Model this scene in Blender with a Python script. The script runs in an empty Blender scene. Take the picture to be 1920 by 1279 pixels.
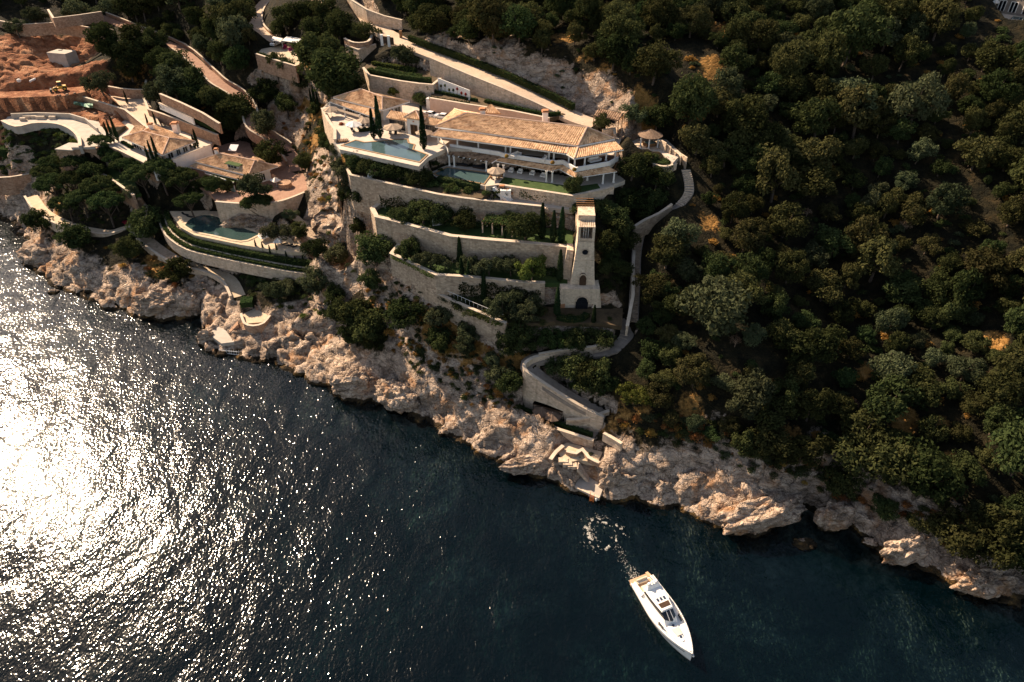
import bpy, bmesh, math, random
import numpy as np
from mathutils import Vector, Matrix, noise as mnoise

random.seed(7)
RNG = np.random.default_rng(7)
R = math.radians
SC = bpy.context.scene
COL = SC.collection

# ------------------------------------------------------------------ camera
CAM_H, PITCH, FPX = 105.0, R(37.0), 1280.0
cam_data = bpy.data.cameras.new("camera")
cam_data.lens = 24.0
cam_data.sensor_width = 36.0
cam_data.clip_start = 1.0
cam_data.clip_end = 6000.0
cam = bpy.data.objects.new("camera", cam_data)
cam.location = (0, 0, CAM_H)
cam.rotation_euler = (R(90) - PITCH, 0, 0)
COL.objects.link(cam)
SC.camera = cam

# ------------------------------------------------------------------ sky, sun, exposure
SUN_EL, SUN_AZ = R(37.0), R(-47.0)            # azimuth measured from +Y towards +X
world = bpy.data.worlds.new("World")
SC.world = world
world.use_nodes = True
wn = world.node_tree
sky = wn.nodes.new("ShaderNodeTexSky")
sky.sky_type = 'NISHITA'
sky.sun_disc = False
sky.sun_elevation = SUN_EL
sky.sun_rotation = SUN_AZ
sky.air_density = 0.8
sky.dust_density = 0.6
sky.ozone_density = 0.0
wb = wn.nodes.new("ShaderNodeMix"); wb.data_type = 'RGBA'; wb.blend_type = 'MULTIPLY'     # the photograph's warm white balance
wb.inputs[0].default_value = 1.0; wb.inputs[7].default_value = (1.0, 0.86, 0.72, 1)
wn.links.new(sky.outputs[0], wb.inputs[6]); wn.links.new(wb.outputs[2], wn.nodes["Background"].inputs[0])
wn.nodes["Background"].inputs[1].default_value = 0.105

sun_data = bpy.data.lights.new("sun", 'SUN')
sun_data.energy = 5.0
sun_data.angle = R(0.53)
sun_data.color = (1.0, 0.79, 0.57)
sun = bpy.data.objects.new("sun", sun_data)
sd = Vector((math.sin(SUN_AZ) * math.cos(SUN_EL), math.cos(SUN_AZ) * math.cos(SUN_EL), math.sin(SUN_EL)))
sun.rotation_euler = (-sd).to_track_quat('-Z', 'Y').to_euler()
sun.location = (-200, 200, 300)
COL.objects.link(sun)

SC.view_settings.view_transform = 'Standard'
SC.view_settings.look = 'None'
SC.view_settings.gamma = 1.0
SC.view_settings.exposure = 1.22
SC.cycles.max_bounces = 4
SC.cycles.diffuse_bounces = 3
SC.cycles.glossy_bounces = 2
SC.cycles.transmission_bounces = 3
SC.cycles.transparent_max_bounces = 8
SC.cycles.caustics_reflective = False
SC.cycles.caustics_refractive = False
SC.cycles.use_denoising = True

# ------------------------------------------------------------------ geometry helpers
CT, ST = math.cos(PITCH), math.sin(PITCH)
def ray(u, v):
    a, b = (u - 960.0) / FPX, (639.5 - v) / FPX
    return a, CT + b * ST, -ST + b * CT
def P(u, v, z):
    """World point at height z seen at photograph pixel (u, v)."""
    dx, dy, dz = ray(u, v)
    t = (z - CAM_H) / dz
    return Vector((dx * t, dy * t, z))
def PY(u, v, y):
    dx, dy, dz = ray(u, v)
    t = y / dy
    return Vector((dx * t, y, CAM_H + dz * t))

class MB:
    """Collects verts and faces, becomes one mesh."""
    def __init__(s): s.v = []; s.f = []
    def add(s, vs, fs):
        o = len(s.v); s.v += [tuple(p) for p in vs]; s.f += [tuple(i + o for i in f) for f in fs]; return s
    def box(s, x0, x1, y0, y1, z0, z1):
        return s.add([(x0,y0,z0),(x1,y0,z0),(x1,y1,z0),(x0,y1,z0),(x0,y0,z1),(x1,y0,z1),(x1,y1,z1),(x0,y1,z1)],
                     [(0,3,2,1),(4,5,6,7),(0,1,5,4),(1,2,6,5),(2,3,7,6),(3,0,4,7)])
    def hexa(s, b, t):
        """solid between a bottom polygon and a top polygon with as many points"""
        n = len(b)
        return s.add(list(b) + list(t), [tuple(range(n))[::-1], tuple(range(n, 2*n))] +
                     [(i, (i+1) % n, n + (i+1) % n, n + i) for i in range(n)])
    def prism(s, poly, z0, z1):
        return s.hexa([(p[0], p[1], z0) for p in poly], [(p[0], p[1], z1) for p in poly])
    def tube(s, p0, p1, r0, r1=None, n=8, cap=True):
        r1 = r0 if r1 is None else r1
        p0, p1 = Vector(p0), Vector(p1); d = (p1 - p0).normalized()
        a = d.orthogonal().normalized(); b = d.cross(a)
        vs = [p + (a * math.cos(t) + b * math.sin(t)) * r for p, r in ((p0, r0), (p1, r1)) for t in [k * 2*math.pi/n for k in range(n)]]
        fs = [(i, (i+1) % n, n + (i+1) % n, n + i) for i in range(n)]
        if cap: fs += [tuple(range(n))[::-1], tuple(range(n, 2*n))]
        return s.add(vs, fs)
    def beam(s, p0, p1, w, h):
        p0, p1 = Vector(p0), Vector(p1); d = (p1 - p0).normalized()
        a = d.cross(Vector((0,0,1)))
        a = a.normalized() if a.length > 1e-4 else Vector((1,0,0))
        b = a.cross(d).normalized()
        q = [a*(-w/2)+b*(-h/2), a*(w/2)+b*(-h/2), a*(w/2)+b*(h/2), a*(-w/2)+b*(h/2)]
        return s.hexa([p0+k for k in q], [p1+k for k in q])
    def lathe(s, prof, c=(0,0,0), n=16, sq=1.0):
        o = []; 
        for r, z in prof:
            o += [(c[0] + r*math.cos(k*2*math.pi/n), c[1] + r*sq*math.sin(k*2*math.pi/n), c[2] + z) for k in range(n)]
        fs = [(j*n+i, j*n+(i+1) % n, (j+1)*n+(i+1) % n, (j+1)*n+i) for j in range(len(prof)-1) for i in range(n)]
        fs += [tuple(range(n))[::-1], tuple(range((len(prof)-1)*n, len(prof)*n))]
        return s.add(o, fs)
    def grid(s, rows):
        n = len(rows[0]); m = len(rows)
        return s.add([p for r in rows for p in r], [(j*n+i, j*n+i+1, (j+1)*n+i+1, (j+1)*n+i) for j in range(m-1) for i in range(n-1)])

def mesh_of(name, mb, mat, smooth=False):
    me = bpy.data.meshes.new(name)
    me.from_pydata([tuple(p) for p in mb.v], [], mb.f)
    me.update()
    if mat is not None: me.materials.append(mat)
    if smooth: me.polygons.foreach_set("use_smooth", [True] * len(me.polygons))
    return me
def link(name, me, parent=None):
    o = bpy.data.objects.new(name, me); COL.objects.link(o)
    if parent is not None: o.parent = parent
    return o
def tag(o, label, cat, group=None):
    o["label"] = label; o["category"] = cat
    if group: o["group"] = group
    return o
def thing(name, label, cat, loc=(0,0,0), rz=0.0, group=None):
    o = bpy.data.objects.new(name, None); COL.objects.link(o)
    o.empty_display_size = 0.5
    o.location = loc; o.rotation_euler = (0, 0, rz)
    return tag(o, label, cat, group)
def part(root, name, mb, mat, smooth=False, world=True, kind=None):
    """A mesh child; world=True means its points are world points and root is an unrotated top-level empty."""
    if world:
        top = root
        off = Vector((0,0,0))
        while top is not None:
            off += top.location; top = top.parent
        mb2 = MB(); mb2.v = [(p[0]-off.x, p[1]-off.y, p[2]-off.z) for p in mb.v]; mb2.f = mb.f; mb = mb2
    o = link(name, mesh_of(name, mb, mat, smooth), root)
    if kind: o["kind"] = kind
    return o
def solo(name, label, cat, mb, mat, smooth=False, group=None, kind=None):
    """A thing that is a single mesh, origin at its base centre."""
    vs = np.array([tuple(p) for p in mb.v]); c = vs.mean(0); c[2] = vs[:,2].min()
    mb2 = MB(); mb2.v = [tuple(p) for p in (vs - c)]; mb2.f = mb.f
    o = link(name, mesh_of(name, mb2, mat, smooth)); o.location = c
    if cat: tag(o, label, cat, group)
    elif label: o["label"] = label
    if kind: o["kind"] = kind
    return o
def struct(name, mb, mat, smooth=False, label=None):
    o = link(name, mesh_of(name, mb, mat, smooth)); o["kind"] = "structure"
    if label: o["label"] = label
    return o
def copy_tree(root, loc, rz=0.0, scale=None, label=None, group=None):
    r = root.copy(); COL.objects.link(r)
    r.location = loc; r.rotation_euler = (0, 0, rz)
    if scale is not None: r.scale = scale if hasattr(scale, '__len__') else (scale,)*3
    if label: r["label"] = label
    if group: r["group"] = group
    for ch in root.children:
        c = ch.copy(); COL.objects.link(c); c.parent = r
        for g in ch.children:
            d = g.copy(); COL.objects.link(d); d.parent = c
    return r

# ------------------------------------------------------------------ materials
MATS = {}
def nmat(name):
    m = bpy.data.materials.new(name); m.use_nodes = True
    nt = m.node_tree; nt.nodes.clear()
    out = nt.nodes.new("ShaderNodeOutputMaterial")
    MATS[name] = m
    return m, nt, out
def N(nt, t, **kw):
    n = nt.nodes.new(t)
    for k, v in kw.items():
        if k.startswith("i_"):
            key = k[2:]
            key = int(key) if key.isdigit() else key
            n.inputs[key].default_value = v
        else: setattr(n, k, v)
    return n
def ramp(nt, fac, stops, interp='LINEAR'):
    r = nt.nodes.new("ShaderNodeValToRGB"); r.color_ramp.interpolation = interp
    e = r.color_ramp.elements
    while len(e) < len(stops): e.new(0.5)
    for k, (p, c) in enumerate(stops):
        e[k].position = p; e[k].color = (*c, 1) if len(c) == 3 else c
    nt.links.new(fac, r.inputs[0]); return r.outputs[0]
def noise_tex(nt, scale, detail=4, rough=0.55, vec=None, dist=0.0):
    n = N(nt, "ShaderNodeTexNoise"); n.inputs["Scale"].default_value = scale
    n.inputs["Detail"].default_value = detail; n.inputs["Roughness"].default_value = rough
    n.inputs["Distortion"].default_value = dist
    if vec is not None: nt.links.new(vec, n.inputs["Vector"])
    return n.outputs[0]
def mixc(nt, fac, a, b, mode='MIX'):
    m = N(nt, "ShaderNodeMix", data_type='RGBA', blend_type=mode)
    for s, val in ((0, fac), (6, a), (7, b)):
        if hasattr(val, 'is_linked') or hasattr(val, 'links'): nt.links.new(val, m.inputs[s])
        else: m.inputs[s].default_value = val if s == 0 else ((*val, 1) if len(val) == 3 else val)
    return m.outputs[2]
def math_n(nt, op, a, b=0.0, clamp=False):
    m = N(nt, "ShaderNodeMath", operation=op, use_clamp=clamp)
    for s, val in ((0, a), (1, b)):
        if hasattr(val, 'links'): nt.links.new(val, m.inputs[s])
        else: m.inputs[s].default_value = val
    return m.outputs[0]
def bump(nt, h, strength=0.5, dist=0.1):
    b = N(nt, "ShaderNodeBump"); b.inputs["Strength"].default_value = strength; b.inputs["Distance"].default_value = dist
    nt.links.new(h, b.inputs["Height"]); return b.outputs[0]
def bsdf(nt, out, col, rough=0.9, normal=None, spec=0.2, metal=0.0):
    b = N(nt, "ShaderNodeBsdfPrincipled")
    b.inputs["Roughness"].default_value = rough if not hasattr(rough, 'links') else 0.5
    if hasattr(rough, 'links'): nt.links.new(rough, b.inputs["Roughness"])
    b.inputs["Specular IOR Level"].default_value = spec; b.inputs["Metallic"].default_value = metal
    if hasattr(col, 'links'): nt.links.new(col, b.inputs["Base Color"])
    else: b.inputs["Base Color"].default_value = (*col, 1)
    if normal is not None: nt.links.new(normal, b.inputs["Normal"])
    nt.links.new(b.outputs[0], out.inputs[0]); return b
def geo_pos(nt): return N(nt, "ShaderNodeNewGeometry").outputs["Position"]
def obj_pos(nt): return N(nt, "ShaderNodeTexCoord").outputs["Object"]

def rough_mat(name, c0, c1, scale=1.5, rough=0.9, bscale=8.0, bs=0.3, bd=0.05, fine=None, spec=0.2):
    m, nt, out = nmat(name)
    p = geo_pos(nt)
    f = noise_tex(nt, scale, 5, 0.6, p)
    c = ramp(nt, f, [(0.3, c0), (0.7, c1)])
    if fine:
        f2 = noise_tex(nt, fine, 2, 0.5, p)
        c = mixc(nt, ramp(nt, f2, [(0.5, (0,0,0)), (0.75, (0.6,0.6,0.6))]), c, tuple(0.7*k for k in c0))
    nrm = bump(nt, noise_tex(nt, bscale, 4, 0.6, p), bs, bd)
    bsdf(nt, out, c, rough, nrm, spec); return m

def masonry(name, light, dark, mortar, cell=1.6, stain=(0.16,0.11,0.07)):
    """random rubble stone: voronoi cells with recessed joints and rain stains"""
    m, nt, out = nmat(name)
    p = geo_pos(nt)
    sc = N(nt, "ShaderNodeVectorMath", operation='MULTIPLY'); nt.links.new(p, sc.inputs[0]); sc.inputs[1].default_value = (1, 1, 1.5)
    v = N(nt, "ShaderNodeTexVoronoi"); v.inputs["Scale"].default_value = cell; nt.links.new(sc.outputs[0], v.inputs["Vector"])
    e = N(nt, "ShaderNodeTexVoronoi", feature='DISTANCE_TO_EDGE'); e.inputs["Scale"].default_value = cell; nt.links.new(sc.outputs[0], e.inputs["Vector"])
    sep = N(nt, "ShaderNodeSeparateColor"); nt.links.new(v.outputs["Color"], sep.inputs[0])
    c = ramp(nt, sep.outputs[0], [(0.0, dark), (0.45, tuple((a+b)/2 for a, b in zip(light, dark))), (1.0, light)])
    j = ramp(nt, e.outputs[0], [(0.02, (0,0,0)), (0.09, (1,1,1))])
    c = mixc(nt, j, mortar, c)
    # streaks and blotches
    st = N(nt, "ShaderNodeVectorMath", operation='MULTIPLY'); nt.links.new(p, st.inputs[0]); st.inputs[1].default_value = (0.9, 0.9, 0.10)
    s = noise_tex(nt, 0.8, 5, 0.65, st.outputs[0])
    c = mixc(nt, ramp(nt, s, [(0.52, (0,0,0)), (0.75, (0.55,0.55,0.55))]), c, stain)
    c = mixc(nt, ramp(nt, noise_tex(nt, 0.25, 3, 0.5, p), [(0.35, (0,0,0)), (0.7, (0.35,0.35,0.35))]), c, tuple(k*0.6 for k in light))
    nrm = bump(nt, math_n(nt, 'MULTIPLY', j, sep.outputs[1]), 0.8, 0.12)
    bsdf(nt, out, c, 0.93, nrm, 0.1); return m

masonry("stone", (0.62,0.47,0.34), (0.31,0.22,0.155), (0.45,0.34,0.245))
masonry("stone_warm", (0.52,0.33,0.22), (0.26,0.15,0.095), (0.36,0.23,0.15))
masonry("stone_pale", (0.74,0.57,0.42), (0.44,0.33,0.235), (0.60,0.46,0.34))
masonry("tower_stone", (0.82,0.66,0.50), (0.56,0.43,0.315), (0.70,0.55,0.41), 2.2)
rough_mat("coping", (0.42,0.34,0.26), (0.56,0.46,0.36), 0.8, bs=0.2)
rough_mat("stucco", (0.66,0.61,0.56), (0.80,0.76,0.71), 0.7, 0.85, 5, 0.12)
rough_mat("concrete", (0.34,0.29,0.24), (0.46,0.40,0.34), 0.6, 0.9, 6, 0.15)
rough_mat("asphalt_pale", (0.44,0.33,0.24), (0.56,0.43,0.32), 0.35, 0.95, 9, 0.2, fine=2.0)
rough_mat("paving_red", (0.26,0.145,0.10), (0.36,0.215,0.15), 0.6, 0.9, 6, 0.2, fine=1.7)
rough_mat("gravel_path", (0.44,0.34,0.23), (0.58,0.46,0.33), 0.8, 0.95, 12, 0.3, fine=4.0)
rough_mat("plaza", (0.44,0.37,0.30), (0.55,0.47,0.39), 0.5, 0.85, 5, 0.1, fine=1.0)
rough_mat("red_earth", (0.24,0.10,0.055), (0.40,0.20,0.11), 0.35, 0.95, 3, 0.6, 0.2, fine=1.1)
rough_mat("lawn", (0.030,0.055,0.013), (0.055,0.085,0.024), 0.6, 0.95, 20, 0.5, 0.05, fine=3.0)
rough_mat("soil", (0.05,0.035,0.02), (0.11,0.075,0.04), 0.8, 0.95, 6, 0.5, 0.1)
rough_mat("bark", (0.05,0.035,0.025), (0.13,0.095,0.07), 3, 0.95, 12, 0.5)
rough_mat("bark_dead", (0.20,0.13,0.09), (0.34,0.24,0.17), 3, 0.95, 12, 0.5)
rough_mat("wood", (0.16,0.08,0.035), (0.28,0.15,0.07), 2.5, 0.7, 9, 0.3)
rough_mat("wood_dark", (0.035,0.02,0.012), (0.08,0.045,0.026), 2.5, 0.7, 9, 0.3)
rough_mat("thatch", (0.16,0.105,0.07), (0.30,0.20,0.14), 2.0, 0.95, 14, 0.8, 0.1, fine=5)
rough_mat("fabric_taupe", (0.30,0.22,0.16), (0.38,0.29,0.21), 1.2, 0.95, 8, 0.15)
rough_mat("fabric_brown", (0.11,0.072,0.05), (0.16,0.11,0.08), 1.2, 0.95, 8, 0.15)
rough_mat("fabric_white", (0.66,0.60,0.54), (0.78,0.73,0.67), 1.2, 0.95, 8, 0.15)
rough_mat("fabric_black", (0.012,0.012,0.014), (0.03,0.03,0.034), 1.2, 0.9, 8, 0.15)
rough_mat("fabric_blue", (0.05,0.07,0.16), (0.10,0.13,0.26), 1.2, 0.9, 8, 0.15)
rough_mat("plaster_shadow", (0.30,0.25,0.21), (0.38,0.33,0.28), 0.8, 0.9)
rough_mat("slate_tile", (0.20,0.16,0.13), (0.34,0.28,0.23), 1.0, 0.8, 6, 0.2, fine=2)
rough_mat("terracotta", (0.36,0.15,0.07), (0.50,0.24,0.12), 1.5, 0.9)
rough_mat("tarp_green", (0.10,0.20,0.14), (0.17,0.29,0.21), 1.5, 0.6, 3, 0.6)
rough_mat("pool_tile", (0.055,0.10,0.095), (0.085,0.14,0.13), 0.8, 0.5, 6, 0.1)
rough_mat("pool_edge", (0.22,0.13,0.065), (0.36,0.22,0.11), 1.5, 0.6, 9, 0.2)
rough_mat("pink_stone", (0.52,0.34,0.25), (0.64,0.45,0.34), 0.7, 0.9, 6, 0.2)
def plain(name, col, rough=0.4, spec=0.5, metal=0.0):
    m, nt, out = nmat(name)
    f = noise_tex(nt, 2.0, 3, 0.5, obj_pos(nt))
    c = ramp(nt, f, [(0.3, tuple(k*0.88 for k in col)), (0.7, col)])
    bsdf(nt, out, c, rough, None, spec, metal); return m
plain("gelcoat", (0.86,0.82,0.77), 0.25)
plain("gelcoat_dark", (0.05,0.05,0.055), 0.25)
plain("teak", (0.46,0.30,0.19), 0.7, 0.2)
plain("cushion", (0.66,0.58,0.47), 0.8, 0.2)
plain("chrome", (0.6,0.57,0.53), 0.25, 0.5, 1.0)
plain("dark_glass", (0.012,0.014,0.018), 0.06, 0.6)
plain("blue_glass", (0.03,0.045,0.08), 0.08, 0.6)
plain("car_white", (0.74,0.72,0.70), 0.22)
plain("car_dark", (0.02,0.022,0.028), 0.2)
plain("rubber", (0.02,0.02,0.02), 0.8, 0.2)
plain("digger_yellow", (0.62,0.33,0.02), 0.45)
plain("metal_white", (0.70,0.68,0.66), 0.5)
plain("metal_dark", (0.03,0.03,0.03), 0.5)
plain("orange_rope", (0.55,0.16,0.03), 0.7)
plain("bracket_glass", (0.20,0.30,0.28), 0.08, 0.5)

def foliage(name, c0, c1, c2, trans=0.25):
    """leaf colour varies by plant (object random) and by clump"""
    m, nt, out = nmat(name)
    oi = N(nt, "ShaderNodeObjectInfo")
    p = geo_pos(nt)
    f = noise_tex(nt, 0.55, 3, 0.6, p)
    c0, c1, c2 = (tuple(q*0.78 for q in cc_) for cc_ in (c0, c1, c2))
    c = ramp(nt, f, [(0.3, c0), (0.52, c1), (0.75, c2)])
    f2 = noise_tex(nt, 5.0, 2, 0.6, p)
    c = mixc(nt, ramp(nt, f2, [(0.35, (0,0,0)), (0.7, (0.6,0.6,0.6))]), c, tuple(k*1.35 for k in c2))
    hsv = N(nt, "ShaderNodeHueSaturation")
    nt.links.new(c, hsv.inputs["Color"])
    mr = N(nt, "ShaderNodeMapRange"); nt.links.new(oi.outputs["Random"], mr.inputs[0]); mr.inputs[3].default_value = 0.468; mr.inputs[4].default_value = 0.522
    nt.links.new(mr.outputs[0], hsv.inputs["Hue"])
    mr2 = N(nt, "ShaderNodeMapRange"); nt.links.new(math_n(nt, 'FRACT', math_n(nt, 'MULTIPLY', oi.outputs["Random"], 7.31)), mr2.inputs[0]); mr2.inputs[3].default_value = 0.62; mr2.inputs[4].default_value = 1.3
    nt.links.new(mr2.outputs[0], hsv.inputs["Value"])
    d = N(nt, "ShaderNodeBsdfDiffuse"); t = N(nt, "ShaderNodeBsdfTranslucent")
    nt.links.new(hsv.outputs[0], d.inputs[0]); nt.links.new(hsv.outputs[0], t.inputs[0])
    mx = N(nt, "ShaderNodeMixShader"); mx.inputs[0].default_value = trans
    nt.links.new(d.outputs[0], mx.inputs[1]); nt.links.new(t.outputs[0], mx.inputs[2]); nt.links.new(mx.outputs[0], out.inputs[0])
    return m
foliage("leaf_forest", (0.024,0.032,0.013), (0.047,0.053,0.019), (0.092,0.086,0.033))
foliage("leaf_olive",  (0.034,0.050,0.024), (0.060,0.074,0.036), (0.10,0.11,0.058))
foliage("leaf_dark",   (0.020,0.034,0.014), (0.038,0.053,0.019), (0.068,0.077,0.029))
foliage("leaf_pine",   (0.020,0.036,0.014), (0.036,0.056,0.020), (0.064,0.080,0.030))
foliage("leaf_cypress",(0.010,0.022,0.010), (0.018,0.034,0.014), (0.028,0.044,0.018), 0.1)
foliage("leaf_hedge",  (0.026,0.048,0.016), (0.044,0.070,0.022), (0.068,0.092,0.032))
foliage("leaf_bright", (0.05,0.080,0.015), (0.085,0.11,0.024), (0.13,0.14,0.038))
foliage("leaf_dry",    (0.16,0.075,0.020), (0.26,0.13,0.035), (0.36,0.20,0.06))
foliage("leaf_magenta",(0.20,0.015,0.06), (0.32,0.02,0.10), (0.42,0.04,0.15))
foliage("leaf_red",    (0.16,0.02,0.015), (0.28,0.03,0.02), (0.36,0.06,0.03))
foliage("leaf_dead",   (0.16,0.09,0.06), (0.26,0.16,0.11), (0.36,0.24,0.17))

def roof_mat(name, c0, c1, c2):
    m, nt, out = nmat(name)
    uv = N(nt, "ShaderNodeUVMap"); uv.uv_map = "UVMap"
    fl = N(nt, "ShaderNodeVectorMath", operation='FLOOR'); nt.links.new(uv.outputs[0], fl.inputs[0])
    wnz = N(nt, "ShaderNodeTexWhiteNoise", noise_dimensions='2D'); nt.links.new(fl.outputs[0], wnz.inputs["Vector"])
    c = ramp(nt, wnz.outputs[0], [(0.0, c0), (0.25, c1), (0.8, c2), (1.0, tuple(min(1, k*1.15) for k in c2))])
    p = geo_pos(nt)
    c = mixc(nt, ramp(nt, noise_tex(nt, 0.5, 4, 0.6, p), [(0.5, (0,0,0)), (0.8, (0.18,0.18,0.18))]), c, c0)
    bsdf(nt, out, c, 0.9, None, 0.15); return m
roof_mat("tiles", (0.33,0.18,0.095), (0.48,0.29,0.16), (0.61,0.395,0.235))
roof_mat("tiles_dark", (0.10,0.06,0.04), (0.20,0.12,0.075), (0.30,0.19,0.12))
# ------------------------------------------------------------------ the lie of the land (numpy height field)
SHORE_PX = [(-260,300),(-120,350),(0,408),(22,428),(52,452),(36,478),(62,505),(78,524),(110,545),(150,560),(200,578),(250,592),(300,602),(335,604),(362,600),
 (380,612),(376,640),(395,660),(440,672),(500,685),(560,702),(600,722),(640,750),(680,757),(720,768),(770,788),(830,802),
 (870,826),(900,850),(950,880),(1000,900),(1070,921),(1130,942),(1190,952),(1230,958),(1300,966),(1330,985),(1380,1000),
 (1440,1010),(1482,996),(1540,984),(1588,1016),(1606,1008),(1618,1010),(1640,1032),(1700,1060),(1750,1092),(1780,1110),(1850,1126),(1920,1136),(2100,1180),(2400,1260)]
SHORE = np.array([P(u, v, 0)[:2] for u, v in SHORE_PX])

def seg_dist(X, Y, pts):
    """distance, signed side (+ = left of travel), index and parameter of nearest segment"""
    best = np.full(X.shape, 1e18); side = np.zeros(X.shape); idx = np.zeros(X.shape, int); par = np.zeros(X.shape)
    for i in range(len(pts)-1):
        ax, ay = pts[i][0], pts[i][1]; bx, by = pts[i+1][0], pts[i+1][1]
        dx, dy = bx-ax, by-ay; L2 = dx*dx+dy*dy + 1e-9
        t = np.clip(((X-ax)*dx + (Y-ay)*dy)/L2, 0, 1)
        ex, ey = X-(ax+t*dx), Y-(ay+t*dy); d = ex*ex+ey*ey
        m = d < best
        best = np.where(m, d, best); side = np.where(m, np.sign(dx*(Y-ay)-dy*(X-ax)), side)
        idx = np.where(m, i, idx); par = np.where(m, t, par)
    return np.sqrt(best), side, idx, par
def inside(X, Y, poly):
    r = np.zeros(X.shape, bool); n = len(poly)
    for i in range(n):
        x1, y1 = poly[i][0], poly[i][1]; x2, y2 = poly[(i+1) % n][0], poly[(i+1) % n][1]
        if y1 == y2: continue
        c = ((y1 > Y) != (y2 > Y)) & (X < (x2-x1)*(Y-y1)/(y2-y1) + x1)
        r ^= c
    return r
# --- lattice noise
_PERM = RNG.random((256, 256, 4)).astype(np.float32)
def vnoise(x, y, ch=0, seed=0):
    x = x + seed*17.3; y = y + seed*31.7
    xi = np.floor(x).astype(int); yi = np.floor(y).astype(int); fx = x-xi; fy = y-yi
    fx = fx*fx*(3-2*fx); fy = fy*fy*(3-2*fy); T = _PERM[..., ch]
    a = T[xi % 256, yi % 256]; b = T[(xi+1) % 256, yi % 256]; c = T[xi % 256, (yi+1) % 256]; d = T[(xi+1) % 256, (yi+1) % 256]
    return (a*(1-fx)+b*fx)*(1-fy) + (c*(1-fx)+d*fx)*fy
def fbm(x, y, oct=4, seed=0, gain=0.5):
    s = 0; a = 1; tot = 0
    for k in range(oct):
        s = s + a*(vnoise(x*2**k, y*2**k, k % 4, seed+k)-0.5)*2; tot += a; a *= gain
    return s/tot
def facets(x, y, seed=0):
    """fractured blocks: every voronoi cell is its own tilted plane, joints sink"""
    xi = np.floor(x).astype(int); yi = np.floor(y).astype(int)
    d1 = np.full(x.shape, 9.0); d2 = np.full(x.shape, 9.0); val = np.zeros(x.shape)
    for i in (-1, 0, 1):
        for j in (-1, 0, 1):
            cx = (xi+i+seed*7) % 256; cy = (yi+j+seed*13) % 256
            r = _PERM[cx, cy]; px = xi+i+r[..., 0]; py = yi+j+r[..., 1]
            d = np.hypot(x-px, y-py)
            h = (r[..., 2]-0.5)*1.2 + (x-px)*(r[..., 3]-0.5)*1.6 + (y-py)*(r[..., 2]*3.7 % 1-0.5)*1.6
            near = d < d1
            d2 = np.where(near, d1, np.minimum(d2, d)); val = np.where(near, h, val); d1 = np.where(near, d, d1)
    return val - 0.9*np.exp(-(d2-d1)*9)

def h_base(X, Y, d):
    """generic slope by distance from the shore"""
    z = np.where(d > 0, 0.50*d + 0.9*(1-np.exp(-d/1.2)), 0)
    sea = -0.5 - 4.0*(1-np.exp(d/5.0)) + 0.16*d
    return np.where(d > 0, z, np.maximum(sea, -26.0))

# control points: what height the natural ground has where the photograph shows it
CTRL = [(620,425,20),(655,475,18.5),(690,520,17.5),(720,580,12),(770,590,17),(810,625,15),(860,660,13.5),(910,700,11.5),(955,740,8.5),(700,640,8.5),
 (650,650,6),(600,650,4.5),(560,640,4.5),(530,600,6),(580,540,10),(600,600,7),(800,720,7),(870,770,5.5),(720,700,4.5),(930,820,4.6),(560,560,9),(500,520,9.5),
 (600,205,42),(560,150,43),(540,190,37),(520,240,32.5),(590,260,37),(605,330,29),(600,380,23),(655,352,36.6),(680,367,35.4),(640,345,34.8),(645,375,32.5),(668,400,32.1),(690,402,31.8),(695,428,29),(702,452,27),(685,440,28.3),(660,425,30),(670,455,25.5),(712,490,23.6),(729,513,23.2),(780,540,21.8),(850,582,19.3),(890,612,17.8),(940,643,16.8),(625,310,37),(570,300,28),
 (640,160,45),(600,120,46.5),(1000,103,58),(1100,138,56.5),(900,75,57.5),(1170,190,52.5),(1200,170,55),(1230,240,47),(1260,290,43),(850,70,56.5),
 (100,20,47),(0,30,46),(-80,20,47),(-60,120,38),(300,20,52),(400,60,48),(250,150,36),(420,20,55),(330,140,38),(440,110,43),(30,130,36),(90,70,41),(160,110,35),(20,190,31),
 (20,246,25.4),(70,246,25.4),(112,254,25),(60,280,21),(100,284,21),(10,290,19.5),(60,310,17),(20,330,12),(60,350,10),(100,360,13),(160,360,14.5),(200,400,13),(230,420,12.5),(90,300,20),(120,330,16.5),(240,380,15),(300,400,15.5),
 (280,480,8),(330,520,7),(200,500,6.5),(250,530,6),(150,500,5.5),(100,470,5),(130,530,2.0),(300,560,4),(350,560,4.5),(400,560,5),(360,585,2.5),(80,430,6.5),
 (430,490,10.5),(500,500,11.5),(560,510,12),(600,480,14),(420,560,6),(540,430,20),(560,400,21),(590,450,17.5),
 (1050,870,4.2),(980,860,3),(1130,890,3.4),(1180,860,6.2),(1160,820,8.3),(1240,880,5.5),(1300,900,5),(1400,920,5.5),(1480,930,5),(1250,930,2.2),(1550,950,4),(1400,970,2.4),
 (1600,940,4.8),(1680,1020,2),(1760,1050,2.3),(1850,1090,2),(1300,840,9),(1450,860,9),(1600,890,8.5),(1750,960,7.5),(1880,1030,6.5),
 (1210,480,31),(1230,560,25),(1230,640,20),(1220,720,15),(1330,700,20),(1180,780,11.5)]
CTRL_W = np.array([P(*c) for c in CTRL])
cd, cs, _, _ = seg_dist(CTRL_W[:,0], CTRL_W[:,1], SHORE)
res = CTRL_W[:,2] - h_base(CTRL_W[:,0], CTRL_W[:,1], cd)
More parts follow.
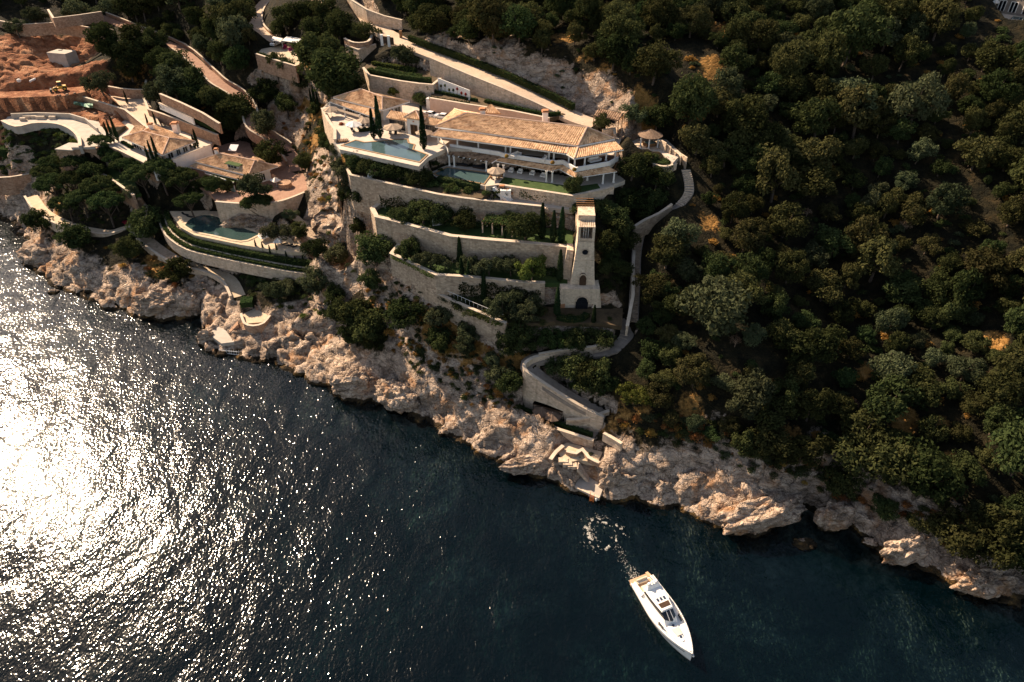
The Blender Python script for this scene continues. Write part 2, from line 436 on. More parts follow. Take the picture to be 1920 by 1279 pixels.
# anchors of zero residual far off, and at the water line
anch = [(a, 0.0) for a in SHORE[::2]] + [((x, y), 0.0) for x in (-240, -120, 0, 120, 240) for y in (330,)] + [((150, y), 0.0) for y in (100, 150, 200, 250)] + [((110,140),0),((110,190),0),((80,120),0),((80,160),0),((60,210),0)]
AX = np.array([list(a[0]) for a in anch]); AR = np.array([a[1] for a in anch])
KX = np.vstack([CTRL_W[:, :2], AX]); KR = np.concatenate([res, AR])
def tps(r2): return np.where(r2 > 1e-9, r2*np.log(np.maximum(r2, 1e-9)), 0)
D2 = ((KX[:,None,:]-KX[None,:,:])**2).sum(-1)/1e4
n = len(KX); A = np.zeros((n+3, n+3)); A[:n,:n] = tps(D2) + np.eye(n)*1.5e-3; A[:n,n] = 1; A[:n,n+1:] = KX/100; A[n:,:n] = A[:n,n:].T
TPSW = np.linalg.solve(A, np.concatenate([KR, [0,0,0]]))
def residual(X, Y):
    o = np.zeros(X.shape)
    for k in range(n): o += TPSW[k]*tps(((X-KX[k,0])**2+(Y-KX[k,1])**2)/1e4)
    return o + TPSW[n] + TPSW[n+1]*X/100 + TPSW[n+2]*Y/100

# pads: level ground cut into or banked out of the slope  (name, material, z, px outline, cut slope, drop allowed below its edge)
PADS = [
 ("court", "plaza", 44.0, [(604,203),(628,243),(627,268),(637,280),(785,312),(803,294),(838,277),(1050,296),(1077,300),(1150,290),(1165,262),(1130,235),(1050,215),(905,200),(805,187),(760,186),(700,178),(640,170)], 1.2, 6),
 ("lower_terrace", "plaza", 40.0, [(800,324),(820,332),(907,348),(933,346),(1073,367),(1126,356),(1172,338),(1150,320),(1077,330),(1050,326),(838,307)], 3, 6),
 ("pool_garden", "soil", 39.0, [(643,300),(657,329),(820,363),(903,372),(932,350),(806,340),(787,338)], 4, 7),
 ("landing", "plaza", 37.5, [(900,377),(1018,388),(1072,394),(1132,378),(1126,366),(1072,378),(925,360)], 4, 7),
 ("upper_garden", "lawn", 33.0, [(700,392),(706,406),(740,414),(845,442),(904,448),(989,455),(1072,463),(1078,432),(1015,424),(908,418),(820,408),(713,382)], 4, 6),
 ("middle_garden", "lawn", 27.5, [(749,458),(735,476),(818,516),(869,519),(915,523),(980,530),(1022,531),(1064,531),(1064,503),(989,496),(904,489),(845,482),(756,456)], 4, 6),
 ("lower_garden", "soil", 22.3, [(820,552),(948,607),(1010,607),(1040,603),(1132,607),(1166,612),(1168,578),(1022,574),(915,563),(869,560)], 4, 6),
 ("sun_deck", "slate_tile", 6.0, [(968,770),(1001,788),(1050,807),(1113,826),(1134,806),(1070,776),(1056,757),(1003,741)], 5, 3),
 ("bastion_garden", "soil", 49.0, [(681,128),(692,141),(750,152),(810,159),(824,148),(806,134),(740,124),(690,118)], 2, 9),
 ("roadside_garden", "soil", 47.2, [(806,184),(885,197),(960,208),(1030,222),(1060,214),(1000,186),(900,162),(820,148)], 3, 4),
 ("planted_terrace", "gravel_path", 46.0, [(481,102),(555,124),(575,112),(560,95),(530,84),(490,92)], 1, 6),
 ("villa_court", "plaza", 27.0, [(196,270),(225,282),(285,313),(395,273),(402,262),(372,235),(300,225),(235,224),(200,250)], 1.2, 4),
 ("red_terrace", "paving_red", 22.5, [(350,330),(392,362),(410,380),(518,379),(576,359),(574,335),(552,296),(530,280),(450,262),(385,282)], 1.2, 5),
 ("long_lawn", "lawn", 20.5, [(140,300),(165,283),(182,299),(250,338),(264,362),(250,366)], 1.2, 4),
 ("pool_deck", "gravel_path", 17.0, [(318,396),(352,396),(400,394),(470,398),(530,432),(577,472),(545,473),(452,459),(365,441),(338,426)], 3, 3),
 ("platform", "gravel_path", 5.2, [(454,589),(478,578),(504,592),(492,604),(460,607)], 2, 3),
 ("bathing_terrace", "concrete", 2.6, [(391,626),(409,611),(423,619),(439,641),(415,644)], 2, 3),
 ("round_terrace", "gravel_path", 11.5, [(620,506),(638,527),(662,538),(678,528),(676,512),(648,503)], 2, 4),
 ("promenade", "concrete", 27.0, [(6,226),(30,236),(60,231),(115,234),(148,257),(150,277),(196,273),(205,258),(182,224),(130,213),(20,214)], 1.2, 5),
 ("forecourt", "asphalt_pale", 29.5, [(203,176),(268,174),(286,205),(303,238),(272,241),(243,216)], 1.2, 4),
 ("building_site", "red_earth", 28.2, [(-30,200),(60,190),(150,185),(200,205),(240,235),(215,252),(185,222),(130,211),(20,211),(-30,220)], 2, 3),
 ("site_bench", "red_earth", 32.5, [(-40,172),(70,168),(160,160),(165,172),(120,180),(-40,186)], 1.6, 4),
 ("gazebo_terrace", "plaza", 43.0, [(1180,268),(1200,287),(1240,287),(1262,305),(1278,288),(1250,262),(1205,256)], 1.5, 5),
 ("lookout_terrace", "plaza", 63.0, [(1868,40),(1890,52),(1990,62),(1990,20),(1868,14)], 1.5, 5),
 ("landing_stage", "concrete", 1.1, [(1075,911),(1124,933),(1130,918),(1113,895),(1091,893)], 3, 3),
 ("shore_terrace", "gravel_path", 4.6, [(1042,842),(1062,830),(1098,838),(1130,848),(1120,868),(1085,862),(1060,870)], 1.5, 2),
]
# ribbons: roads, paths and stairs along a line of (u, v, z), width in metres
RIBBONS = [
 ("road", "asphalt_pale", 6.0, [(1118,232,46.4),(1085,222,46.8),(1040,201,47.6),(960,161,50),(880,128,51.4),(800,97,53),(768,85,53.6),(735,68,54.2),(700,46,55),(672,20,56.2),(650,-6,57.6)], 9, 3),
 ("road", "asphalt_pale", 4.6, [(525,82,46.2),(500,70,46.6),(480,48,47.2),(482,22,48.2),(500,0,49.2),(520,-15,50)], 1.2, 3),
 ("road", "paving_red", 4.2, [(150,18,46),(190,32,44.5),(240,52,43),(335,91,40.5),(390,138,37.5),(412,158,36.2),(445,178,34.5),(466,205,32.2),(477,238,29.8),(505,258,27.5),(530,275,25.2),(549,297,23.4),(560,320,22.8)], 1.4, 3),
 ("path", "gravel_path", 3.2, [(60,368,9.5),(80,395,9.8),(110,414,10),(150,428,10.3),(200,436,10.7),(228,430,11.2),(248,424,11.5)], 1.2, 3),
 ("path", "gravel_path", 3.4, [(258,432,11),(290,462,10),(340,492,9),(400,508,8.2),(432,526,7.6),(448,556,6.6)], 1.2, 3),
 ("path", "slate_tile", 3.4, [(1160,600,20.6),(1174,630,18.9),(1150,652,17.8),(1100,661,17),(1040,666,16.2),(1000,674,15.6),(994,690,15),(1040,727,12.6),(1090,757,11),(1136,778,9.6)], 3, 9),
 ("path", "slate_tile", 2.2, [(1286,318,40.6),(1292,345,38.6),(1290,365,37),(1272,386,35.4),(1238,406,33),(1206,428,31),(1194,470,28),(1191,530,25),(1187,604,20.6)], 1.2, 2),
 ("path", "gravel_path", 2.2, [(548,402,18.5),(575,428,17.2),(590,455,16),(600,480,14.2),(612,500,12.2)], 1.2, 2),
]
GS = 0.5
GX = np.arange(-215, 175+GS, GS); GY = np.arange(48, 322+GS, GS)
XX, YY = np.meshgrid(GX, GY)
# near-shore distance is wobbled so that the rocks break up the water line
dsh, ssh, _, _ = seg_dist(XX, YY, SHORE)
LANDPOLY = list(map(tuple, SHORE)) + [(400, 60), (400, 500), (-500, 500), (-500, 300)]
DSH = dsh*np.where(inside(XX, YY, LANDPOLY), 1, -1)
wob = fbm(XX/7, YY/7, 4, 3)*2.2 + fbm(XX/2.2, YY/2.2, 3, 9)*0.8
D_ = DSH + wob*np.exp(-np.abs(DSH)/9)
ZZ = h_base(XX, YY, D_)
# the residual is smooth: evaluate coarsely, then interpolate
step = 6
cx, cy = GX[::step], GY[::step]
RC = residual(*np.meshgrid(cx, cy))
fi = np.clip((GX-cx[0])/(GS*step), 0, len(cx)-1.001); fj = np.clip((GY-cy[0])/(GS*step), 0, len(cy)-1.001)
i0 = fi.astype(int); j0 = fj.astype(int); tx = (fi-i0)[None,:]; ty = (fj-j0)[:,None]
RES = (RC[np.ix_(j0,i0)]*(1-tx)+RC[np.ix_(j0,i0+1)]*tx)*(1-ty) + (RC[np.ix_(j0+1,i0)]*(1-tx)+RC[np.ix_(j0+1,i0+1)]*tx)*ty
land = np.clip(D_/4.0, 0, 1)
ZZ = np.where(D_ > 0, np.maximum(ZZ + RES*land, np.minimum(0.35*D_, 1.5)), ZZ)
Z_NAT = ZZ.copy()
slope = np.hypot(*np.gradient(ZZ, GS))
ROCK = np.clip(1.3 - (DSH-1)/11.0 + fbm(XX/9, YY/9, 4, 5)*0.55, 0, 1)*(DSH > -30)
ROCK = np.maximum(ROCK, np.clip((slope-1.15)*2.2, 0, 1))
rockf = facets(XX/7.5+fbm(XX/11,YY/11,2,1)*0.6, YY/5.0+fbm(XX/11,YY/11,2,2)*0.6, 1)*1.35 + facets(XX/2.6+0.3*fbm(XX/4,YY/4,2,4), YY/1.9, 2)*0.62 + fbm(XX/1.4, YY/1.4, 3, 8)*0.22
ROCK = np.maximum(ROCK, sum(np.clip(1.35-np.hypot(XX-P(u,v,z).x, YY-P(u,v,z).y)/r, 0, 1) for u,v,z,r in
  [(615,370,25,7),(635,400,23,7),(655,430,20,7),(600,430,18,7),(610,340,29,6),(590,470,15,6),(520,170,38,6),(545,205,35,6),(585,300,30,5),(600,270,35,5),(640,470,15,6),(930,115,53,7),(1000,140,53,9),(1060,160,52,9),(1120,170,52,8),(1165,195,51,6),(830,85,54,6),(460,640,3,12),(560,620,6,9),(600,590,8,7)]))
for px_, wd_, dp_ in [([(1606,1016,0),(1594,978,3),(1566,938,6),(1536,905,8)], 1.5, 5.5), ([(1512,1004,0),(1496,984,1.5),(1470,972,2.5)], 3.2, 4.0), ([(700,770,0),(688,748,2)], 2.0, 2.6), ([(1200,955,0),(1185,925,3)], 1.6, 2.6), ([(372,604,0),(372,575,3)], 1.6, 3.0), ([(1800,1118,0),(1775,1075,4)], 1.6, 2.4)]:
    dcl, _, _, _ = seg_dist(XX, YY, [P(*q) for q in px_])      # sea caves and clefts
    ZZ = ZZ - dp_*np.exp(-(dcl/wd_)**2)
bed_s = (ZZ + 0.18*XX)/1.7 + fbm(XX/10, YY/10, 3, 14)*0.9
frac = bed_s-np.floor(bed_s); stair = np.floor(bed_s)+np.clip((frac-0.55)/0.45, 0, 1)**2*(3-2*np.clip((frac-0.55)/0.45, 0, 1))
ZZ = ZZ + ROCK*(DSH > 1)*0.75*1.7*(stair-bed_s+0.3)
ZZ = ZZ + rockf*ROCK*np.clip(D_/3+0.5, 0.15, 1) + fbm(XX/12, YY/12, 4, 6)*0.9*np.clip(D_/12, 0, 1)

PADSTAMP = np.zeros(XX.shape, bool)
def window(pts, m):
    xs = [p[0] for p in pts]; ys = [p[1] for p in pts]
    i0 = max(0, int((min(xs)-m-GX[0])/GS)); i1 = min(len(GX), int((max(xs)+m-GX[0])/GS)+2)
    j0 = max(0, int((min(ys)-m-GY[0])/GS)); j1 = min(len(GY), int((max(ys)+m-GY[0])/GS)+2)
    return slice(j0, j1), slice(i0, i1)
stamps = []
for nm, mt, z, px, cut, drop in PADS:
    poly = [P(u, v, z) for u, v in px]
    W = window(poly, 14); X, Y = XX[W], YY[W]
    d, _, _, _ = seg_dist(X, Y, poly + [poly[0]]); ins = inside(X, Y, poly)
    stamps.append((W, np.where(ins, -d, d)+0.4, np.full(X.shape, z), cut, drop))
for nm, mt, wd, px, cut, drop in RIBBONS:
    pts = [P(*p) for p in px]
    W = window(pts, 14); X, Y = XX[W], YY[W]
    d, _, idx, par = seg_dist(X, Y, pts)
    zs = np.array([p.z for p in pts]); zl = zs[idx]*(1-par) + zs[np.minimum(idx+1, len(zs)-1)]*par
    stamps.append((W, d-wd/2+0.4, zl, cut, drop))
NEARP = np.zeros(XX.shape, bool)
for W, d, z, cut, drop in stamps:          # banks around
    NEARP[W] |= d < 7
    m = d > 0
    up = z - 0.4 + cut*np.maximum(d-0.3, 0); lo = z - drop - 1.3*d
    near = m & (d < 13)
    ZZ[W] = np.where(near, np.clip(ZZ[W], np.minimum(lo, up), up), ZZ[W])
for W, d, z, cut, drop in stamps:          # the level ground itself
    ins = d <= 0.0
    ZZ[W] = np.where(ins, z-0.16, ZZ[W]); PADSTAMP[W] |= ins
for _ in range(2):                          # take the grid steps out of steep banks
    B = ZZ.copy(); B[1:-1,1:-1] = (ZZ[:-2,1:-1]+ZZ[2:,1:-1]+ZZ[1:-1,:-2]+ZZ[1:-1,2:]+2*ZZ[1:-1,1:-1])/6
    gsl = np.hypot(*np.gradient(ZZ, GS)); mk = (~PADSTAMP) & (gsl > 1.0) & (DSH > 3) & NEARP
    lo_pad = ZZ.copy(); ZZ = np.where(mk, B, ZZ)
for _ in range(10):                         # no knife-edged pillars on the steepest faces
    B = ZZ.copy(); B[1:-1,1:-1] = (ZZ[:-2,1:-1]+ZZ[2:,1:-1]+ZZ[1:-1,:-2]+ZZ[1:-1,2:]+ZZ[1:-1,1:-1])/5
    gsl = np.hypot(*np.gradient(ZZ, GS)); ZZ = np.where((~PADSTAMP) & (gsl > 1.7) & (DSH > 10) & (YY < 185), B, ZZ)
ROCK = np.where(PADSTAMP, 0, ROCK)

def ground(x, y):
    fi = np.clip((x-GX[0])/GS, 0, len(GX)-1.001); fj = np.clip((y-GY[0])/GS, 0, len(GY)-1.001)
    i = int(fi); j = int(fj); a = fi-i; b = fj-j
    return float((ZZ[j,i]*(1-a)+ZZ[j,i+1]*a)*(1-b) + (ZZ[j+1,i]*(1-a)+ZZ[j+1,i+1]*a)*b)
def G(u, v, dh=0.0):
    """point on the ground whose spot dh metres above it is seen at pixel (u, v)"""
    dx, dy, dz = ray(u, v)
    t0 = 40.0; prev = t0
    ts = np.arange(40, 420, 0.5)
    xs = dx*ts; ys = dy*ts; zr = CAM_H + dz*ts
    fi = np.clip((xs-GX[0])/GS, 0, len(GX)-1.001).astype(int); fj = np.clip((ys-GY[0])/GS, 0, len(GY)-1.001).astype(int)
    below = zr <= ZZ[fj, fi] + dh
    k = int(np.argmax(below)) if below.any() else len(ts)-1
    x, y = dx*ts[k], dy*ts[k]
    return Vector((x, y, ground(x, y)))
# ------------------------------------------------------------------ terrain mesh
slope2 = np.hypot(*np.gradient(ZZ, GS))
ROCK = np.where(PADSTAMP, 0, np.maximum(ROCK, np.clip((slope2-1.5)*1.2, 0, 1)*(DSH > 0)))
def blob_map(blobs):
    m = np.zeros(XX.shape)
    for u, v, r, s in blobs:
        g = G(u, v)
        m = np.maximum(m, s*np.clip(1.3 - np.hypot(XX-g.x, YY-g.y)/r, 0, 1))
    return m
DRY = blob_map([(565,215,9,1),(590,180,8,1),(610,150,7,.8),(545,130,7,.8),(520,150,6,.6),(600,250,6,.7),(640,480,7,.8),(660,440,6,.9),(655,500,5,.9),(790,580,9,1),(830,610,9,1),
 (880,650,9,.9),(935,670,8,.9),(760,620,7,.7),(910,740,7,.8),(700,600,6,.6),(1130,140,4,.5),(1100,110,4,.5),(1200,215,5,.8),(1210,235,4,.8),(1060,70,7,.6),(1340,60,7,.6),(1340,130,6,.8),
 (1330,420,4,.6),(1280,570,4,.6),(1250,640,3,.4),(1290,770,4,.6),(1860,640,3.5,.8),(1690,790,3.5,.8),(1760,800,3,.5),(1200,760,4,.5),(1160,790,6,.5),(300,490,7,.9),(320,500,6,.7),(90,400,6,.8),(60,380,5,.7),(270,165,8,.4),
 (1620,700,3,.6),(1480,830,3.5,.6),(1780,870,3,.6),(250,120,9,.5),(700,400,4,.6),(1300,200,6,.7),(1230,30,6,.7),(1420,300,7,.4),(1900,700,3,.7)])
RED = blob_map([(20,110,14,1),(60,90,14,1),(110,110,12,1),(150,100,11,1),(60,150,14,1),(120,150,12,1),(30,180,14,1),(100,190,14,1),(160,150,10,1),(220,225,8,1),(180,205,9,1),(0,210,12,1),(110,215,8,1),(-30,130,16,1),(-30,190,14,1)])
RED = np.clip(RED*1.3 + fbm(XX/6, YY/6, 3, 12)*0.25*(RED > 0), 0, 1)
ROCKv = ROCK*np.where(RED > 0.4, 0.1, 1)
# excavated benches of the building site
ZZ = np.where(PADSTAMP, ZZ, ZZ + (RED > 0.15)*(facets(XX/4.0, YY/3.0, 5)*0.7 + fbm(XX/2, YY/2, 3, 31)*0.4)*RED)
VX = XX + ROCK*(fbm(XX/2.6, YY/2.6+ZZ/2.0, 3, 21))*1.0*(~PADSTAMP)
VY = YY + ROCK*(fbm(XX/2.6+40, YY/2.6+ZZ/2.0, 3, 22))*1.0*(~PADSTAMP)
VZ = ZZ
# keep what the camera, or one a few steps aside, can see
fw = YY*CT - (ZZ-CAM_H)*ST; upv = YY*ST + (ZZ-CAM_H)*CT
UU = 960 + FPX*XX/fw; VV = 639.5 - FPX*upv/fw
keep = (UU > -260) & (UU < 2180) & (VV > -170) & (VV < 1480) & (ZZ > -25.5)
kq = keep[:-1,:-1] | keep[1:,1:]
ids = np.arange(XX.size).reshape(XX.shape)
quads = np.stack([ids[:-1,:-1][kq], ids[:-1,1:][kq], ids[1:,1:][kq], ids[1:,:-1][kq]], 1)
used = np.unique(quads); remap = np.full(XX.size, -1); remap[used] = np.arange(len(used))
quads = remap[quads]
co = np.stack([VX.ravel()[used], VY.ravel()[used], VZ.ravel()[used]], 1).astype(np.float32)
me = bpy.data.meshes.new("hillside")
me.vertices.add(len(co)); me.vertices.foreach_set("co", co.ravel())
me.loops.add(quads.size); me.loops.foreach_set("vertex_index", quads.ravel().astype(np.int32))
me.polygons.add(len(quads)); me.polygons.foreach_set("loop_start", np.arange(0, quads.size, 4, dtype=np.int32))
me.update(calc_edges=True)
att = me.attributes.new("zone", 'FLOAT_COLOR', 'POINT')
cols = np.stack([ROCKv.ravel()[used], DRY.ravel()[used], RED.ravel()[used], np.ones(len(used))], 1).astype(np.float32)
att.data.foreach_set("color", cols.ravel())

m, nt, out = nmat("hillside")
p = geo_pos(nt)
at = N(nt, "ShaderNodeAttribute", attribute_name="zone")
sp = N(nt, "ShaderNodeSeparateColor"); nt.links.new(at.outputs["Color"], sp.inputs[0])
scrub = ramp(nt, noise_tex(nt, 0.35, 4, 0.7, p), [(0.36, (0.008,0.008,0.005)), (0.56, (0.022,0.018,0.009)), (0.74, (0.060,0.040,0.018))])
dry = ramp(nt, noise_tex(nt, 0.9, 5, 0.7, p), [(0.3, (0.12,0.065,0.018)), (0.55, (0.30,0.155,0.045)), (0.75, (0.44,0.26,0.10))])
red = ramp(nt, noise_tex(nt, 0.22, 4, 0.65, p, 0.4), [(0.3, (0.10,0.040,0.022)), (0.48, (0.25,0.10,0.048)), (0.7, (0.46,0.25,0.14))])
vs = N(nt, "ShaderNodeVectorMath", operation='MULTIPLY'); nt.links.new(p, vs.inputs[0]); vs.inputs[1].default_value = (0.7, 0.7, 1.6)
rn = noise_tex(nt, 0.5, 6, 0.7, vs.outputs[0], 0.6)
rock = ramp(nt, rn, [(0.30, (0.09,0.066,0.05)), (0.42, (0.27,0.20,0.15)), (0.54, (0.46,0.35,0.265)), (0.72, (0.62,0.48,0.37))])
wv = N(nt, "ShaderNodeTexNoise"); wv.inputs["Scale"].default_value = 0.45; wv.inputs["Detail"].default_value = 3; nt.links.new(p, wv.inputs["Vector"])
wva = N(nt, "ShaderNodeVectorMath", operation='MULTIPLY_ADD'); nt.links.new(wv.outputs["Color"], wva.inputs[0]); wva.inputs[1].default_value = (3.6, 3.6, 3.6); nt.links.new(vs.outputs[0], wva.inputs[2])
vor = N(nt, "ShaderNodeTexVoronoi", feature='DISTANCE_TO_EDGE'); vor.inputs["Scale"].default_value = 0.42; nt.links.new(wva.outputs[0], vor.inputs["Vector"])
vor2 = N(nt, "ShaderNodeTexVoronoi", feature='DISTANCE_TO_EDGE'); vor2.inputs["Scale"].default_value = 1.15; nt.links.new(wva.outputs[0], vor2.inputs["Vector"])
crk = mixc(nt, 1.0, ramp(nt, vor2.outputs[0], [(0.0, (0.5,0.46,0.43)), (0.05, (1,1,1))]), ramp(nt, vor.outputs[0], [(0.0, (0.36,0.33,0.30)), (0.03, (1,1,1))]), 'MULTIPLY')
rock = mixc(nt, 1.0, rock, crk, 'MULTIPLY')
rust = ramp(nt, noise_tex(nt, 0.16, 4, 0.6, p, 0.8), [(0.53, (0,0,0)), (0.68, (0.75,0.75,0.75))])
rock = mixc(nt, rust, rock, (0.36,0.18,0.08))
grey = ramp(nt, noise_tex(nt, 0.11, 3, 0.6, p, 0.5), [(0.5, (0,0,0)), (0.66, (0.7,0.7,0.7))])
rock = mixc(nt, grey, rock, mixc(nt, 1.0, rock, (0.52,0.52,0.54), 'MULTIPLY'))
sx = N(nt, "ShaderNodeSeparateXYZ"); nt.links.new(p, sx.inputs[0])
wet = ramp(nt, math_n(nt, 'ADD', math_n(nt, 'MULTIPLY', sx.outputs[2], 0.6), math_n(nt, 'MULTIPLY', noise_tex(nt, 0.4, 3, .6, p), 1.15)), [(0.0, (1,1,1)), (0.95, (1,1,1)), (1.0, (0,0,0))])
algae = ramp(nt, noise_tex(nt, 0.3, 5, 0.6, p), [(0.42, (0.022,0.016,0.010)), (0.55, (0.05,0.034,0.018)), (0.64, (0.15,0.085,0.03)), (0.72, (0.06,0.05,0.036))])
rock = mixc(nt, wet, rock, algae)
# patchy borders between the kinds of ground
pn = noise_tex(nt, 0.45, 5, 0.7, p)
def zone_fac(ch, w=0.55):
    a = math_n(nt, 'ADD', sp.outputs[ch], math_n(nt, 'MULTIPLY', math_n(nt, 'SUBTRACT', pn, 0.5), w*2))
    return ramp(nt, a, [(0.38, (0,0,0)), (0.56, (1,1,1))])
c = mixc(nt, zone_fac(1), scrub, dry)
c = mixc(nt, zone_fac(0), c, rock)
c = mixc(nt, zone_fac(2, 0.3), c, red)
# sea bed: pale sand, dark weed beds and stones
below = ramp(nt, math_n(nt, 'ADD', sx.outputs[2], 1.6), [(0.0, (1,1,1)), (0.99, (1,1,1)), (1.0, (0,0,0))])
bed = ramp(nt, noise_tex(nt, 0.055, 4, 0.6, p, 0.7), [(0.42, (0.014,0.018,0.013)), (0.53, (0.09,0.092,0.07)), (0.66, (0.28,0.26,0.20)), (0.8, (0.40,0.38,0.29))])
bed2 = ramp(nt, noise_tex(nt, 0.6, 4, 0.75, p), [(0.35, (0.25,0.25,0.25)), (0.65, (1.25,1.25,1.25))])
bed = mixc(nt, 1.0, bed, bed2, 'MULTIPLY')
c = mixc(nt, below, c, bed)
hgt = math_n(nt, 'ADD', math_n(nt, 'MULTIPLY', noise_tex(nt, 1.1, 5, 0.72, vs.outputs[0]), 0.8), math_n(nt, 'ADD', math_n(nt, 'MULTIPLY', math_n(nt, 'MINIMUM', vor.outputs[0], 0.12), 3.0), math_n(nt, 'MULTIPLY', math_n(nt, 'MINIMUM', vor2.outputs[0], 0.1), 1.6)))
bsdf(nt, out, c, 0.95, bump(nt, hgt, 0.9, 0.55), 0.1)
me.materials.append(m)
o = link("hillside", me); o["kind"] = "structure"; o["label"] = "steep rocky hillside falling to the sea"

# ------------------------------------------------------------------ sea
m, nt, out = nmat("sea_water")
p = geo_pos(nt)
mp = N(nt, "ShaderNodeMapping"); nt.links.new(p, mp.inputs[0]); mp.inputs["Rotation"].default_value = (0, 0, R(28)); mp.inputs["Scale"].default_value = (1.0, 0.62, 1.0)
w1 = noise_tex(nt, 2.15, 1, 0.45, mp.outputs[0], 0.5)
w2 = noise_tex(nt, 0.16, 2, 0.5, mp.outputs[0], 0.3)
w3 = noise_tex(nt, 4.2, 1, 0.5, mp.outputs[0], 0.3)
hh = math_n(nt, 'ADD', math_n(nt, 'MULTIPLY', w1, 0.092), math_n(nt, 'ADD', math_n(nt, 'MULTIPLY', w2, 0.5), math_n(nt, 'MULTIPLY', w3, 0.016)))
nb = bump(nt, hh, 1.0, 1.0)
fr = N(nt, "ShaderNodeFresnel"); fr.inputs[0].default_value = 1.333; nt.links.new(nb, fr.inputs["Normal"])
gl = N(nt, "ShaderNodeBsdfGlossy"); gl.inputs["Roughness"].default_value = 0.105; nt.links.new(nb, gl.inputs["Normal"])
tr = N(nt, "ShaderNodeBsdfTransparent"); tr.inputs[0].default_value = (0.95, 0.97, 0.97, 1)
df = N(nt, "ShaderNodeBsdfDiffuse"); df.inputs[0].default_value = (0.001, 0.014, 0.022, 1)
m1 = N(nt, "ShaderNodeMixShader"); m1.inputs[0].default_value = 0.13
nt.links.new(tr.outputs[0], m1.inputs[1]); nt.links.new(df.outputs[0], m1.inputs[2])
m2 = N(nt, "ShaderNodeMixShader"); nt.links.new(fr.outputs[0], m2.inputs[0]); nt.links.new(m1.outputs[0], m2.inputs[1]); nt.links.new(gl.outputs[0], m2.inputs[2])
nt.links.new(m2.outputs[0], out.inputs["Surface"])
va = N(nt, "ShaderNodeVolumeAbsorption"); va.inputs[0].default_value = (0.18, 0.50, 0.52, 1); va.inputs[1].default_value = 0.13
nt.links.new(va.outputs[0], out.inputs["Volume"])
mb = MB().box(-1500, 1500, -600, 1500, -40, 0)
o = struct("sea", mb, m); o["label"] = "dark teal sea glittering in the sun"
# bare bottom far out, so that the water is never see-through
struct("seabed", MB().add([(-1499,-599,-26),(1499,-599,-26),(1499,1499,-26),(-1499,1499,-26)], [(0,1,2,3)]), MATS["soil"])

# ------------------------------------------------------------------ level ground and roads
PADZ = {}
pad_labels = {}
for nm, mt, z, px, cut, drop in PADS:
    if nm in ("building_site", "site_bench"): continue
    poly = [P(u, v, z) for u, v in px]
    struct(nm, MB().prism(poly, z-1.0, z), MATS[mt])
def ribbon_edges(pts, w):
    L, Rr = [], []
    for i, p in enumerate(pts):
        d = Vector((0,0,0))
        if i > 0: d += (p-pts[i-1]).normalized()
        if i < len(pts)-1: d += (pts[i+1]-p).normalized()
        nrm = Vector((-d.y, d.x, 0)).normalized()
        L.append(p + nrm*w/2); Rr.append(p - nrm*w/2)
    return L, Rr
def smooth_line(pts, k=4):
    """Catmull-Rom through the points"""
    o = []
    for i in range(len(pts)-1):
        p0 = pts[max(i-1,0)]; p1 = pts[i]; p2 = pts[i+1]; p3 = pts[min(i+2, len(pts)-1)]
        for j in range(k):
            t = j/k
            o.append(0.5*((2*p1)+(p2-p0)*t+(2*p0-5*p1+4*p2-p3)*t*t+(3*p1-p0-3*p2+p3)*t**3))
    o.append(pts[-1]); return o
RIB = []
for nm, mt, wd, px, cut, drop in RIBBONS:
    pts = smooth_line([P(*p) for p in px])
    L, Rr = ribbon_edges(pts, wd)
    RIB.append((L, Rr))
    mb = MB()
    n_ = len(pts)
    vs_ = [tuple(q) for q in L] + [tuple(q) for q in Rr] + [(q.x,q.y,q.z-0.9) for q in L] + [(q.x,q.y,q.z-0.9) for q in Rr]
    fs = []
    for i in range(n_-1):
        fs += [(n_+i, n_+i+1, i+1, i), (2*n_+i, 2*n_+i+1, i+1, i)[::-1], (3*n_+i, 3*n_+i+1, n_+i+1, n_+i)]
    struct(nm, mb.add(vs_, fs), MATS[mt])
# ------------------------------------------------------------------ retaining walls
def strip(pts, half):
    L, Rr = [], []
    for i, p in enumerate(pts):
        ds = []
        if i > 0: ds.append(Vector((p.x-pts[i-1].x, p.y-pts[i-1].y, 0)).normalized())
        if i < len(pts)-1: ds.append(Vector((pts[i+1].x-p.x, pts[i+1].y-p.y, 0)).normalized())
        n_ = sum((Vector((-d.y, d.x, 0)) for d in ds), Vector((0,0,0)))
        n_ = n_.normalized() if n_.length > 1e-6 else Vector((-ds[0].y, ds[0].x, 0))
        k = 1.0/max(0.5, n_.dot(Vector((-ds[0].y, ds[0].x, 0))))
        L.append(p + n_*half*k); Rr.append(p - n_*half*k)
    return L, Rr
def strip_solid(mb, pts, half, z_lo, z_hi):
    """solid band along the line: z_lo, z_hi are offsets from each point's own z"""
    L, Rr = strip(pts, half); n_ = len(pts); vs = []
    for q in L: vs.append((q.x, q.y, q.z+z_hi))
    for q in Rr: vs.append((q.x, q.y, q.z+z_hi))
    for q in L: vs.append((q.x, q.y, q.z+z_lo))
    for q in Rr: vs.append((q.x, q.y, q.z+z_lo))
    fs = []
    for i in range(n_-1):
        fs += [(n_+i, n_+i+1, i+1, i), (i, i+1, 2*n_+i+1, 2*n_+i), (n_+i+1, n_+i, 3*n_+i, 3*n_+i+1), (2*n_+i, 2*n_+i+1, 3*n_+i+1, 3*n_+i)]
    fs += [(0, 2*n_, 3*n_, n_), (2*n_-1, 4*n_-1, 3*n_-1, n_-1)]
    mb.add(vs, fs); return mb
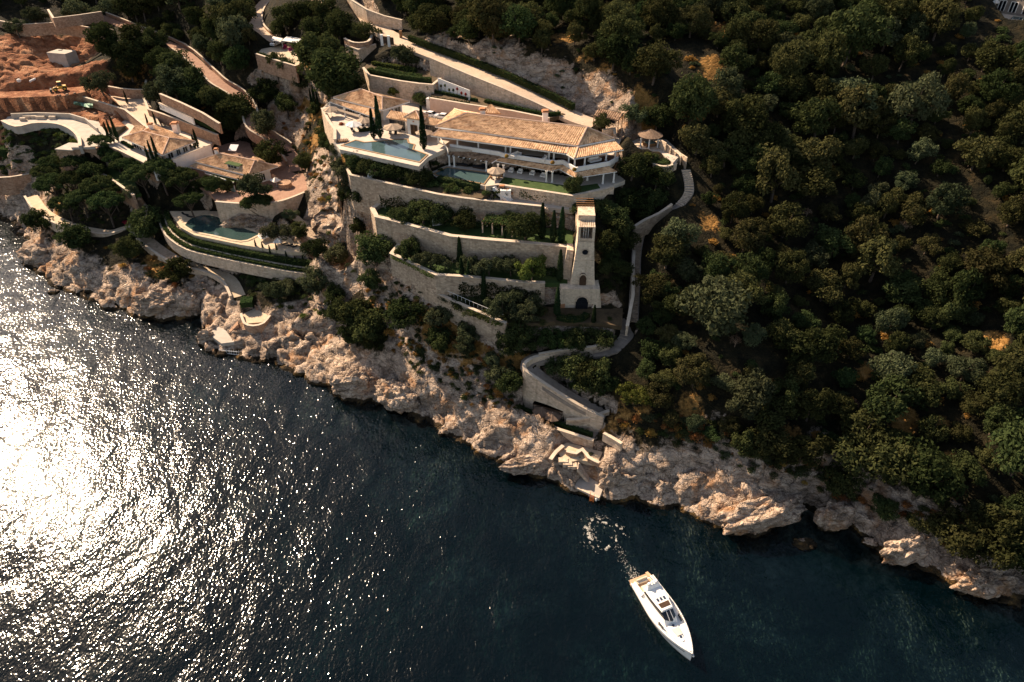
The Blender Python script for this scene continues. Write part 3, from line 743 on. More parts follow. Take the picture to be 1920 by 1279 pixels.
def wall_w(label, pts, h, thick=0.55, mat="stone", cap="coping", name="retaining_wall", group=None, cat="wall"):
    base = sum((p for p in pts), Vector((0,0,0)))/len(pts); base.z = min(p.z for p in pts)-h
    r = thing(name, label, cat, base, 0, group)
    part(r, "masonry", strip_solid(MB(), pts, thick/2, -h, 0), MATS[mat])
    if cap: part(r, "coping", strip_solid(MB(), pts, thick/2+0.09, 0.0, 0.14), MATS[cap])
    return r
def wall(label, px, h, smooth=0, **kw):
    pts = [P(*p) for p in px]
    if smooth: pts = smooth_line(pts, smooth)
    return wall_w(label, pts, h, **kw)
def wall_on(label, rib, side, dz, h, i0=0, i1=None, off=0.25, **kw):
    E = RIB[rib][side]; O = RIB[rib][1-side]
    pts = []
    for a, b in zip(E, O):
        d = (a-b); d.z = 0; d.normalize(); q = a + d*off; pts.append(Vector((q.x, q.y, q.z+dz)))
    return wall_w(label, pts[i0:i1], h, **kw)

wall("pale gutter wall below the long edge of the big upper pool", [(627,268,44.2),(637,280,43.2),(785,313,43.2),(803,294,43.4)], 5.2, mat="stone_pale")
wall("pale curved parapet round the sun terrace at the cliff edge", [(604,203,45),(616,226,45),(628,243,45),(628,262,44.8)], 7, mat="stone_pale")
wall("long tall rubble wall under the row of clipped trees below the big pool", [(643,301,39.7),(657,328,39.7),(820,364,39.5),(866,371,39.1),(908,376,38.5),(958,381,38.0),(1017,387,38.0)], 9)
wall("low rubble wall holding the front lawn of the main villa", [(910,349,40.25),(934,346,40.25),(1073,367,40.25),(1127,356,40.25),(1150,349,40.25)], 3.6, mat="stone_pale")
wall("long rubble wall in front of the garden with two white lounge chairs", [(713,381,33.9),(698,391,33.9),(706,406,33.9),(740,414,33.9),(845,442,33.9),(904,448,33.9),(989,455,33.9),(1071,463,33.9)], 9, thick=0.9)
wall("rubble wall with hanging yellow creepers holding the cypress terrace", [(749,457,28.4),(734,475,28.4),(818,515,28.3),(869,518,28.2),(915,522,28.1),(980,529,28.0),(1022,530,28.0)], 9.5, thick=0.7)
wall("sloping creeper hung rubble wall of the lowest terrace, left of the tower", [(818,549,23.5),(880,577,23.2),(949,606,23.0)], 9.5)
wall("tall curved ramp wall above the dark parasols of the sea deck", [(1030,664,17.2),(1004,669,16.9),(986,679,16.5),(984,692,15.9),(1002,706,15.0),(1035,728,13.4),(1085,759,11.8),(1132,782,10.4)], 10.5, smooth=3, mat="stone_pale")
wall("wedge shaped rubble wall at the foot of the ramp beside the sea deck", [(1062,787,8.2),(1085,786,8.8),(1112,781,9.6),(1142,770,10.5)], 6)
wall("low rubble wall with hedge along the seaward side of the sea deck", [(968,769,6.9),(1001,787,6.9),(1050,806,6.9),(1113,826,6.9)], 4.5)
wall("low wall along the inside of the hairpin path under the tower", [(1010,664,17.4),(1060,655,18.2),(1112,650,18.9),(1144,640,19.6)], 2.0, smooth=2, thick=0.4)
wall("narrow white parapet along the stairs right of the tower", [(1176,612,22.0),(1187,553,25.2),(1187,500,28),(1189,470,29.2)], 2.5, thick=0.5, mat="stone_pale")
wall("curved rubble wall where the hillside stairs bend, right of the tower", [(1189,425,33.2),(1210,412,34.2),(1236,400,35.2),(1260,383,36.8)], 4, smooth=2)
wall("tall pale bastion wall behind the pool house with slit windows", [(654,149,46.6),(681,127,49.5),(692,141,49.5),(750,152,49.5),(786,157,49.5),(811,159,49.5),(826,147,49.5)], 6.5, mat="stone_pale")
wall("warm stone wall at the back of the parking court", [(806,184,47.5),(885,197,47.5),(960,208,47.5),(1030,222,47.4)], 4, mat="pink_stone")
wall("long wedge shaped wall carrying the road above the villa", [tuple(q) for q in []] or [(806,108,53.8),(880,140,52.2),(940,164,51.0),(1000,190,49.2),(1040,209,48.1)], 8.5, mat="stone_pale")
wall("pale retaining wall on the hill side of the road near the gates", [(640,-12,60.5),(662,2,60),(688,18,59),(720,30,58),(754,38,57.5)], 5, mat="stone_pale")
wall("stone bastion corner below the tree ringed turning place", [(648,84,52.4),(672,93,52.4),(704,83,52.4)], 7, mat="stone_pale")
wall("curved low stone ring round the tree above the bastion", [(646,72,53.8),(664,80,53.8),(690,78,53.8),(698,64,53.8)], 1.6, smooth=3, mat="stone_warm")
wall("warm stone wall below the flowering shelter", [(480,101,46.5),(518,113,46.5),(555,124,46.5)], 5, mat="stone_warm")
wall_on("pale kerb wall on the outer side of the shelter road bend", 1, 1, 0.8, 2.6, thick=0.4, mat="stone_warm")
wall_on("reddish wall on the hill side of the long red road", 2, 0, 1.3, 2.6, 4, 42, thick=0.4, mat="stone_warm")
wall_on("reddish wall on the sea side of the long red road", 2, 1, 0.5, 3.4, 12, 46, thick=0.4, mat="stone_warm")
wall("reddish garden wall between building site and forecourt", [(148,179,31.0),(190,192,31.0),(235,206,30.8),(278,241,30.2)], 3.6, mat="stone_warm")
wall("reddish wall along the terraced beds right of the forecourt", [(270,184,32),(278,205,31.6),(300,212,31.2),(345,228,30.6),(408,253,30.2)], 3.4, mat="stone_warm")
wall("pale bed wall among the hedges above the left villa", [(298,193,34),(330,207,33.6),(362,222,33.2)], 2.0, mat="stucco", thick=0.4)
wall("stepped reddish wall of the upper hedge beds above the left villa", [(300,176,37),(340,193,36.6),(380,212,36),(412,232,35)], 3.0, mat="stone_warm")
wall("curved reddish wall behind the lone tree on the forecourt", [(203,162,33),(225,166,33),(250,168,32.6),(272,168,32.4),(274,150,33)], 3, mat="stone_warm")
wall("white wall with a dark doorway in front of the left villa", [(286,312,28.3),(330,296,28.3),(394,271,28.3)], 4.4, mat="stucco", cap="coping")
wall("long pinkish edge wall of the left villa's white patio", [(196,270,27.25),(225,282,27.25),(286,312,27.25)], 5, mat="stone_warm")
wall("pale curved stone wall behind the kidney shaped pool", [(404,378,23.1),(440,381,23.1),(480,382,23.1),(518,379,23.1),(548,370,23.1),(577,358,23.1)], 6.5, smooth=2, mat="stone_pale")
wall("stone wall with pale coping along the long lawn", [(140,298,21.3),(185,321,21.3),(222,345,21.3),(251,366,21.3)], 5, mat="stone_warm")
wall("curved concrete parapet of the unfinished promenade", [(4,226,28.1),(30,237,28.1),(60,231,28.1),(90,230,28.1),(116,234,28.1),(136,244,28.1),(148,258,28.1),(150,274,28.1)], 2.4, smooth=3, mat="concrete", thick=0.8)
wall("rough back wall of the unfinished promenade", [(20,213,28.6),(70,211,28.6),(130,213,28.6),(160,222,28.6),(182,240,28.4)], 2.2, mat="concrete", cap=None)
wall("dark stone wall in the shade below the curved promenade", [(-40,335,14),(20,332,14),(80,322,14)], 6, mat="stone_warm")
wall_on("pale parapet wall of the coast path in front of the umbrella pines", 3, 1, 0.6, 4.6, thick=0.5, mat="stone_pale")
wall_on("pale parapet wall of the stepped coast path above the rocks", 4, 1, 0.7, 4.4, thick=0.5, mat="stone_pale")
wall("round stone wall of the small terrace by the thatched hut", [(618,506,11.9),(636,527,11.9),(660,539,11.9),(680,529,11.9)], 3.4, smooth=3, mat="stone_pale", thick=0.45)
wall("curved stone wall of the small square platform above the rocks", [(452,588,5.9),(458,606,5.9),(475,611,5.9),(494,606,5.9),(506,592,5.9)], 3, smooth=2, mat="stone_warm", thick=0.45)
wall("bent stone wall with steps below the coast path", [(176,440,8.6),(190,458,7.6),(206,472,7.4),(222,456,8)], 3.4, mat="stone_pale")
wall("low rough wall on the shore terrace left of the planted beds", [(1032,862,5.2),(1042,848,5.2),(1056,836,5.3)], 1.2, smooth=2, thick=0.6, mat="stone_warm")
wall("low rough wall round the upper planted bed on the shore terrace", [(1062,846,5.4),(1080,850,5.4),(1092,843,5.4),(1104,858,5.5),(1124,868,5.6)], 1.1, smooth=2, thick=0.5, mat="stone_warm")
wall("low weathered wall at the foot of the forest beside the ramp", [(1132,812,8.8),(1150,822,9),(1166,832,9.2)], 2, mat="stone_pale")
wall("dark rubble wall climbing out of sight among the upper right trees", [(1268,150,53),(1271,132,54.4),(1282,124,55),(1310,112,56)], 3.2, smooth=3, mat="stone", thick=0.5)
wall("long stone wall above the building site with dark trees behind", [(-20,36,46.5),(40,46,46),(110,42,46),(170,52,45),(215,56,44)], 4.2, mat="stone_warm")
wall("pink wall of the estate above the building site", [(90,18,50),(100,34,49.6),(150,28,49.5),(190,22,49)], 3.5, mat="stone_warm")
wall("curved pale wall below the hot tub gazebo", [(1216,300,42.4),(1232,310,42.4),(1250,312,42.4),(1268,306,42.4)], 3, smooth=3, mat="stone_pale", thick=0.5)

DECK_EDGE = smooth_line([P(u, v, 17.0) for u, v in [(316,392),(324,412),(338,427),(365,442),(400,450),(452,460),(500,468),(545,475),(590,480)]], 2)
def off_line(pts, d, z, z1=None):
    L, Rr = strip(pts, d); c = L if sum(q.y for q in L) < sum(q.y for q in Rr) else Rr
    n_ = len(c); z1 = z if z1 is None else z1
    return [Vector((q.x, q.y, z+(z1-z)*i/(n_-1))) for i, q in enumerate(c)]
wall_w("white coped wall under the lower hedge of the kidney shaped pool", off_line(DECK_EDGE, 3.3, 14.9, 13.4), 3.2, thick=0.4, mat="stone_pale")
wall_w("narrow pale kerb between the two hedges of the kidney shaped pool", off_line(DECK_EDGE, 1.75, 15.4, 14.1), 2.0, thick=0.35, mat="stone_pale")
# ------------------------------------------------------------------ plants
def leaf_mesh(name, pts, nrm, size, mat, jit=0.7, aspect=1.0, seed=0):
    """one small quad per leaf spray, roughly facing out of its clump"""
    rg = np.random.default_rng(seed)
    n_ = len(pts)
    nr = nrm + rg.normal(0, jit, (n_, 3)); nr /= np.linalg.norm(nr, axis=1, keepdims=True) + 1e-9
    t = rg.normal(0, 1, (n_, 3)); t -= nr*(t*nr).sum(1, keepdims=True); t /= np.linalg.norm(t, axis=1, keepdims=True) + 1e-9
    b = np.cross(nr, t)
    s = (size*(0.6+0.8*rg.random(n_)))[:, None]/2
    a = t*s*aspect; b = b*s
    # pointed sprays: a kite instead of a square
    V = np.stack([pts-a, pts+b*0.75-a*0.1, pts+a*1.15, pts-b*0.75+a*0.1], 1).reshape(-1, 3).astype(np.float32)
    me = bpy.data.meshes.new(name)
    me.vertices.add(len(V)); me.vertices.foreach_set("co", V.ravel())
    me.loops.add(n_*4); me.loops.foreach_set("vertex_index", np.arange(n_*4, dtype=np.int32))
    me.polygons.add(n_); me.polygons.foreach_set("loop_start", np.arange(0, n_*4, 4, dtype=np.int32))
    me.update(calc_edges=True); me.materials.append(mat); return me
def sphere_pts(rg, n_):
    d = rg.normal(0, 1, (n_, 3)); return d/np.linalg.norm(d, axis=1, keepdims=True)
def clump_cloud(rg, centres, radii, per, flat=0.85):
    P_, N_ = [], []
    for c, r in zip(centres, radii):
        d = sphere_pts(rg, per); k = (0.55+0.5*rg.random((per, 1)))
        q = d*k*r; q[:, 2] *= flat
        # the underside of a clump is thin
        m_ = (d[:, 2] > -0.55) | (rg.random(per) < 0.3)
        P_.append((c+q)[m_]); N_.append(d[m_] + np.array([0, 0, 0.35]))
    return np.concatenate(P_), np.concatenate(N_)
def trunk_mb(h, r, branches, rg):
    mb = MB(); lean = rg.normal(0, 0.05, 2)*h
    k = [Vector((0,0,-1.2)), Vector((lean[0]*.3, lean[1]*.3, h*0.4)), Vector((lean[0], lean[1], h*0.78))]
    mb.tube(k[0], k[1], r, r*0.75, 7); mb.tube(k[1], k[2], r*0.75, r*0.35, 6)
    for b in branches:
        s = k[1].lerp(k[2], rg.random()*0.8); mb.tube(s, Vector(tuple(b)), r*0.38, r*0.10, 5, False)
    return mb
def make_tree(kind, seed):
    """returns (crown mesh, trunk mesh), crown diameter about 2, tree standing at z = 0, height H in the same unit"""
    rg = np.random.default_rng(seed)
    if kind in ("pine", "oak", "olive", "round"):
        nc = {"pine": 40, "oak": 40, "olive": 26, "round": 34}[kind]
        top = {"pine": 1.75, "oak": 1.55, "olive": 1.5, "round": 1.5}[kind]
        cz = {"pine": 1.0, "oak": 0.85, "olive": 0.95, "round": 0.88}[kind]
        c = sphere_pts(rg, nc)*(0.35+0.5*rg.random((nc, 1))**0.6)
        c[:, 2] = c[:, 2]*(top-cz)*0.95
        ang = np.arctan2(c[:, 1], c[:, 0]); lob = 1+0.24*np.sin(ang*2+seed)+0.16*np.sin(ang*3+seed*2.1)
        c[:, :2] *= lob[:, None]; c[:, 2] += cz
        r = (0.20+0.16*rg.random(nc))*(1.12 if kind == "round" else 1.0)
        if kind == "pine": r *= 0.78+0.5*rg.random(nc)
        pts, nr = clump_cloud(rg, c, r, 135 if kind != "olive" else 170)
        size = 0.085 if kind == "pine" else 0.095
        mat = {"pine": "leaf_forest", "oak": "leaf_dark", "olive": "leaf_olive", "round": "leaf_dark"}[kind]
        crown = leaf_mesh("crown", pts, nr, size, MATS[mat], 0.75, 1.35 if kind == "pine" else 1.0, seed)
        tr = trunk_mb(cz, 0.075, c[rg.choice(nc, 7, False)], rg)
    elif kind == "umbrella":
        nc = 44; a = rg.random(nc)*6.283; q = np.sqrt(rg.random(nc))*0.86
        c = np.stack([np.cos(a)*q, np.sin(a)*q, 1.32+0.34*(1-q*q)+rg.normal(0, 0.03, nc)], 1)
        pts, nr = clump_cloud(rg, c, 0.17+0.10*rg.random(nc), 150, 0.7)
        crown = leaf_mesh("crown", pts, nr, 0.08, MATS["leaf_pine"], 0.65, 1.3, seed)
        tr = trunk_mb(1.3, 0.07, c[rg.choice(nc, 9, False)], rg)
    elif kind == "dead":
        nc = 20; c = sphere_pts(rg, nc)*(0.5+0.45*rg.random((nc, 1))); c[:, 2] = np.abs(c[:, 2])*0.7+0.7
        pts, nr = clump_cloud(rg, c, 0.16+0.08*rg.random(nc), 26)
        crown = leaf_mesh("crown", pts, nr, 0.07, MATS["leaf_dead"], 0.9, 2.0, seed)
        tr = trunk_mb(0.9, 0.05, c, rg)
    elif kind == "cypress":          # height 10, widest 1
        n_ = 2600; t = rg.random(n_)**0.8; a = rg.random(n_)*6.283
        wd = np.where(t < 0.12, t/0.12*0.75+0.25, (1-t)**0.62*1.06+0.03)*0.5
        wd *= 1+0.13*np.sin(a*3+t*17+seed)+rg.normal(0, 0.07, n_)
        pts = np.stack([np.cos(a)*wd, np.sin(a)*wd, t*10+0.15], 1)
        nr = np.stack([np.cos(a), np.sin(a), 0.5+0*a], 1)
        crown = leaf_mesh("crown", pts, nr, 0.20, MATS["leaf_cypress"], 0.45, 1.6, seed)
        tr = MB().tube((0,0,-1.5), (0,0,8.5), 0.16, 0.04, 6)
    me = mesh_of("trunk", tr, MATS["bark_dead" if kind == "dead" else "bark"], True)
    return crown, me
PROTO = {k: [make_tree(k, 11+i*5+len(k)) for i in range(n_)] for k, n_ in (("pine", 6), ("oak", 4), ("olive", 3), ("round", 3), ("umbrella", 3), ("cypress", 3), ("dead", 2))}
NICE = {"pine": "pine_tree", "oak": "oak_tree", "olive": "olive_tree", "round": "garden_tree", "umbrella": "umbrella_pine", "cypress": "cypress_tree", "dead": "bare_tree"}
MATCOPY = {}
def recolour(me, mat):
    k = (me.name, mat)
    if k not in MATCOPY:
        c = me.copy(); c.materials.clear(); c.materials.append(MATS[mat]); MATCOPY[k] = c
    return MATCOPY[k]
def plant(kind, loc, rad, label, group=None, zs=1.0, mat=None, rz=None):
    cr, tr = random.choice(PROTO[kind])
    if mat: cr = recolour(cr, mat)
    r = thing(NICE[kind], label, "tree", loc, random.random()*6.283 if rz is None else rz, group)
    if kind == "cypress": r.scale = (rad, rad, zs)
    else:
        r.scale = (rad*random.uniform(.8,1.16), rad*random.uniform(.8,1.16), rad*zs); r.rotation_euler = (random.gauss(0,.07), random.gauss(0,.07), r.rotation_euler.z)
    link("crown", cr, r); link("trunk", tr, r)
    return r
def px_size(loc): return (Vector(loc)-Vector((0,0,CAM_H))).dot(Vector((0, CT, -ST)))/FPX
def tree_px(kind, u, v, dpx, label, group=None, zs=1.0, mat=None):
    dpx *= 1.32 if kind != 'dead' else 1.0
    g = G(u, v, 3.0); rad = dpx*px_size(g)/2
    g = G(u, v, rad*1.05*zs)
    return plant(kind, g, rad, label, group, zs, mat)
def cypress_px(u, v, hpx, label, group=None, fat=1.0, z=None):
    g = G(u, v) if z is None else P(u, v, z)
    dep = math.atan2(CAM_H-g.z, math.hypot(g.x, g.y))
    h = hpx*px_size(g)/math.cos(dep)
    return plant("cypress", g, min(2.2, 0.155*h+0.2)*fat, label, group, h/10.0)

# garden trees, by hand
T = tree_px
for u, v, d in [(107,360,56),(140,350,50),(172,335,50),(190,357,48),(155,385,48),(125,390,46),(202,392,54),(100,317,40),(140,318,42),(92,338,44),(215,372,40)]:
    T("umbrella", u, v, d, "umbrella pine in the dense cluster above the curved coast path", "umbrella pines in the cluster")
for u, v, d in [(194,288,34),(206,296,34),(219,304,36),(232,312,36),(250,323,40)]:
    T("umbrella", u, v, d, "umbrella pine in the row beside the long lawn", "row of umbrella pines")
T("umbrella", 270, 342, 50, "large dark umbrella pine at the lower end of the long lawn")
T("umbrella", 303, 331, 56, "broad umbrella pine in front of the white wall with the doorway")
T("umbrella", 338, 348, 54, "umbrella pine beside the reddish garden stairs")
T("umbrella", 357, 385, 46, "leaning pine over the left end of the kidney shaped pool", None, 0.85)
T("umbrella", 484, 393, 48, "umbrella pine with bare trunk standing behind the kidney shaped pool", None, 1.0)
T("olive", 476, 346, 52, "bushy olive hiding the corner of the villa with the roof terrace")
T("oak", 501, 283, 48, "round oak behind the villa with the roof terrace")
T("oak", 569, 301, 34, "oak beside the top of the red terrace at the gully")
T("olive", 519, 430, 42, "grey green olive by the sunbeds of the kidney shaped pool")
T("oak", 560, 432, 32, "dark tree above the winding steps by the pool deck")
T("olive", 543, 399, 24, "small olive at the head of the winding steps")
T("oak", 275, 412, 56, "large dark tree where the coast path turns by the red flowers")
T("olive", 250, 374, 28, "pale young tree below the long lawn wall")
T("oak", 240, 460, 44, "dark tree hanging over the rocks below the coast path corner")
T("oak", 136, 440, 50, "dark bushy tree on the rocks under the umbrella pine garden")
T("oak", 70, 408, 40, "dark tree at the left end of the coast path")
T("oak", 325, 503, 44, "dark round tree on the rocks below the stepped coast path")
for u, v, d in [(27,46,32),(62,26,34),(135,18,46),(172,27,34)]:
    T("olive", u, v, d, "olive tree along the wall above the building site", "olives above the building site")
for u, v, d in [(197,64,54),(246,62,44),(250,92,46),(240,124,46),(283,68,42),(296,103,42),(325,116,50),(322,148,58),(362,143,50),(360,177,44),(391,174,46),(412,182,40),(287,174,36),(305,130,40),(222,92,34),(345,160,44)]:
    T("oak", u, v, d, "dark oak on the slope between the red road and the left villa", "oaks above the left villa", 1.0, "leaf_olive" if random.random() < .35 else None)
T("olive", 186, 154, 42, "lone tree with leaning trunk on the edge of the forecourt")
T("oak", 445, 207, 52, "dense oak above the bend of the red road")
T("oak", 440, 232, 46, "oak below the bend of the red road")
for u, v, d in [(495,167,46),(541,156,26),(571,160,30),(536,192,40),(495,223,46),(452,207,40),(609,240,42),(615,270,38),(520,135,30),(590,205,24)]:
    T("oak", u, v, d, "oak clinging to the rocky gully left of the pool house", "oaks in the rocky gully", 1.0, "leaf_olive" if random.random() < .4 else None)
T("oak", 602, 100, 80, "very large dark oak right of the flowering shelter")
T("oak", 627, 126, 78, "very large dark oak below the stone bastion")
T("oak", 578, 90, 56, "dark oak touching the flowering shelter")
T("round", 633, 42, 56, "round tree above the ringed turning place")
T("round", 679, 52, 42, "fresh green tree inside the low stone ring")
for u, v, d in [(532,27,42),(591,46,42),(563,16,44),(610,14,44),(520,50,30)]:
    T("oak", u, v, d, "oak between the two upper roads", "oaks between the upper roads")
T("oak", 624, 155, 46, "dark oak at the back left corner of the pool house")
T("oak", 660, 155, 36, "dark oak at the foot of the bastion wall")
T("olive", 742, 168, 28, "bright willowy tree behind the pool house roof", None, 1.0, "leaf_bright")
T("olive", 753, 98, 42, "spreading tree in the bastion garden beside the road")
T("round", 790, 182, 24, "dark red flowering tree by the bastion steps", None, 1.1)
for u, v, d in [(658,368,38),(682,402,32),(630,548,32),(537,538,30),(515,541,36),(590,523,52),(635,472,40),(592,472,38),(697,527,42)]:
    T("oak", u, v, d, "bushy oak on the rocky slope below the villa walls", "oaks on the rocky slope", 1.0, "leaf_olive" if random.random() < .4 else None)
T("oak", 703, 474, 60, "large dark oak at the left foot of the garden walls")
for u, v, d in [(640,580,58),(668,592,70),(693,604,60),(655,620,46),(705,640,40)]:
    T("oak", u, v, d, "dark oak in the thicket above the smooth pale rocks", "oaks of the dark thicket")
T("round", 761, 584, 60, "round dark tree standing alone below the creeper hung wall")
for u, v, d in [(826,597,42),(822,632,42),(876,621,44),(925,675,28),(870,650,34),(935,700,40),(960,720,44)]:
    T("oak", u, v, d, "olive green tree among orange scrub below the lowest garden wall", "trees in the orange scrub", 1.0, "leaf_olive" if random.random() < .5 else None)
for u, v, d in [(792,394,46),(829,399,40),(877,409,36),(985,416,54),(960,408,34)]:
    T("round", u, v, d, "leafy garden tree on the lawn with white lounge chairs", "trees of the upper garden")
T("dead", 753, 389, 28, "small bare pinkish tree at the left end of the upper garden")
for u, v, d in [(807,482,36),(834,493,26),(884,493,36),(917,495,38),(958,495,42)]:
    T("olive", u, v, d, "olive tree among the cypresses of the middle terrace", "olives of the middle terrace")
T("olive", 998, 504, 46, "yellow green round tree near the tower foot", None, 1.0, "leaf_bright")
T("round", 768, 462, 40, "dark citrus tree in the corner of the middle terrace")
T("round", 757, 425, 34, "dark creeper covered tree against the upper garden wall")
for u, v, d in [(941,570,50),(963,551,42),(1000,570,38),(975,600,34)]:
    T("olive", u, v, d, "olive tree on the lowest terrace left of the tower podium", "olives of the lowest terrace")
for u, v, d in [(1030,636,44),(1060,636,46),(1090,629,48),(1130,631,46),(970,632,56),(1000,640,40),(950,650,40)]:
    T("round", u, v, d, "leafy tree in the planting above the hairpin path", "trees above the hairpin path", .9, "leaf_hedge" if random.random() < .4 else None)
for u, v, d in [(1050,686,44),(1075,684,50),(1100,696,50),(1127,692,48),(1108,716,50),(1130,725,40)]:
    T("round", u, v, d, "dense tree filling the loop of the hairpin path", "trees in the hairpin loop", .9)
T("olive", 1191, 738, 44, "bright yellow green tree at the edge of the forest by the ramp", None, 1.0, "leaf_bright")
T("olive", 1252, 470, 40, "bright olive standing apart right of the hillside stairs", None, 1.0, "leaf_bright")
for u, v, d in [(1222,560,34),(1240,590,40),(1215,610,34),(1252,630,40),(1225,655,40),(1260,670,42),(1215,690,38),(1245,710,40),(1285,640,38),(1225,520,30),(1255,540,36),(1212,740,30)]: T("oak", u, v, d, "dark tree at the forest edge beside the tower stairs", "trees at the forest edge by the stairs", 1.0, random.choice([None,"leaf_forest","leaf_olive"]))
T("round", 1186, 311, 50, "leafy tree between main villa and gazebo")
T("round", 1232, 330, 44, "leafy tree below the curved wall under the gazebo")
T("round", 1077, 342, 34, "small fig tree on the corner of the front lawn", None, 1.2)
for u, v, d in [(1175,372,40),(1223,372,42),(1150,395,40),(1205,395,40),(1160,425,44),(1140,450,40),(1175,445,36),(1150,480,34),(1170,505,30),(1135,500,28)]:
    T("oak", u, v, d, "dark tree in the shaded hollow right of the tower", "trees in the hollow by the tower")
T("olive", 1186, 212, 40, "olive over the tiled carport")
T("round", 1127, 222, 30, "green creeper covered tree at the end of the road")
T("oak", 1234, 218, 52, "round oak above the gazebo")
for u, v, d in [(667,299,38),(694,307,36),(720,312,36),(745,317,36),(770,323,34),(793,329,34)]:
    T("round", u, v, d, "clipped tree in the row under the edge of the big pool", "clipped trees under the big pool")
for u, v, d in [(1440,250,26),(1700,420,30),(1380,640,28),(1600,760,26),(1820,300,28),(1290,690,24),(1560,560,24)]: T("dead", u, v, d, "grey brown dry tree standing among the green forest crowns", "dry trees in the forest", 1.3)
T("dead", 1514, 398, 24, "bare pinkish dead tree in the middle of the forest")

# cypresses
C = cypress_px
C(713, 259, 72, "tallest cypress at the back edge of the big pool", None, .9, 44)
C(701, 260, 52, "shorter cypress at the back edge of the big pool", None, 1.0, 44)
C(795, 280, 74, "tall cypress at the right end of the big pool", None, .9, 44)
for u, v, h in [(787,466,36),(825,484,40),(863,497,50),(903,482,32),(946,482,26)]:
    C(u, v, h, "slim cypress against the wall of the middle terrace", "cypresses of the middle terrace")
for u, v, h in [(868,560,56),(881,560,46),(908,568,56)]:
    C(u, v, h, "tall dark cypress rising from the lowest terrace", "cypresses of the lowest terrace")
C(1052, 457, 64, "cypress close to the left side of the tower top")
C(1037, 455, 56, "middle cypress of the three left of the tower top")
C(1016, 449, 64, "cypress beside the small stair left of the tower")
C(1049, 527, 56, "cypress on the tower's left at the foot of the shaft", None, 1.0, 27.5)
C(1044, 592, 52, "cypress in front of the orange door of the podium", None, 1.0, 22.3)
C(1111, 625, 34, "small cypress above the hairpin path")
for u, v, h in [(208,269,38),(214,267,40),(222,265,44)]:
    C(u, v, h, "tall cypress in the trio behind the left villa's patio", "cypress trio behind the patio", .8, 27)
for u, v, h in [(283,311,36),(290,307,42),(298,304,46)]:
    C(u, v, h, "tall cypress in the trio in front of the left villa", "cypress trio before the left villa", .8, 27)
C(371, 276, 32, "cypress at the right corner of the left villa", None, 1.0, 27)
C(366, 278, 24, "smaller cypress at the right corner of the left villa", None, 1.0, 27)
for u, v, h in [(328,287,18),(337,284,18),(348,280,17),(358,276,15)]:
    C(u, v, h, "potted slender cypress on the left villa's front terrace", "potted cypresses", .9, 27)
for u, v, h in [(279,237,22),(293,234,24),(240,196,24),(304,178,22),(311,182,20),(327,190,18),(342,197,18),(365,208,18)]:
    C(u, v, h, "thin young cypress along the forecourt and its hedge beds", "thin young cypresses", .8)
for u, v, h in [(586,203,30),(592,205,38),(598,206,30)]:
    C(u, v, h, "cypress of the group on the dry grass left of the pool house", "cypresses on the dry grass", .8)
for u, v, h in [(484,478,16),(497,482,18),(510,486,17),(524,490,18),(540,494,16),(556,497,15),(571,500,16)]:
    C(u, v, h, "thin cypress in the hedge line below the pool deck", "thin cypresses below the pool deck", .9)

# forest
FOREST = [
 ([(1235,-40),(1990,-40),(1990,1075),(1830,1060),(1740,1015),(1650,975),(1560,935),(1480,880),(1350,845),(1260,800),(1190,765),(1200,640),(1215,600),(1222,470),(1300,400),(1312,310),(1262,250),(1250,180),(1215,60)], 4.55,
  "pine in the dense forest on the right hillside", "oak in the dense forest on the right hillside"),
 ([(775,66),(745,20),(700,-5),(690,-40),(1240,-40),(1220,60),(1235,170),(1180,150),(1110,120),(960,88),(850,76)], 5.0,
  "pine on the hill above the road and the orange cliff", "oak on the hill above the road and the orange cliff"),
 ([(300,-40),(470,-40),(462,50),(476,110),(470,165),(410,120),(345,82),(230,30)], 4.6,
  "pine on the slope above the red road", "oak on the slope above the red road"),
 ([(1260,790),(1350,835),(1480,870),(1560,925),(1650,965),(1740,1010),(1830,1056),(1990,1085),(1990,1020),(1830,990),(1740,950),(1640,915),(1480,840),(1350,800),(1260,760)], 3.7,
  "pine in the dense forest on the right hillside", "oak in the dense forest on the right hillside"),
 ([(-60,-60),(240,-60),(200,12),(120,10),(60,18),(0,26),(-60,26)], 6.0,
  "pine at the top left corner", "oak at the top left corner"),
]
placed = []
near_pad = PADSTAMP.copy()
for _ in range(3):
    q = near_pad.copy(); q[1:] |= near_pad[:-1]; q[:-1] |= near_pad[1:]; q[:,1:] |= near_pad[:,:-1]; q[:,:-1] |= near_pad[:,1:]; near_pad = q
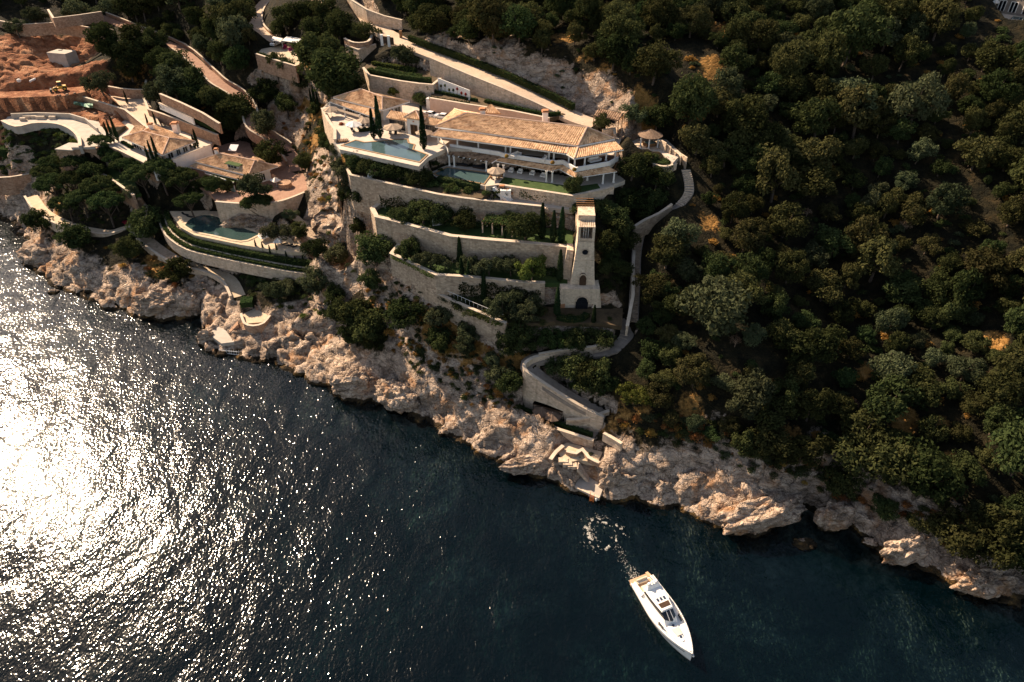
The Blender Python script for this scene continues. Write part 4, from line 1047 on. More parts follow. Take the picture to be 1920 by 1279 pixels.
for poly, sp_, la, lb in FOREST:
    ins = inside(UU, VV, poly) & ~near_pad & (ZZ > 3) & (XX < 150)
    js, is_ = np.nonzero(ins)
    order = RNG.permutation(len(js))
    for k in order:
        x, y = XX[js[k], is_[k]], YY[js[k], is_[k]]
        dens = sp_*(0.8+0.55*vnoise(np.array(x/16), np.array(y/16), 0, 3))
        if DRY[js[k], is_[k]] > 0.35: continue
        if any((x-a)**2+(y-b)**2 < max(dens, c)**2 for a, b, c in placed[-700:]): continue
        placed.append((x, y, dens*0.8))
        rad = random.choice([2.6,3.2,3.8,4.4,5.2,6.0])*random.uniform(.9,1.12)*min(1.1, dens/4.9)
        if random.random() < 0.16: rad *= 0.6
        rad *= 0.97
        fu, fv = UU[js[k], is_[k]], VV[js[k], is_[k]]
        rpx = rad/px_size((x, y, ZZ[js[k], is_[k]])); cv_ = fv-rpx*0.9
        if any(fu+rpx*.8 > a_ and fu-rpx*.8 < b_ and cv_+rpx*.85 > c_ and cv_-rpx*.8 < d_ for a_, b_, c_, d_ in [(1858,1990,-60,62),(1266,1322,84,150),(1272,1300,322,398),(1182,1200,440,606),(1500,1528,384,412)]): continue
        sz = "large" if rad > 4.6 else "small" if rad < 3.1 else "middling"
        if fu > 1190 and fv > 175:
            zn = ("above the shore rocks" if fv > 735 else "beside the hillside stairs" if fu < 1330 else "along the right picture edge" if fu > 1760 else
                  "in the upper forest" if fv < 340 else "in the forest heart" if fv < 540 else "in the lower forest") + (", left half" if fu < 1540 and fv <= 735 and fu >= 1330 else ", right half" if 1540 <= fu <= 1760 and fv <= 735 else "")
        elif fu > 1190: zn = "under the top edge, right hillside" + (", left third" if fu < 1420 else ", middle third" if fu < 1660 else ", right third")
        elif fu > 680: zn = "above the road and orange cliff" + (", left half" if fu < 930 else ", right half")
        elif fu > 245: zn = "above the red road"
        else: zn = "in the top left corner"
        la_, lb_ = sz+" pine "+zn, sz+" oak "+zn
        if random.random() < 0.66: plant("pine", (x, y, ZZ[js[k], is_[k]]-0.2), rad, la_, la.replace("pine", "pines"), random.uniform(.85, 1.3), random.choice([None,None,None,"leaf_olive","leaf_dark","leaf_pine"]))
        else: plant("oak", (x, y, ZZ[js[k], is_[k]]-0.2), rad*0.95, lb_, lb.replace("oak", "oaks"), random.uniform(.85, 1.15), "leaf_forest" if random.random() < .4 else None)
print("forest trees", len(placed))

# shrubs and undergrowth
def shrub_mesh(seed, mat, n_=9, per=60, size=0.16):
    rg = np.random.default_rng(seed)
    c = sphere_pts(rg, n_)*0.62; c[:, 2] = np.abs(c[:, 2])*0.7+0.15
    pts, nr = clump_cloud(rg, c, 0.32+0.2*rg.random(n_), per)
    return leaf_mesh("shrub", pts, nr, size, MATS[mat], 0.8, 1.1, seed)
SHRUB = {k: [shrub_mesh(90+i, k) for i in range(3)] for k in ("leaf_dark", "leaf_hedge", "leaf_dry", "leaf_olive", "leaf_bright", "leaf_magenta", "leaf_red", "leaf_pine")}
def shrub(loc, rad, mat, label, group=None, zs=1.0, name="shrub"):
    o = link(name, random.choice(SHRUB[mat])); o.location = loc; o.rotation_euler = (0, 0, random.random()*6.28)
    o.scale = (rad*random.uniform(.85,1.15), rad*random.uniform(.85,1.15), rad*zs)
    return tag(o, label, "shrub", group)
def shrub_px(u, v, dpx, mat, label, group=None, zs=1.0, name="shrub"):
    g = G(u, v, 0.5); return shrub(g, dpx*px_size(g)/2, mat, label, group, zs, name)
def scatter_mass(poly, n_, mats, r0, r1, label, name="undergrowth"):
    """growth nobody could count: one object"""
    ins = inside(UU, VV, poly) & ~near_pad & (ZZ > 2.2)
    js, is_ = np.nonzero(ins); bufs = {}
    for k in RNG.choice(len(js), min(n_, len(js)), replace=False):
        mt = random.choice(mats); me = random.choice(SHRUB[mt])
        if me.name not in bufs:
            a_ = np.zeros(len(me.vertices)*3, np.float32); me.vertices.foreach_get("co", a_); bufs[me.name] = (a_.reshape(-1, 3), mt, [])
        t = random.random()*6.283; r_ = random.uniform(r0, r1); c_, s_ = math.cos(t)*r_, math.sin(t)*r_
        A = bufs[me.name][0]; B = np.stack([A[:,0]*c_-A[:,1]*s_, A[:,0]*s_+A[:,1]*c_, A[:,2]*r_*random.uniform(.6,1.1)], 1)
        bufs[me.name][2].append(B + np.array([XX[js[k],is_[k]], YY[js[k],is_[k]], ZZ[js[k],is_[k]]-0.1]))
    if not bufs: print('nothing to scatter', label); return
    ml = sorted(set(b[1] for b in bufs.values())); V = []; MI = []
    for A, mt, L_ in bufs.values():
        for B in L_: V.append(B); MI += [ml.index(mt)]*(len(B)//4)
    V = np.concatenate(V).astype(np.float32); nq = len(V)//4
    me = bpy.data.meshes.new(name); me.vertices.add(len(V)); me.vertices.foreach_set("co", V.ravel())
    me.loops.add(nq*4); me.loops.foreach_set("vertex_index", np.arange(nq*4, dtype=np.int32))
    me.polygons.add(nq); me.polygons.foreach_set("loop_start", np.arange(0, nq*4, 4, dtype=np.int32))
    for mt in ml: me.materials.append(MATS[mt])
    me.polygons.foreach_set("material_index", np.array(MI, np.int32)); me.update(calc_edges=True)
    o = link(name, me); o["kind"] = "stuff"; o["label"] = label
def scatter(poly, n_, mats, r0, r1, label, group, name="shrub", zs=(0.7, 1.1)):
    ins = inside(UU, VV, poly) & ~near_pad & (ZZ > 2.2)
    js, is_ = np.nonzero(ins)
    for k in RNG.choice(len(js), min(n_, len(js)), replace=False):
        mt = random.choice(mats)
        shrub((XX[js[k],is_[k]], YY[js[k],is_[k]], ZZ[js[k],is_[k]]-0.1), random.uniform(r0, r1), mt, label, group, random.uniform(*zs), name)
scatter([(540,120),(660,150),(610,210),(640,330),(700,400),(730,470),(690,540),(640,520),(600,420),(570,330),(500,240),(480,150)], 56, ["leaf_dark","leaf_olive","leaf_bright","leaf_dry"], .6, 1.7, "small wild shrub on the rocky gully below the pool house", "shrubs of the gully")
scatter([(740,520),(820,560),(940,620),(970,700),(960,770),(860,730),(760,660),(700,600),(690,540)], 60, ["leaf_dry","leaf_dry","leaf_olive","leaf_dark"], .6, 1.6, "orange or green scrub bush below the lowest garden walls", "scrub below the garden walls")
scatter([(400,510),(560,505),(640,540),(640,600),(560,600),(480,560),(430,545)], 36, ["leaf_dark","leaf_olive","leaf_bright"], .6, 1.6, "wild shrub on the rocks below the pool hedges", "shrubs below the pool hedges")
scatter([(60,390),(180,440),(330,495),(420,530),(380,560),(280,520),(170,480),(80,440)], 30, ["leaf_dark","leaf_olive","leaf_dry"], .5, 1.5, "wild shrub on the rocks below the coast path", "shrubs below the coast path")
scatter([(1150,800),(1300,850),(1500,910),(1640,960),(1800,1040),(1920,1080),(1920,1040),(1700,960),(1480,870),(1260,790)], 60, ["leaf_dark","leaf_olive","leaf_dry"], .4, 1.5, "low shrub on the pale rocks at the foot of the forest", "shrubs at the foot of the forest")
scatter_mass([(1180,260),(1330,420),(1250,600),(1210,760),(1300,820),(1600,860),(1900,980),(1900,20),(1300,20)], 420, ["leaf_dark","leaf_olive","leaf_dry","leaf_pine"], .6, 1.9, "dark undergrowth between the trees of the right hillside")
scatter_mass([(780,90),(1200,215),(1240,20),(760,0)], 120, ["leaf_dark","leaf_dry","leaf_olive"], .4, 1.3, "scrub on the hill and rock face above the road")
scatter_mass([(230,70),(420,150),(470,230),(430,260),(330,200),(220,150)], 110, ["leaf_dark","leaf_olive","leaf_dry"], .5, 1.4, "scrub on the slope above the left villa")
scatter_mass([(330,0),(470,0),(470,160),(400,110)], 60, ["leaf_dark","leaf_olive"], .5, 1.4, "scrub on the slope above the red road")
scatter_mass([(1130,360),(1270,340),(1260,390),(1190,430),(1180,600),(1120,560),(1120,400)], 90, ["leaf_dark","leaf_pine","leaf_olive"], .6, 1.5, "dark undergrowth in the shaded hollow by the hillside stairs")
scatter_mass([(0,240),(110,236),(145,262),(110,290),(80,325),(0,330)], 150, ["leaf_hedge","leaf_olive","leaf_bright","leaf_dark"], .6, 1.6, "garden planting on the bank inside the promenade curve")
scatter_mass([(70,330),(130,300),(240,370),(260,425),(190,425),(100,400),(75,370)], 110, ["leaf_hedge","leaf_dark"], .5, 1.2, "ground cover under the umbrella pine cluster")
scatter_mass([(955,610),(1150,610),(1160,650),(1000,665),(960,660)], 60, ["leaf_hedge","leaf_dark"], .7, 1.3, "garden planting above the hairpin path")
scatter_mass([(1010,685),(1140,670),(1145,760),(1090,745)], 60, ["leaf_hedge","leaf_dark"], .7, 1.3, "garden planting inside the loop of the hairpin path")
scatter_mass([(690,540),(740,520),(820,560),(960,640),(985,700),(975,770),(880,760),(760,680),(700,620)], 240, ["leaf_dry","leaf_dark","leaf_olive","leaf_dark"], .4, 1.2, "dark and orange scrub below the garden walls")
scatter_mass([(480,130),(660,150),(610,210),(640,330),(700,400),(730,470),(690,540),(640,520),(600,420),(570,330),(480,240)], 170, ["leaf_dark","leaf_olive","leaf_dry","leaf_dry"], .3, 1.0, "dry grass and scrub of the rocky gully")
scatter_mass([(350,465),(480,492),(580,512),(610,540),(520,560),(440,530),(350,500)], 110, ["leaf_dark","leaf_olive","leaf_hedge"], .6, 1.4, "shrub bank between pool hedges and the coast path")
scatter_mass([(1150,790),(1300,830),(1500,890),(1640,950),(1800,1020),(1920,1060),(1920,1000),(1700,940),(1480,850),(1260,770)], 150, ["leaf_dark","leaf_olive","leaf_dry"], .5, 1.5, "scrub at the foot of the forest")
scatter_mass([(690,118),(740,124),(806,134),(822,148),(810,157),(750,150),(690,138)], 0, ["leaf_hedge"], .5, 1.0, "x") if False else None
def row_mass(px, n_, mats, r0, r1, label, w=.8):
    # planting along a line of (u, v, z), grown into one mass
    pts = [P(*q) for q in px]; ml = sorted(set(mats)); V = []; MI = []
    for _ in range(n_):
        i_ = random.randrange(len(pts)-1); c_ = pts[i_].lerp(pts[i_+1], random.random()); mt = random.choice(mats); me = random.choice(SHRUB[mt])
        a_ = np.zeros(len(me.vertices)*3, np.float32); me.vertices.foreach_get("co", a_); A = a_.reshape(-1, 3)*random.uniform(r0, r1)
        t = random.random()*6.283; B = np.stack([A[:,0]*math.cos(t)-A[:,1]*math.sin(t), A[:,0]*math.sin(t)+A[:,1]*math.cos(t), A[:,2]], 1)
        V.append(B+np.array([c_.x+random.gauss(0,w), c_.y+random.gauss(0,w), c_.z])); MI += [ml.index(mt)]*(len(B)//4)
    V = np.concatenate(V).astype(np.float32); c0 = V.mean(0); V -= c0; nq = len(V)//4
    me = bpy.data.meshes.new("planting"); me.vertices.add(len(V)); me.vertices.foreach_set("co", V.ravel()); me.loops.add(nq*4); me.loops.foreach_set("vertex_index", np.arange(nq*4, dtype=np.int32))
    me.polygons.add(nq); me.polygons.foreach_set("loop_start", np.arange(0, nq*4, 4, dtype=np.int32))
    for mt in ml: me.materials.append(MATS[mt])
    me.polygons.foreach_set("material_index", np.array(MI, np.int32)); me.update(calc_edges=True)
    o = link("planting", me); o.location = c0; o["kind"] = "stuff"; o["label"] = label
row_mass([(0,241,25.4),(30,247,25.6),(60,242,25.6),(112,246,25.4),(136,258,25.2),(140,272,25)], 70, ["leaf_hedge","leaf_olive","leaf_bright"], .6, 1.3, "planting on the bank right under the promenade parapet")
row_mass([(730,395,33),(820,412,33),(908,424,33),(1010,430,33)], 60, ["leaf_dark","leaf_hedge"], .8, 1.7, "shrubs along the back wall of the upper garden")
row_mass([(765,468,27.5),(845,490,27.5),(904,497,27.5),(989,504,27.5),(1040,508,27.5)], 80, ["leaf_dark","leaf_olive","leaf_hedge"], .8, 1.9, "shrubs along the back wall of the middle terrace")
row_mass([(840,562,22.3),(915,574,22.3),(1010,582,22.3)], 60, ["leaf_dark","leaf_olive"], .9, 1.9, "shrubs along the back wall of the lowest terrace")
row_mass([(860,580,22.3),(930,600,22.3),(1010,603,22.3)], 40, ["leaf_dark","leaf_olive"], .7, 1.5, "shrubs on the lowest terrace")
row_mass([(660,320,39),(730,334,39),(800,346,39),(900,364,39)], 60, ["leaf_dark","leaf_hedge"], .7, 1.4, "dark planting under the clipped trees")
row_mass([(352,336,21),(372,350,20.5),(395,368,20)], 34, ["leaf_dark","leaf_hedge"], .7, 1.6, "shrubs below the balcony of the villa with the roof terrace", 1.2)
row_mass([(1080,396,37.5),(1110,390,37.5),(1135,380,37.5)], 30, ["leaf_dark"], .8, 1.8, "dark shrubs right of the landing by the tower", 1.2)
for u, v, d in [(400,356,30),(428,366,28),(380,345,26)]: T("oak", u, v, d, "dark tree under the balcony of the villa with the roof terrace", "trees under the balcony")
for u, v, d in [(646,345,34),(665,385,34),(676,425,36),(640,320,28),(655,410,30)]: T("oak", u, v, d, "oak clinging to the slope left of the tall terrace walls", "oaks left of the terrace walls", 1.0, "leaf_olive" if random.random() < .5 else None)
for u, v, d, mt, la in [(236,421,16,"leaf_red","bush of red flowers at the corner of the coast path"),(292,487,26,"leaf_dry","yellow broom bush on the rocks below the coast path"),(310,505,20,"leaf_dry","second yellow bush on the rocks beside the dark round tree"),
     (640,232,14,"leaf_red","pink flowering bush in the corner of the sun terrace"),(720,390,12,"leaf_bright","clipped yellow green bush at the tip of the upper garden"),(1213,292,22,"leaf_bright","yellow green bush under the hot tub gazebo"),
     (812,307,26,"leaf_dark","dark clipped shrubs on the bank between the two pools"),(828,318,16,"leaf_dark","round topiary ball by the small pool steps"),(1142,598,14,"leaf_dark","dark topiary ball on the path below the tower"),(1068,592,20,"leaf_dark","clipped dark bush on the tower forecourt"),
     (500,352,16,"leaf_hedge","small tree in the round brick planter"),(940,368,60,"leaf_dark","dark ivy mound beside the white garden stairs"),(815,345,30,"leaf_hedge","wide dark shrubbery in front of the small pool"),(850,352,30,"leaf_hedge","shrubbery right of the middle under the small pool"),(880,358,26,"leaf_hedge","shrubbery under the right end of the small pool")]:
    shrub_px(u, v, d, mt, la, None, .9)

# hedges: clipped bodies with a leafy skin
def hedge(label, px, w, h, mat="leaf_hedge", smooth=2, dens=9.0, group=None):
    pts = [P(*p) if not isinstance(p, Vector) else p for p in px]
    if smooth: pts = smooth_line(pts, smooth)
    base = sum(pts, Vector((0,0,0)))/len(pts)
    rg = np.random.default_rng(int(abs(base.x*10))+3)
    P_, N_ = [], []
    for a, b in zip(pts[:-1], pts[1:]):
        L_ = (b-a).length; d = (b-a)/L_; nn = np.array([-d.y, d.x, 0.0])
        k = int(L_*(w+2*h)*dens)
        t = rg.random(k)[:, None]; q = rg.random(k)*(w+2*h)
        side = np.where(q < h, -w/2, np.where(q > h+w, w/2, q-h-w/2))
        zz = np.where(q < h, q, np.where(q > h+w, 2*h+w-q, h))
        base_p = np.array(a)[None, :]*(1-t)+np.array(b)[None, :]*t
        P_.append(base_p + nn[None, :]*side[:, None] + np.array([0,0,1.0])*zz[:, None] + rg.normal(0, .07, (k, 3)))
        N_.append(np.where((zz > h-0.01)[:, None], np.array([[0,0,1.0]]), nn[None, :]*np.sign(side)[:, None]))
    pp = np.concatenate(P_)-np.array(base); nn_ = np.concatenate(N_)
    r = thing("hedge", label, "hedge", base, 0, group)
    link("leaves", leaf_mesh("leaves", pp, nn_, 0.34, MATS[mat], 0.5, 1.0, 5), r)
    part(r, "core", strip_solid(MB(), pts, w/2-0.12, 0, h-0.12), MATS["leaf_cypress"])
    return r
hedge("long clipped hedge on the hill side of the road below the cliff", [(768,76,54.4),(800,89,53.6),(880,118,52.0),(960,150,50.8),(1040,188,48.4),(1075,206,47.6)], 1.4, 1.6, "leaf_dark")
hedge("clipped hedge crowning the bastion wall", [(692,136,49),(750,148,49),(808,155,49)], 1.6, 1.3, "leaf_dark")
0 and hedge("bushy planting between pool hedge and stepped coast path", [(352,470,11.6),(390,480,11.8),(430,488,12),(470,497,12)], 3.0, 2.0, "leaf_dark", dens=7)
hedge("upper clipped hedge curving round the kidney shaped pool", off_line(DECK_EDGE, 0.95, 15.4, 14.4), 1.2, 1.5, "leaf_hedge", 0)
hedge("lower clipped hedge under the kidney shaped pool", off_line(DECK_EDGE, 2.5, 14.7, 13.3), 1.2, 1.0, "leaf_hedge", 0)
hedge("low hedge along the sea deck wall", [(972,766,6.0),(1003,783,6.0),(1050,800,6.0),(1111,820,6.0)], 0.9, 1.2, "leaf_hedge")
hedge("short hedge along the cypresses of the big pool", [(673,247,44),(690,246,44),(706,241,44)], 0.8, 0.9, "leaf_dark")
hedge("clipped hedge on the left villa's patio", [(230,268,27),(250,279,27)], 1.0, 0.8, "leaf_hedge")
hedge("hedge rows in the bed below the bank left of the small pool", [(822,341,39),(860,349,39),(898,357,39)], 1.6, 1.5, "leaf_dark")
hedge("low hedge lining the roadside garden under the white wall", [(815,174,47.2),(850,181,47.2),(895,191,47.2)], 0.9, 0.8, "leaf_dark")
hedge("low hedge lining the roadside garden behind the main roof", [(910,192,47.2),(960,204,47.2),(1020,217,47.2),(1050,215,47.2)], 1.1, 0.9, "leaf_hedge")
hedge("creeper hedge hanging over the parking court wall", [(806,188,46.6),(840,194,46.6),(880,199,46.6)], 1.0, 1.0, "leaf_dark")
hedge("curved low hedge in front of the gazebo wall", [(1222,302,42.4),(1240,306,42.4),(1262,300,42.4)], 2.2, .5, "leaf_hedge")
hedge("square dark hedge block on the small platform", [(453,572,6.4),(476,570,6.4)], 3.0, 1.6, "leaf_hedge", 0)
hedge("long green hedge strip in the beds above the left villa", [(302,200,32.6),(345,217,32),(385,235,31.4),(405,246,31)], 1.6, 0.9, "leaf_hedge")
hedge("second green hedge strip in the beds above the left villa", [(306,190,34.6),(345,204,34.4),(380,222,34)], 1.0, 0.9, "leaf_dark")
hedge("dark curved hedge in front of the tower podium", [(1046,597,22.3),(1065,602,22.3),(1090,600,22.3),(1100,592,22.3)], 1.6, .9, "leaf_dark")
hedge("strip of grass hedge on the flower terrace wall by the shelter", [(484,100,46.5),(520,111,46.5),(552,121,46.5)], 0.7, 0.5, "leaf_hedge")
hedge("garden rows of vines in the bastion garden", [(700,122,49),(740,129,49),(780,136,49)], 1.4, 1.1, "leaf_bright")
hedge("second row of vines in the bastion garden", [(706,130,49),(745,138,49),(790,145,49)], 1.6, .7, "leaf_hedge")
hedge("clipped hedge along the far dark bank at the left edge", [(-30,290,17.5),(30,290,17.5),(80,296,17.5)], 4.0, 2.6, "leaf_dark", 0, 6)
# ivy climbing the terrace walls
def ivy(label, px, w_m, seed, mat="leaf_dark"):
    rg = np.random.default_rng(seed); mb_p = []
    a, b = P(*px[0]), P(*px[1]); L_ = (b-a).length; d = (b-a)/L_; nn = Vector((d.y, -d.x, 0)).normalized()
    if nn.y > 0: nn = -nn
    k = int(L_*w_m*16); t = rg.random(k); hmax = w_m*(0.35+0.65*vnoise(t*L_/2.0, t*0+seed, 1, seed)); dz = -rg.random(k)*hmax
    if px[2] == "up": dz = -w_m-dz
    pts = np.array(a)[None, :]+np.outer(t*L_, np.array(d)); pts[:, 2] += dz; pts += np.array(nn)[None, :]*(0.42+rg.random((k, 1))*0.2)
    c0 = pts.mean(0); me = leaf_mesh("ivy", pts-c0, np.tile(np.array(nn), (k, 1))+[0,0,.3], 0.32, MATS[mat], .5, 1.0, seed)
    o = link("ivy", me); o.location = c0; tag(o, label, "creeper")
ivy("dark ivy spread over the right half of the middle terrace back wall", [(900,450,33.4),(1030,459,33.4),"up"], 4.6, 3)
ivy("dark ivy over the left half of the middle terrace back wall", [(790,430,33.4),(890,449,33.4),"up"], 4.2, 4)
ivy("dark ivy on the back wall of the upper garden", [(712,350,39),(880,378,39),"up"], 4.5, 5)
ivy("yellow creeper tufts hanging from the cypress terrace wall", [(736,476,28.6),(816,515,28.6),"down"], 1.6, 6, "leaf_bright")
ivy("yellow creeper fringe along the lowest sloping wall", [(870,573,23.4),(945,605,23.2),"down"], 1.9, 7, "leaf_bright")
ivy("dark ivy on the back wall of the lowest terrace", [(860,519,28),(1015,532,28),"up"], 4.2, 8)
ivy("climbing plants on the lawn wall beside the garden stairs", [(975,352,40.2),(1040,361,40.2),"up"], 2.2, 9)
ivy("dark creeper hanging from the bastion wall top", [(692,141,49.4),(806,159,49.4),"down"], 1.2, 10)
# ------------------------------------------------------------------ roofs, walls and openings
def roof_patch(root, name, e0, e1, r1, r0, mat="tiles", rib=0.55, thick=0.2):
    """barrel tiled roof face: e0-e1 eave, r0-r1 ridge (world points); each rib is real relief"""
    e0, e1, r0, r1 = map(Vector, (e0, e1, r0, r1))
    L_ = max((e1-e0).length, (r1-r0).length); D_s = ((e0+e1)/2-(r0+r1)/2).length
    nr_ = max(2, int(L_/rib)); S = nr_*4; M = max(2, int(D_s/1.1))
    nrm = (e1-e0).cross(r0-e0)
    if nrm.length < 1e-6: nrm = (e1-e0).cross(r1-e0)
    nrm.normalize()
    if nrm.z < 0: nrm = -nrm
    vs, uv = [], []
    for j in range(M+1):
        t = j/M; a = e0.lerp(r0, t); b = e1.lerp(r1, t)
        for i in range(S+1):
            s = i/S
            wob = 0.02*math.sin(i*1.7+j*2.3)
            h_ = 0.13*abs(math.sin(math.pi*s*nr_)) + wob
            p_ = a.lerp(b, s) + nrm*h_; vs.append(p_); uv.append((s*nr_, t*D_s/0.45))
    W_ = S+1
    fs = [(j*W_+i, j*W_+i+1, (j+1)*W_+i+1, (j+1)*W_+i) for j in range(M) for i in range(S)]
    o = len(vs)
    dn = Vector((0,0,-thick))
    vs += [e0+dn, e1+dn, r1+dn, r0+dn]; uv += [(0,0),(1,0),(1,1),(0,1)]
    fs += [(o+3, o+2, o+1, o), (0, S, o+1, o)[::-1]]
    fs += [(0, o, o+3, M*W_), (S, M*W_+S, o+2, o+1)]
    mb = MB(); mb.add(vs, fs)
    ob = part(root, name, mb, MATS[mat])
    ul = ob.data.uv_layers.new(name="UVMap")
    li = np.zeros(len(ob.data.loops), np.int32); ob.data.loops.foreach_get("vertex_index", li)
    ul.data.foreach_set("uv", np.array(uv, np.float32)[li].ravel())
    return ob
def ridge_tiles(root, pts, mat="tiles", r=0.16, name="ridge_tiles"):
    mb = MB()
    for a, b in zip(pts[:-1], pts[1:]): mb.tube(Vector(a)+Vector((0,0,.08)), Vector(b)+Vector((0,0,.08)), r, r, 6)
    o = part(root, name, mb, MATS["pink_stone"]); return o
def gutter(root, pts, mat="stucco", w=0.2, h=0.22, dz=-0.16, name="fascia"):
    mb = MB()
    for a, b in zip(pts[:-1], pts[1:]): mb.beam(Vector(a)+Vector((0,0,dz)), Vector(b)+Vector((0,0,dz)), w, h)
    return part(root, name, mb, MATS[mat])
def hip_roof(root, c, r0, r1, mat="tiles", names=("roof",)):
    """c: eave corners front-left, front-right, back-right, back-left; ridge from r0 (left) to r1 (right)"""
    roof_patch(root, "roof_face", c[0], c[1], r1, r0, mat); roof_patch(root, "roof_face", c[1], c[2], r1, r1, mat)
    roof_patch(root, "roof_face", c[2], c[3], r0, r1, mat); roof_patch(root, "roof_face", c[3], c[0], r0, r0, mat)
    ridge_tiles(root, [c[0], r0, r1, c[1]]); ridge_tiles(root, [c[3], r0]); ridge_tiles(root, [c[2], r1])
    gutter(root, [c[0], c[1], c[2], c[3], c[0]])
def inset(poly, d):
    """move polygon edges inward"""
    n_ = len(poly); o = []
    ar = sum(poly[i][0]*poly[(i+1) % n_][1]-poly[(i+1) % n_][0]*poly[i][1] for i in range(n_)); sg = 1 if ar > 0 else -1
    for i in range(n_):
        p0, p1, p2 = Vector(poly[i-1][:2]), Vector(poly[i][:2]), Vector(poly[(i+1) % n_][:2])
        a = (p1-p0).normalized(); b = (p2-p1).normalized()
        n1 = Vector((-a.y, a.x))*sg; n2 = Vector((-b.y, b.x))*sg; m_ = (n1+n2).normalized()
        q = p1 + m_*d/max(0.35, m_.dot(n1)); o.append((q.x, q.y))
    return o
def opening(root, name, a, b, s0, s1, z0, z1, out=0.06, pane="dark_glass", frame="stucco", mull=2, fw=0.09):
    """a window or glazed door on the wall a-b (2-D points), from fraction s0 to s1: pane with a frame and mullions of its own"""
    a, b = Vector((a[0], a[1], 0)), Vector((b[0], b[1], 0)); d = (b-a).normalized(); nn = Vector((d.y, -d.x, 0))
    if nn.y > 0 and abs(nn.y) > 0.2: nn = -nn
    p, q = a.lerp(b, s0)+nn*out, a.lerp(b, s1)+nn*out
    mb = MB(); t = nn*0.04
    mb.hexa([p+Vector((0,0,z0)), q+Vector((0,0,z0)), q-t+Vector((0,0,z0)), p-t+Vector((0,0,z0))], [p+Vector((0,0,z1)), q+Vector((0,0,z1)), q-t+Vector((0,0,z1)), p-t+Vector((0,0,z1))])
    o = part(root, name, mb, MATS[pane])
    fb = MB(); off = nn*0.05
    for k in range(mull+1):
        x = p.lerp(q, k/mull)+off; fb.beam(x+Vector((0,0,z0)), x+Vector((0,0,z1)), fw, fw)
    fb.beam(p+off+Vector((0,0,z1)), q+off+Vector((0,0,z1)), fw, fw)
    part(o, "frame", fb, MATS[frame]); return o
def column(root, p, z1, w=0.34, mat="stucco"):
    mb = MB().box(p.x-w/2, p.x+w/2, p.y-w/2, p.y+w/2, p.z, z1)
    mb.box(p.x-w*.75, p.x+w*.75, p.y-w*.75, p.y+w*.75, p.z, p.z+0.25); mb.box(p.x-w*.7, p.x+w*.7, p.y-w*.7, p.y+w*.7, z1-0.2, z1)
    return part(root, "column", mb, MATS[mat])
def poly_prism(root, name, pts2, z0, z1, mat): return part(root, name, MB().prism(pts2, z0, z1), MATS[mat])
def chimney(root, c, w, h):
    mb = MB().box(c.x-w/2, c.x+w/2, c.y-w/2, c.y+w/2, c.z-1.5, c.z+h)
    o = part(root, "chimney", mb, MATS["stucco"])
    part(o, "chimney_cap", MB().box(c.x-w*.68, c.x+w*.68, c.y-w*.68, c.y+w*.68, c.z+h, c.z+h+0.15).box(c.x-w*.5, c.x+w*.5, c.y-w*.5, c.y+w*.5, c.z+h+0.15, c.z+h+.4), MATS["tiles_dark"] if False else MATS["terracotta"])
def stairs(label, p0, p1, width, n_, mat="stone_pale", name="stairs", solid=0.6, group=None):
    """n_ steps climbing from p0 (low) to p1 (high)"""
    p0, p1 = Vector(p0), Vector(p1); mb = MB()
    hd = Vector((p1.x-p0.x, p1.y-p0.y, 0)); L_ = hd.length; hd.normalize(); sd_ = Vector((-hd.y, hd.x, 0))*width/2
    dz = (p1.z-p0.z)/n_; dl = L_/n_
    for k in range(n_):
        a = p0+hd*dl*k; b = a+hd*dl*1.12; z1 = p0.z+dz*(k+1); z0 = z1-dz-solid
        q = [a-sd_, b-sd_, b+sd_, a+sd_]
        mb.prism([(x.x, x.y) for x in q], z0, z1-0.001*(k % 3))
    return solo(name, label, "stairs", mb, MATS[mat], group=group)
def stairs_on(label, rib, i0, i1, width, rise=0.17, mat="stone_pale", step=0.42):
    """treads laid along a path ribbon"""
    L, Rr = RIB[rib]; pts = [(a+b)/2 for a, b in zip(L, Rr)][i0:i1]; mb = MB()
    for a, b in zip(pts[:-1], pts[1:]):
        n_ = max(1, int((b-a).length/step)); hd = Vector((b.x-a.x, b.y-a.y, 0)).normalized(); s_ = Vector((-hd.y, hd.x, 0))*width/2
        for k in range(n_):
            c = a.lerp(b, (k+.5)/n_); h_ = hd*step*0.34
            mb.prism([((c-s_-h_).x, (c-s_-h_).y), ((c-s_+h_).x, (c-s_+h_).y), ((c+s_+h_).x, (c+s_+h_).y), ((c+s_-h_).x, (c+s_-h_).y)], c.z-0.3, c.z+rise)
    return solo("stairs", label, "stairs", mb, MATS[mat])

# ------------------------------------------------------------------ main villa
Zu, Zl = 43.95, 40.06
villa = thing("villa", "long two storey villa with wide tiled roof and white columns above the terraces", "house", P(960, 320, 40))
EA, EB, EC, ED = P(816,237,47.6), P(1084,273,47.6), P(1152,260,47.6), P(852,204,47.6)
RA, RB = P(876,212,50.0), P(1101,239,50.0)
hip_roof(villa, [EA, EB, EC, ED], RA, RB)
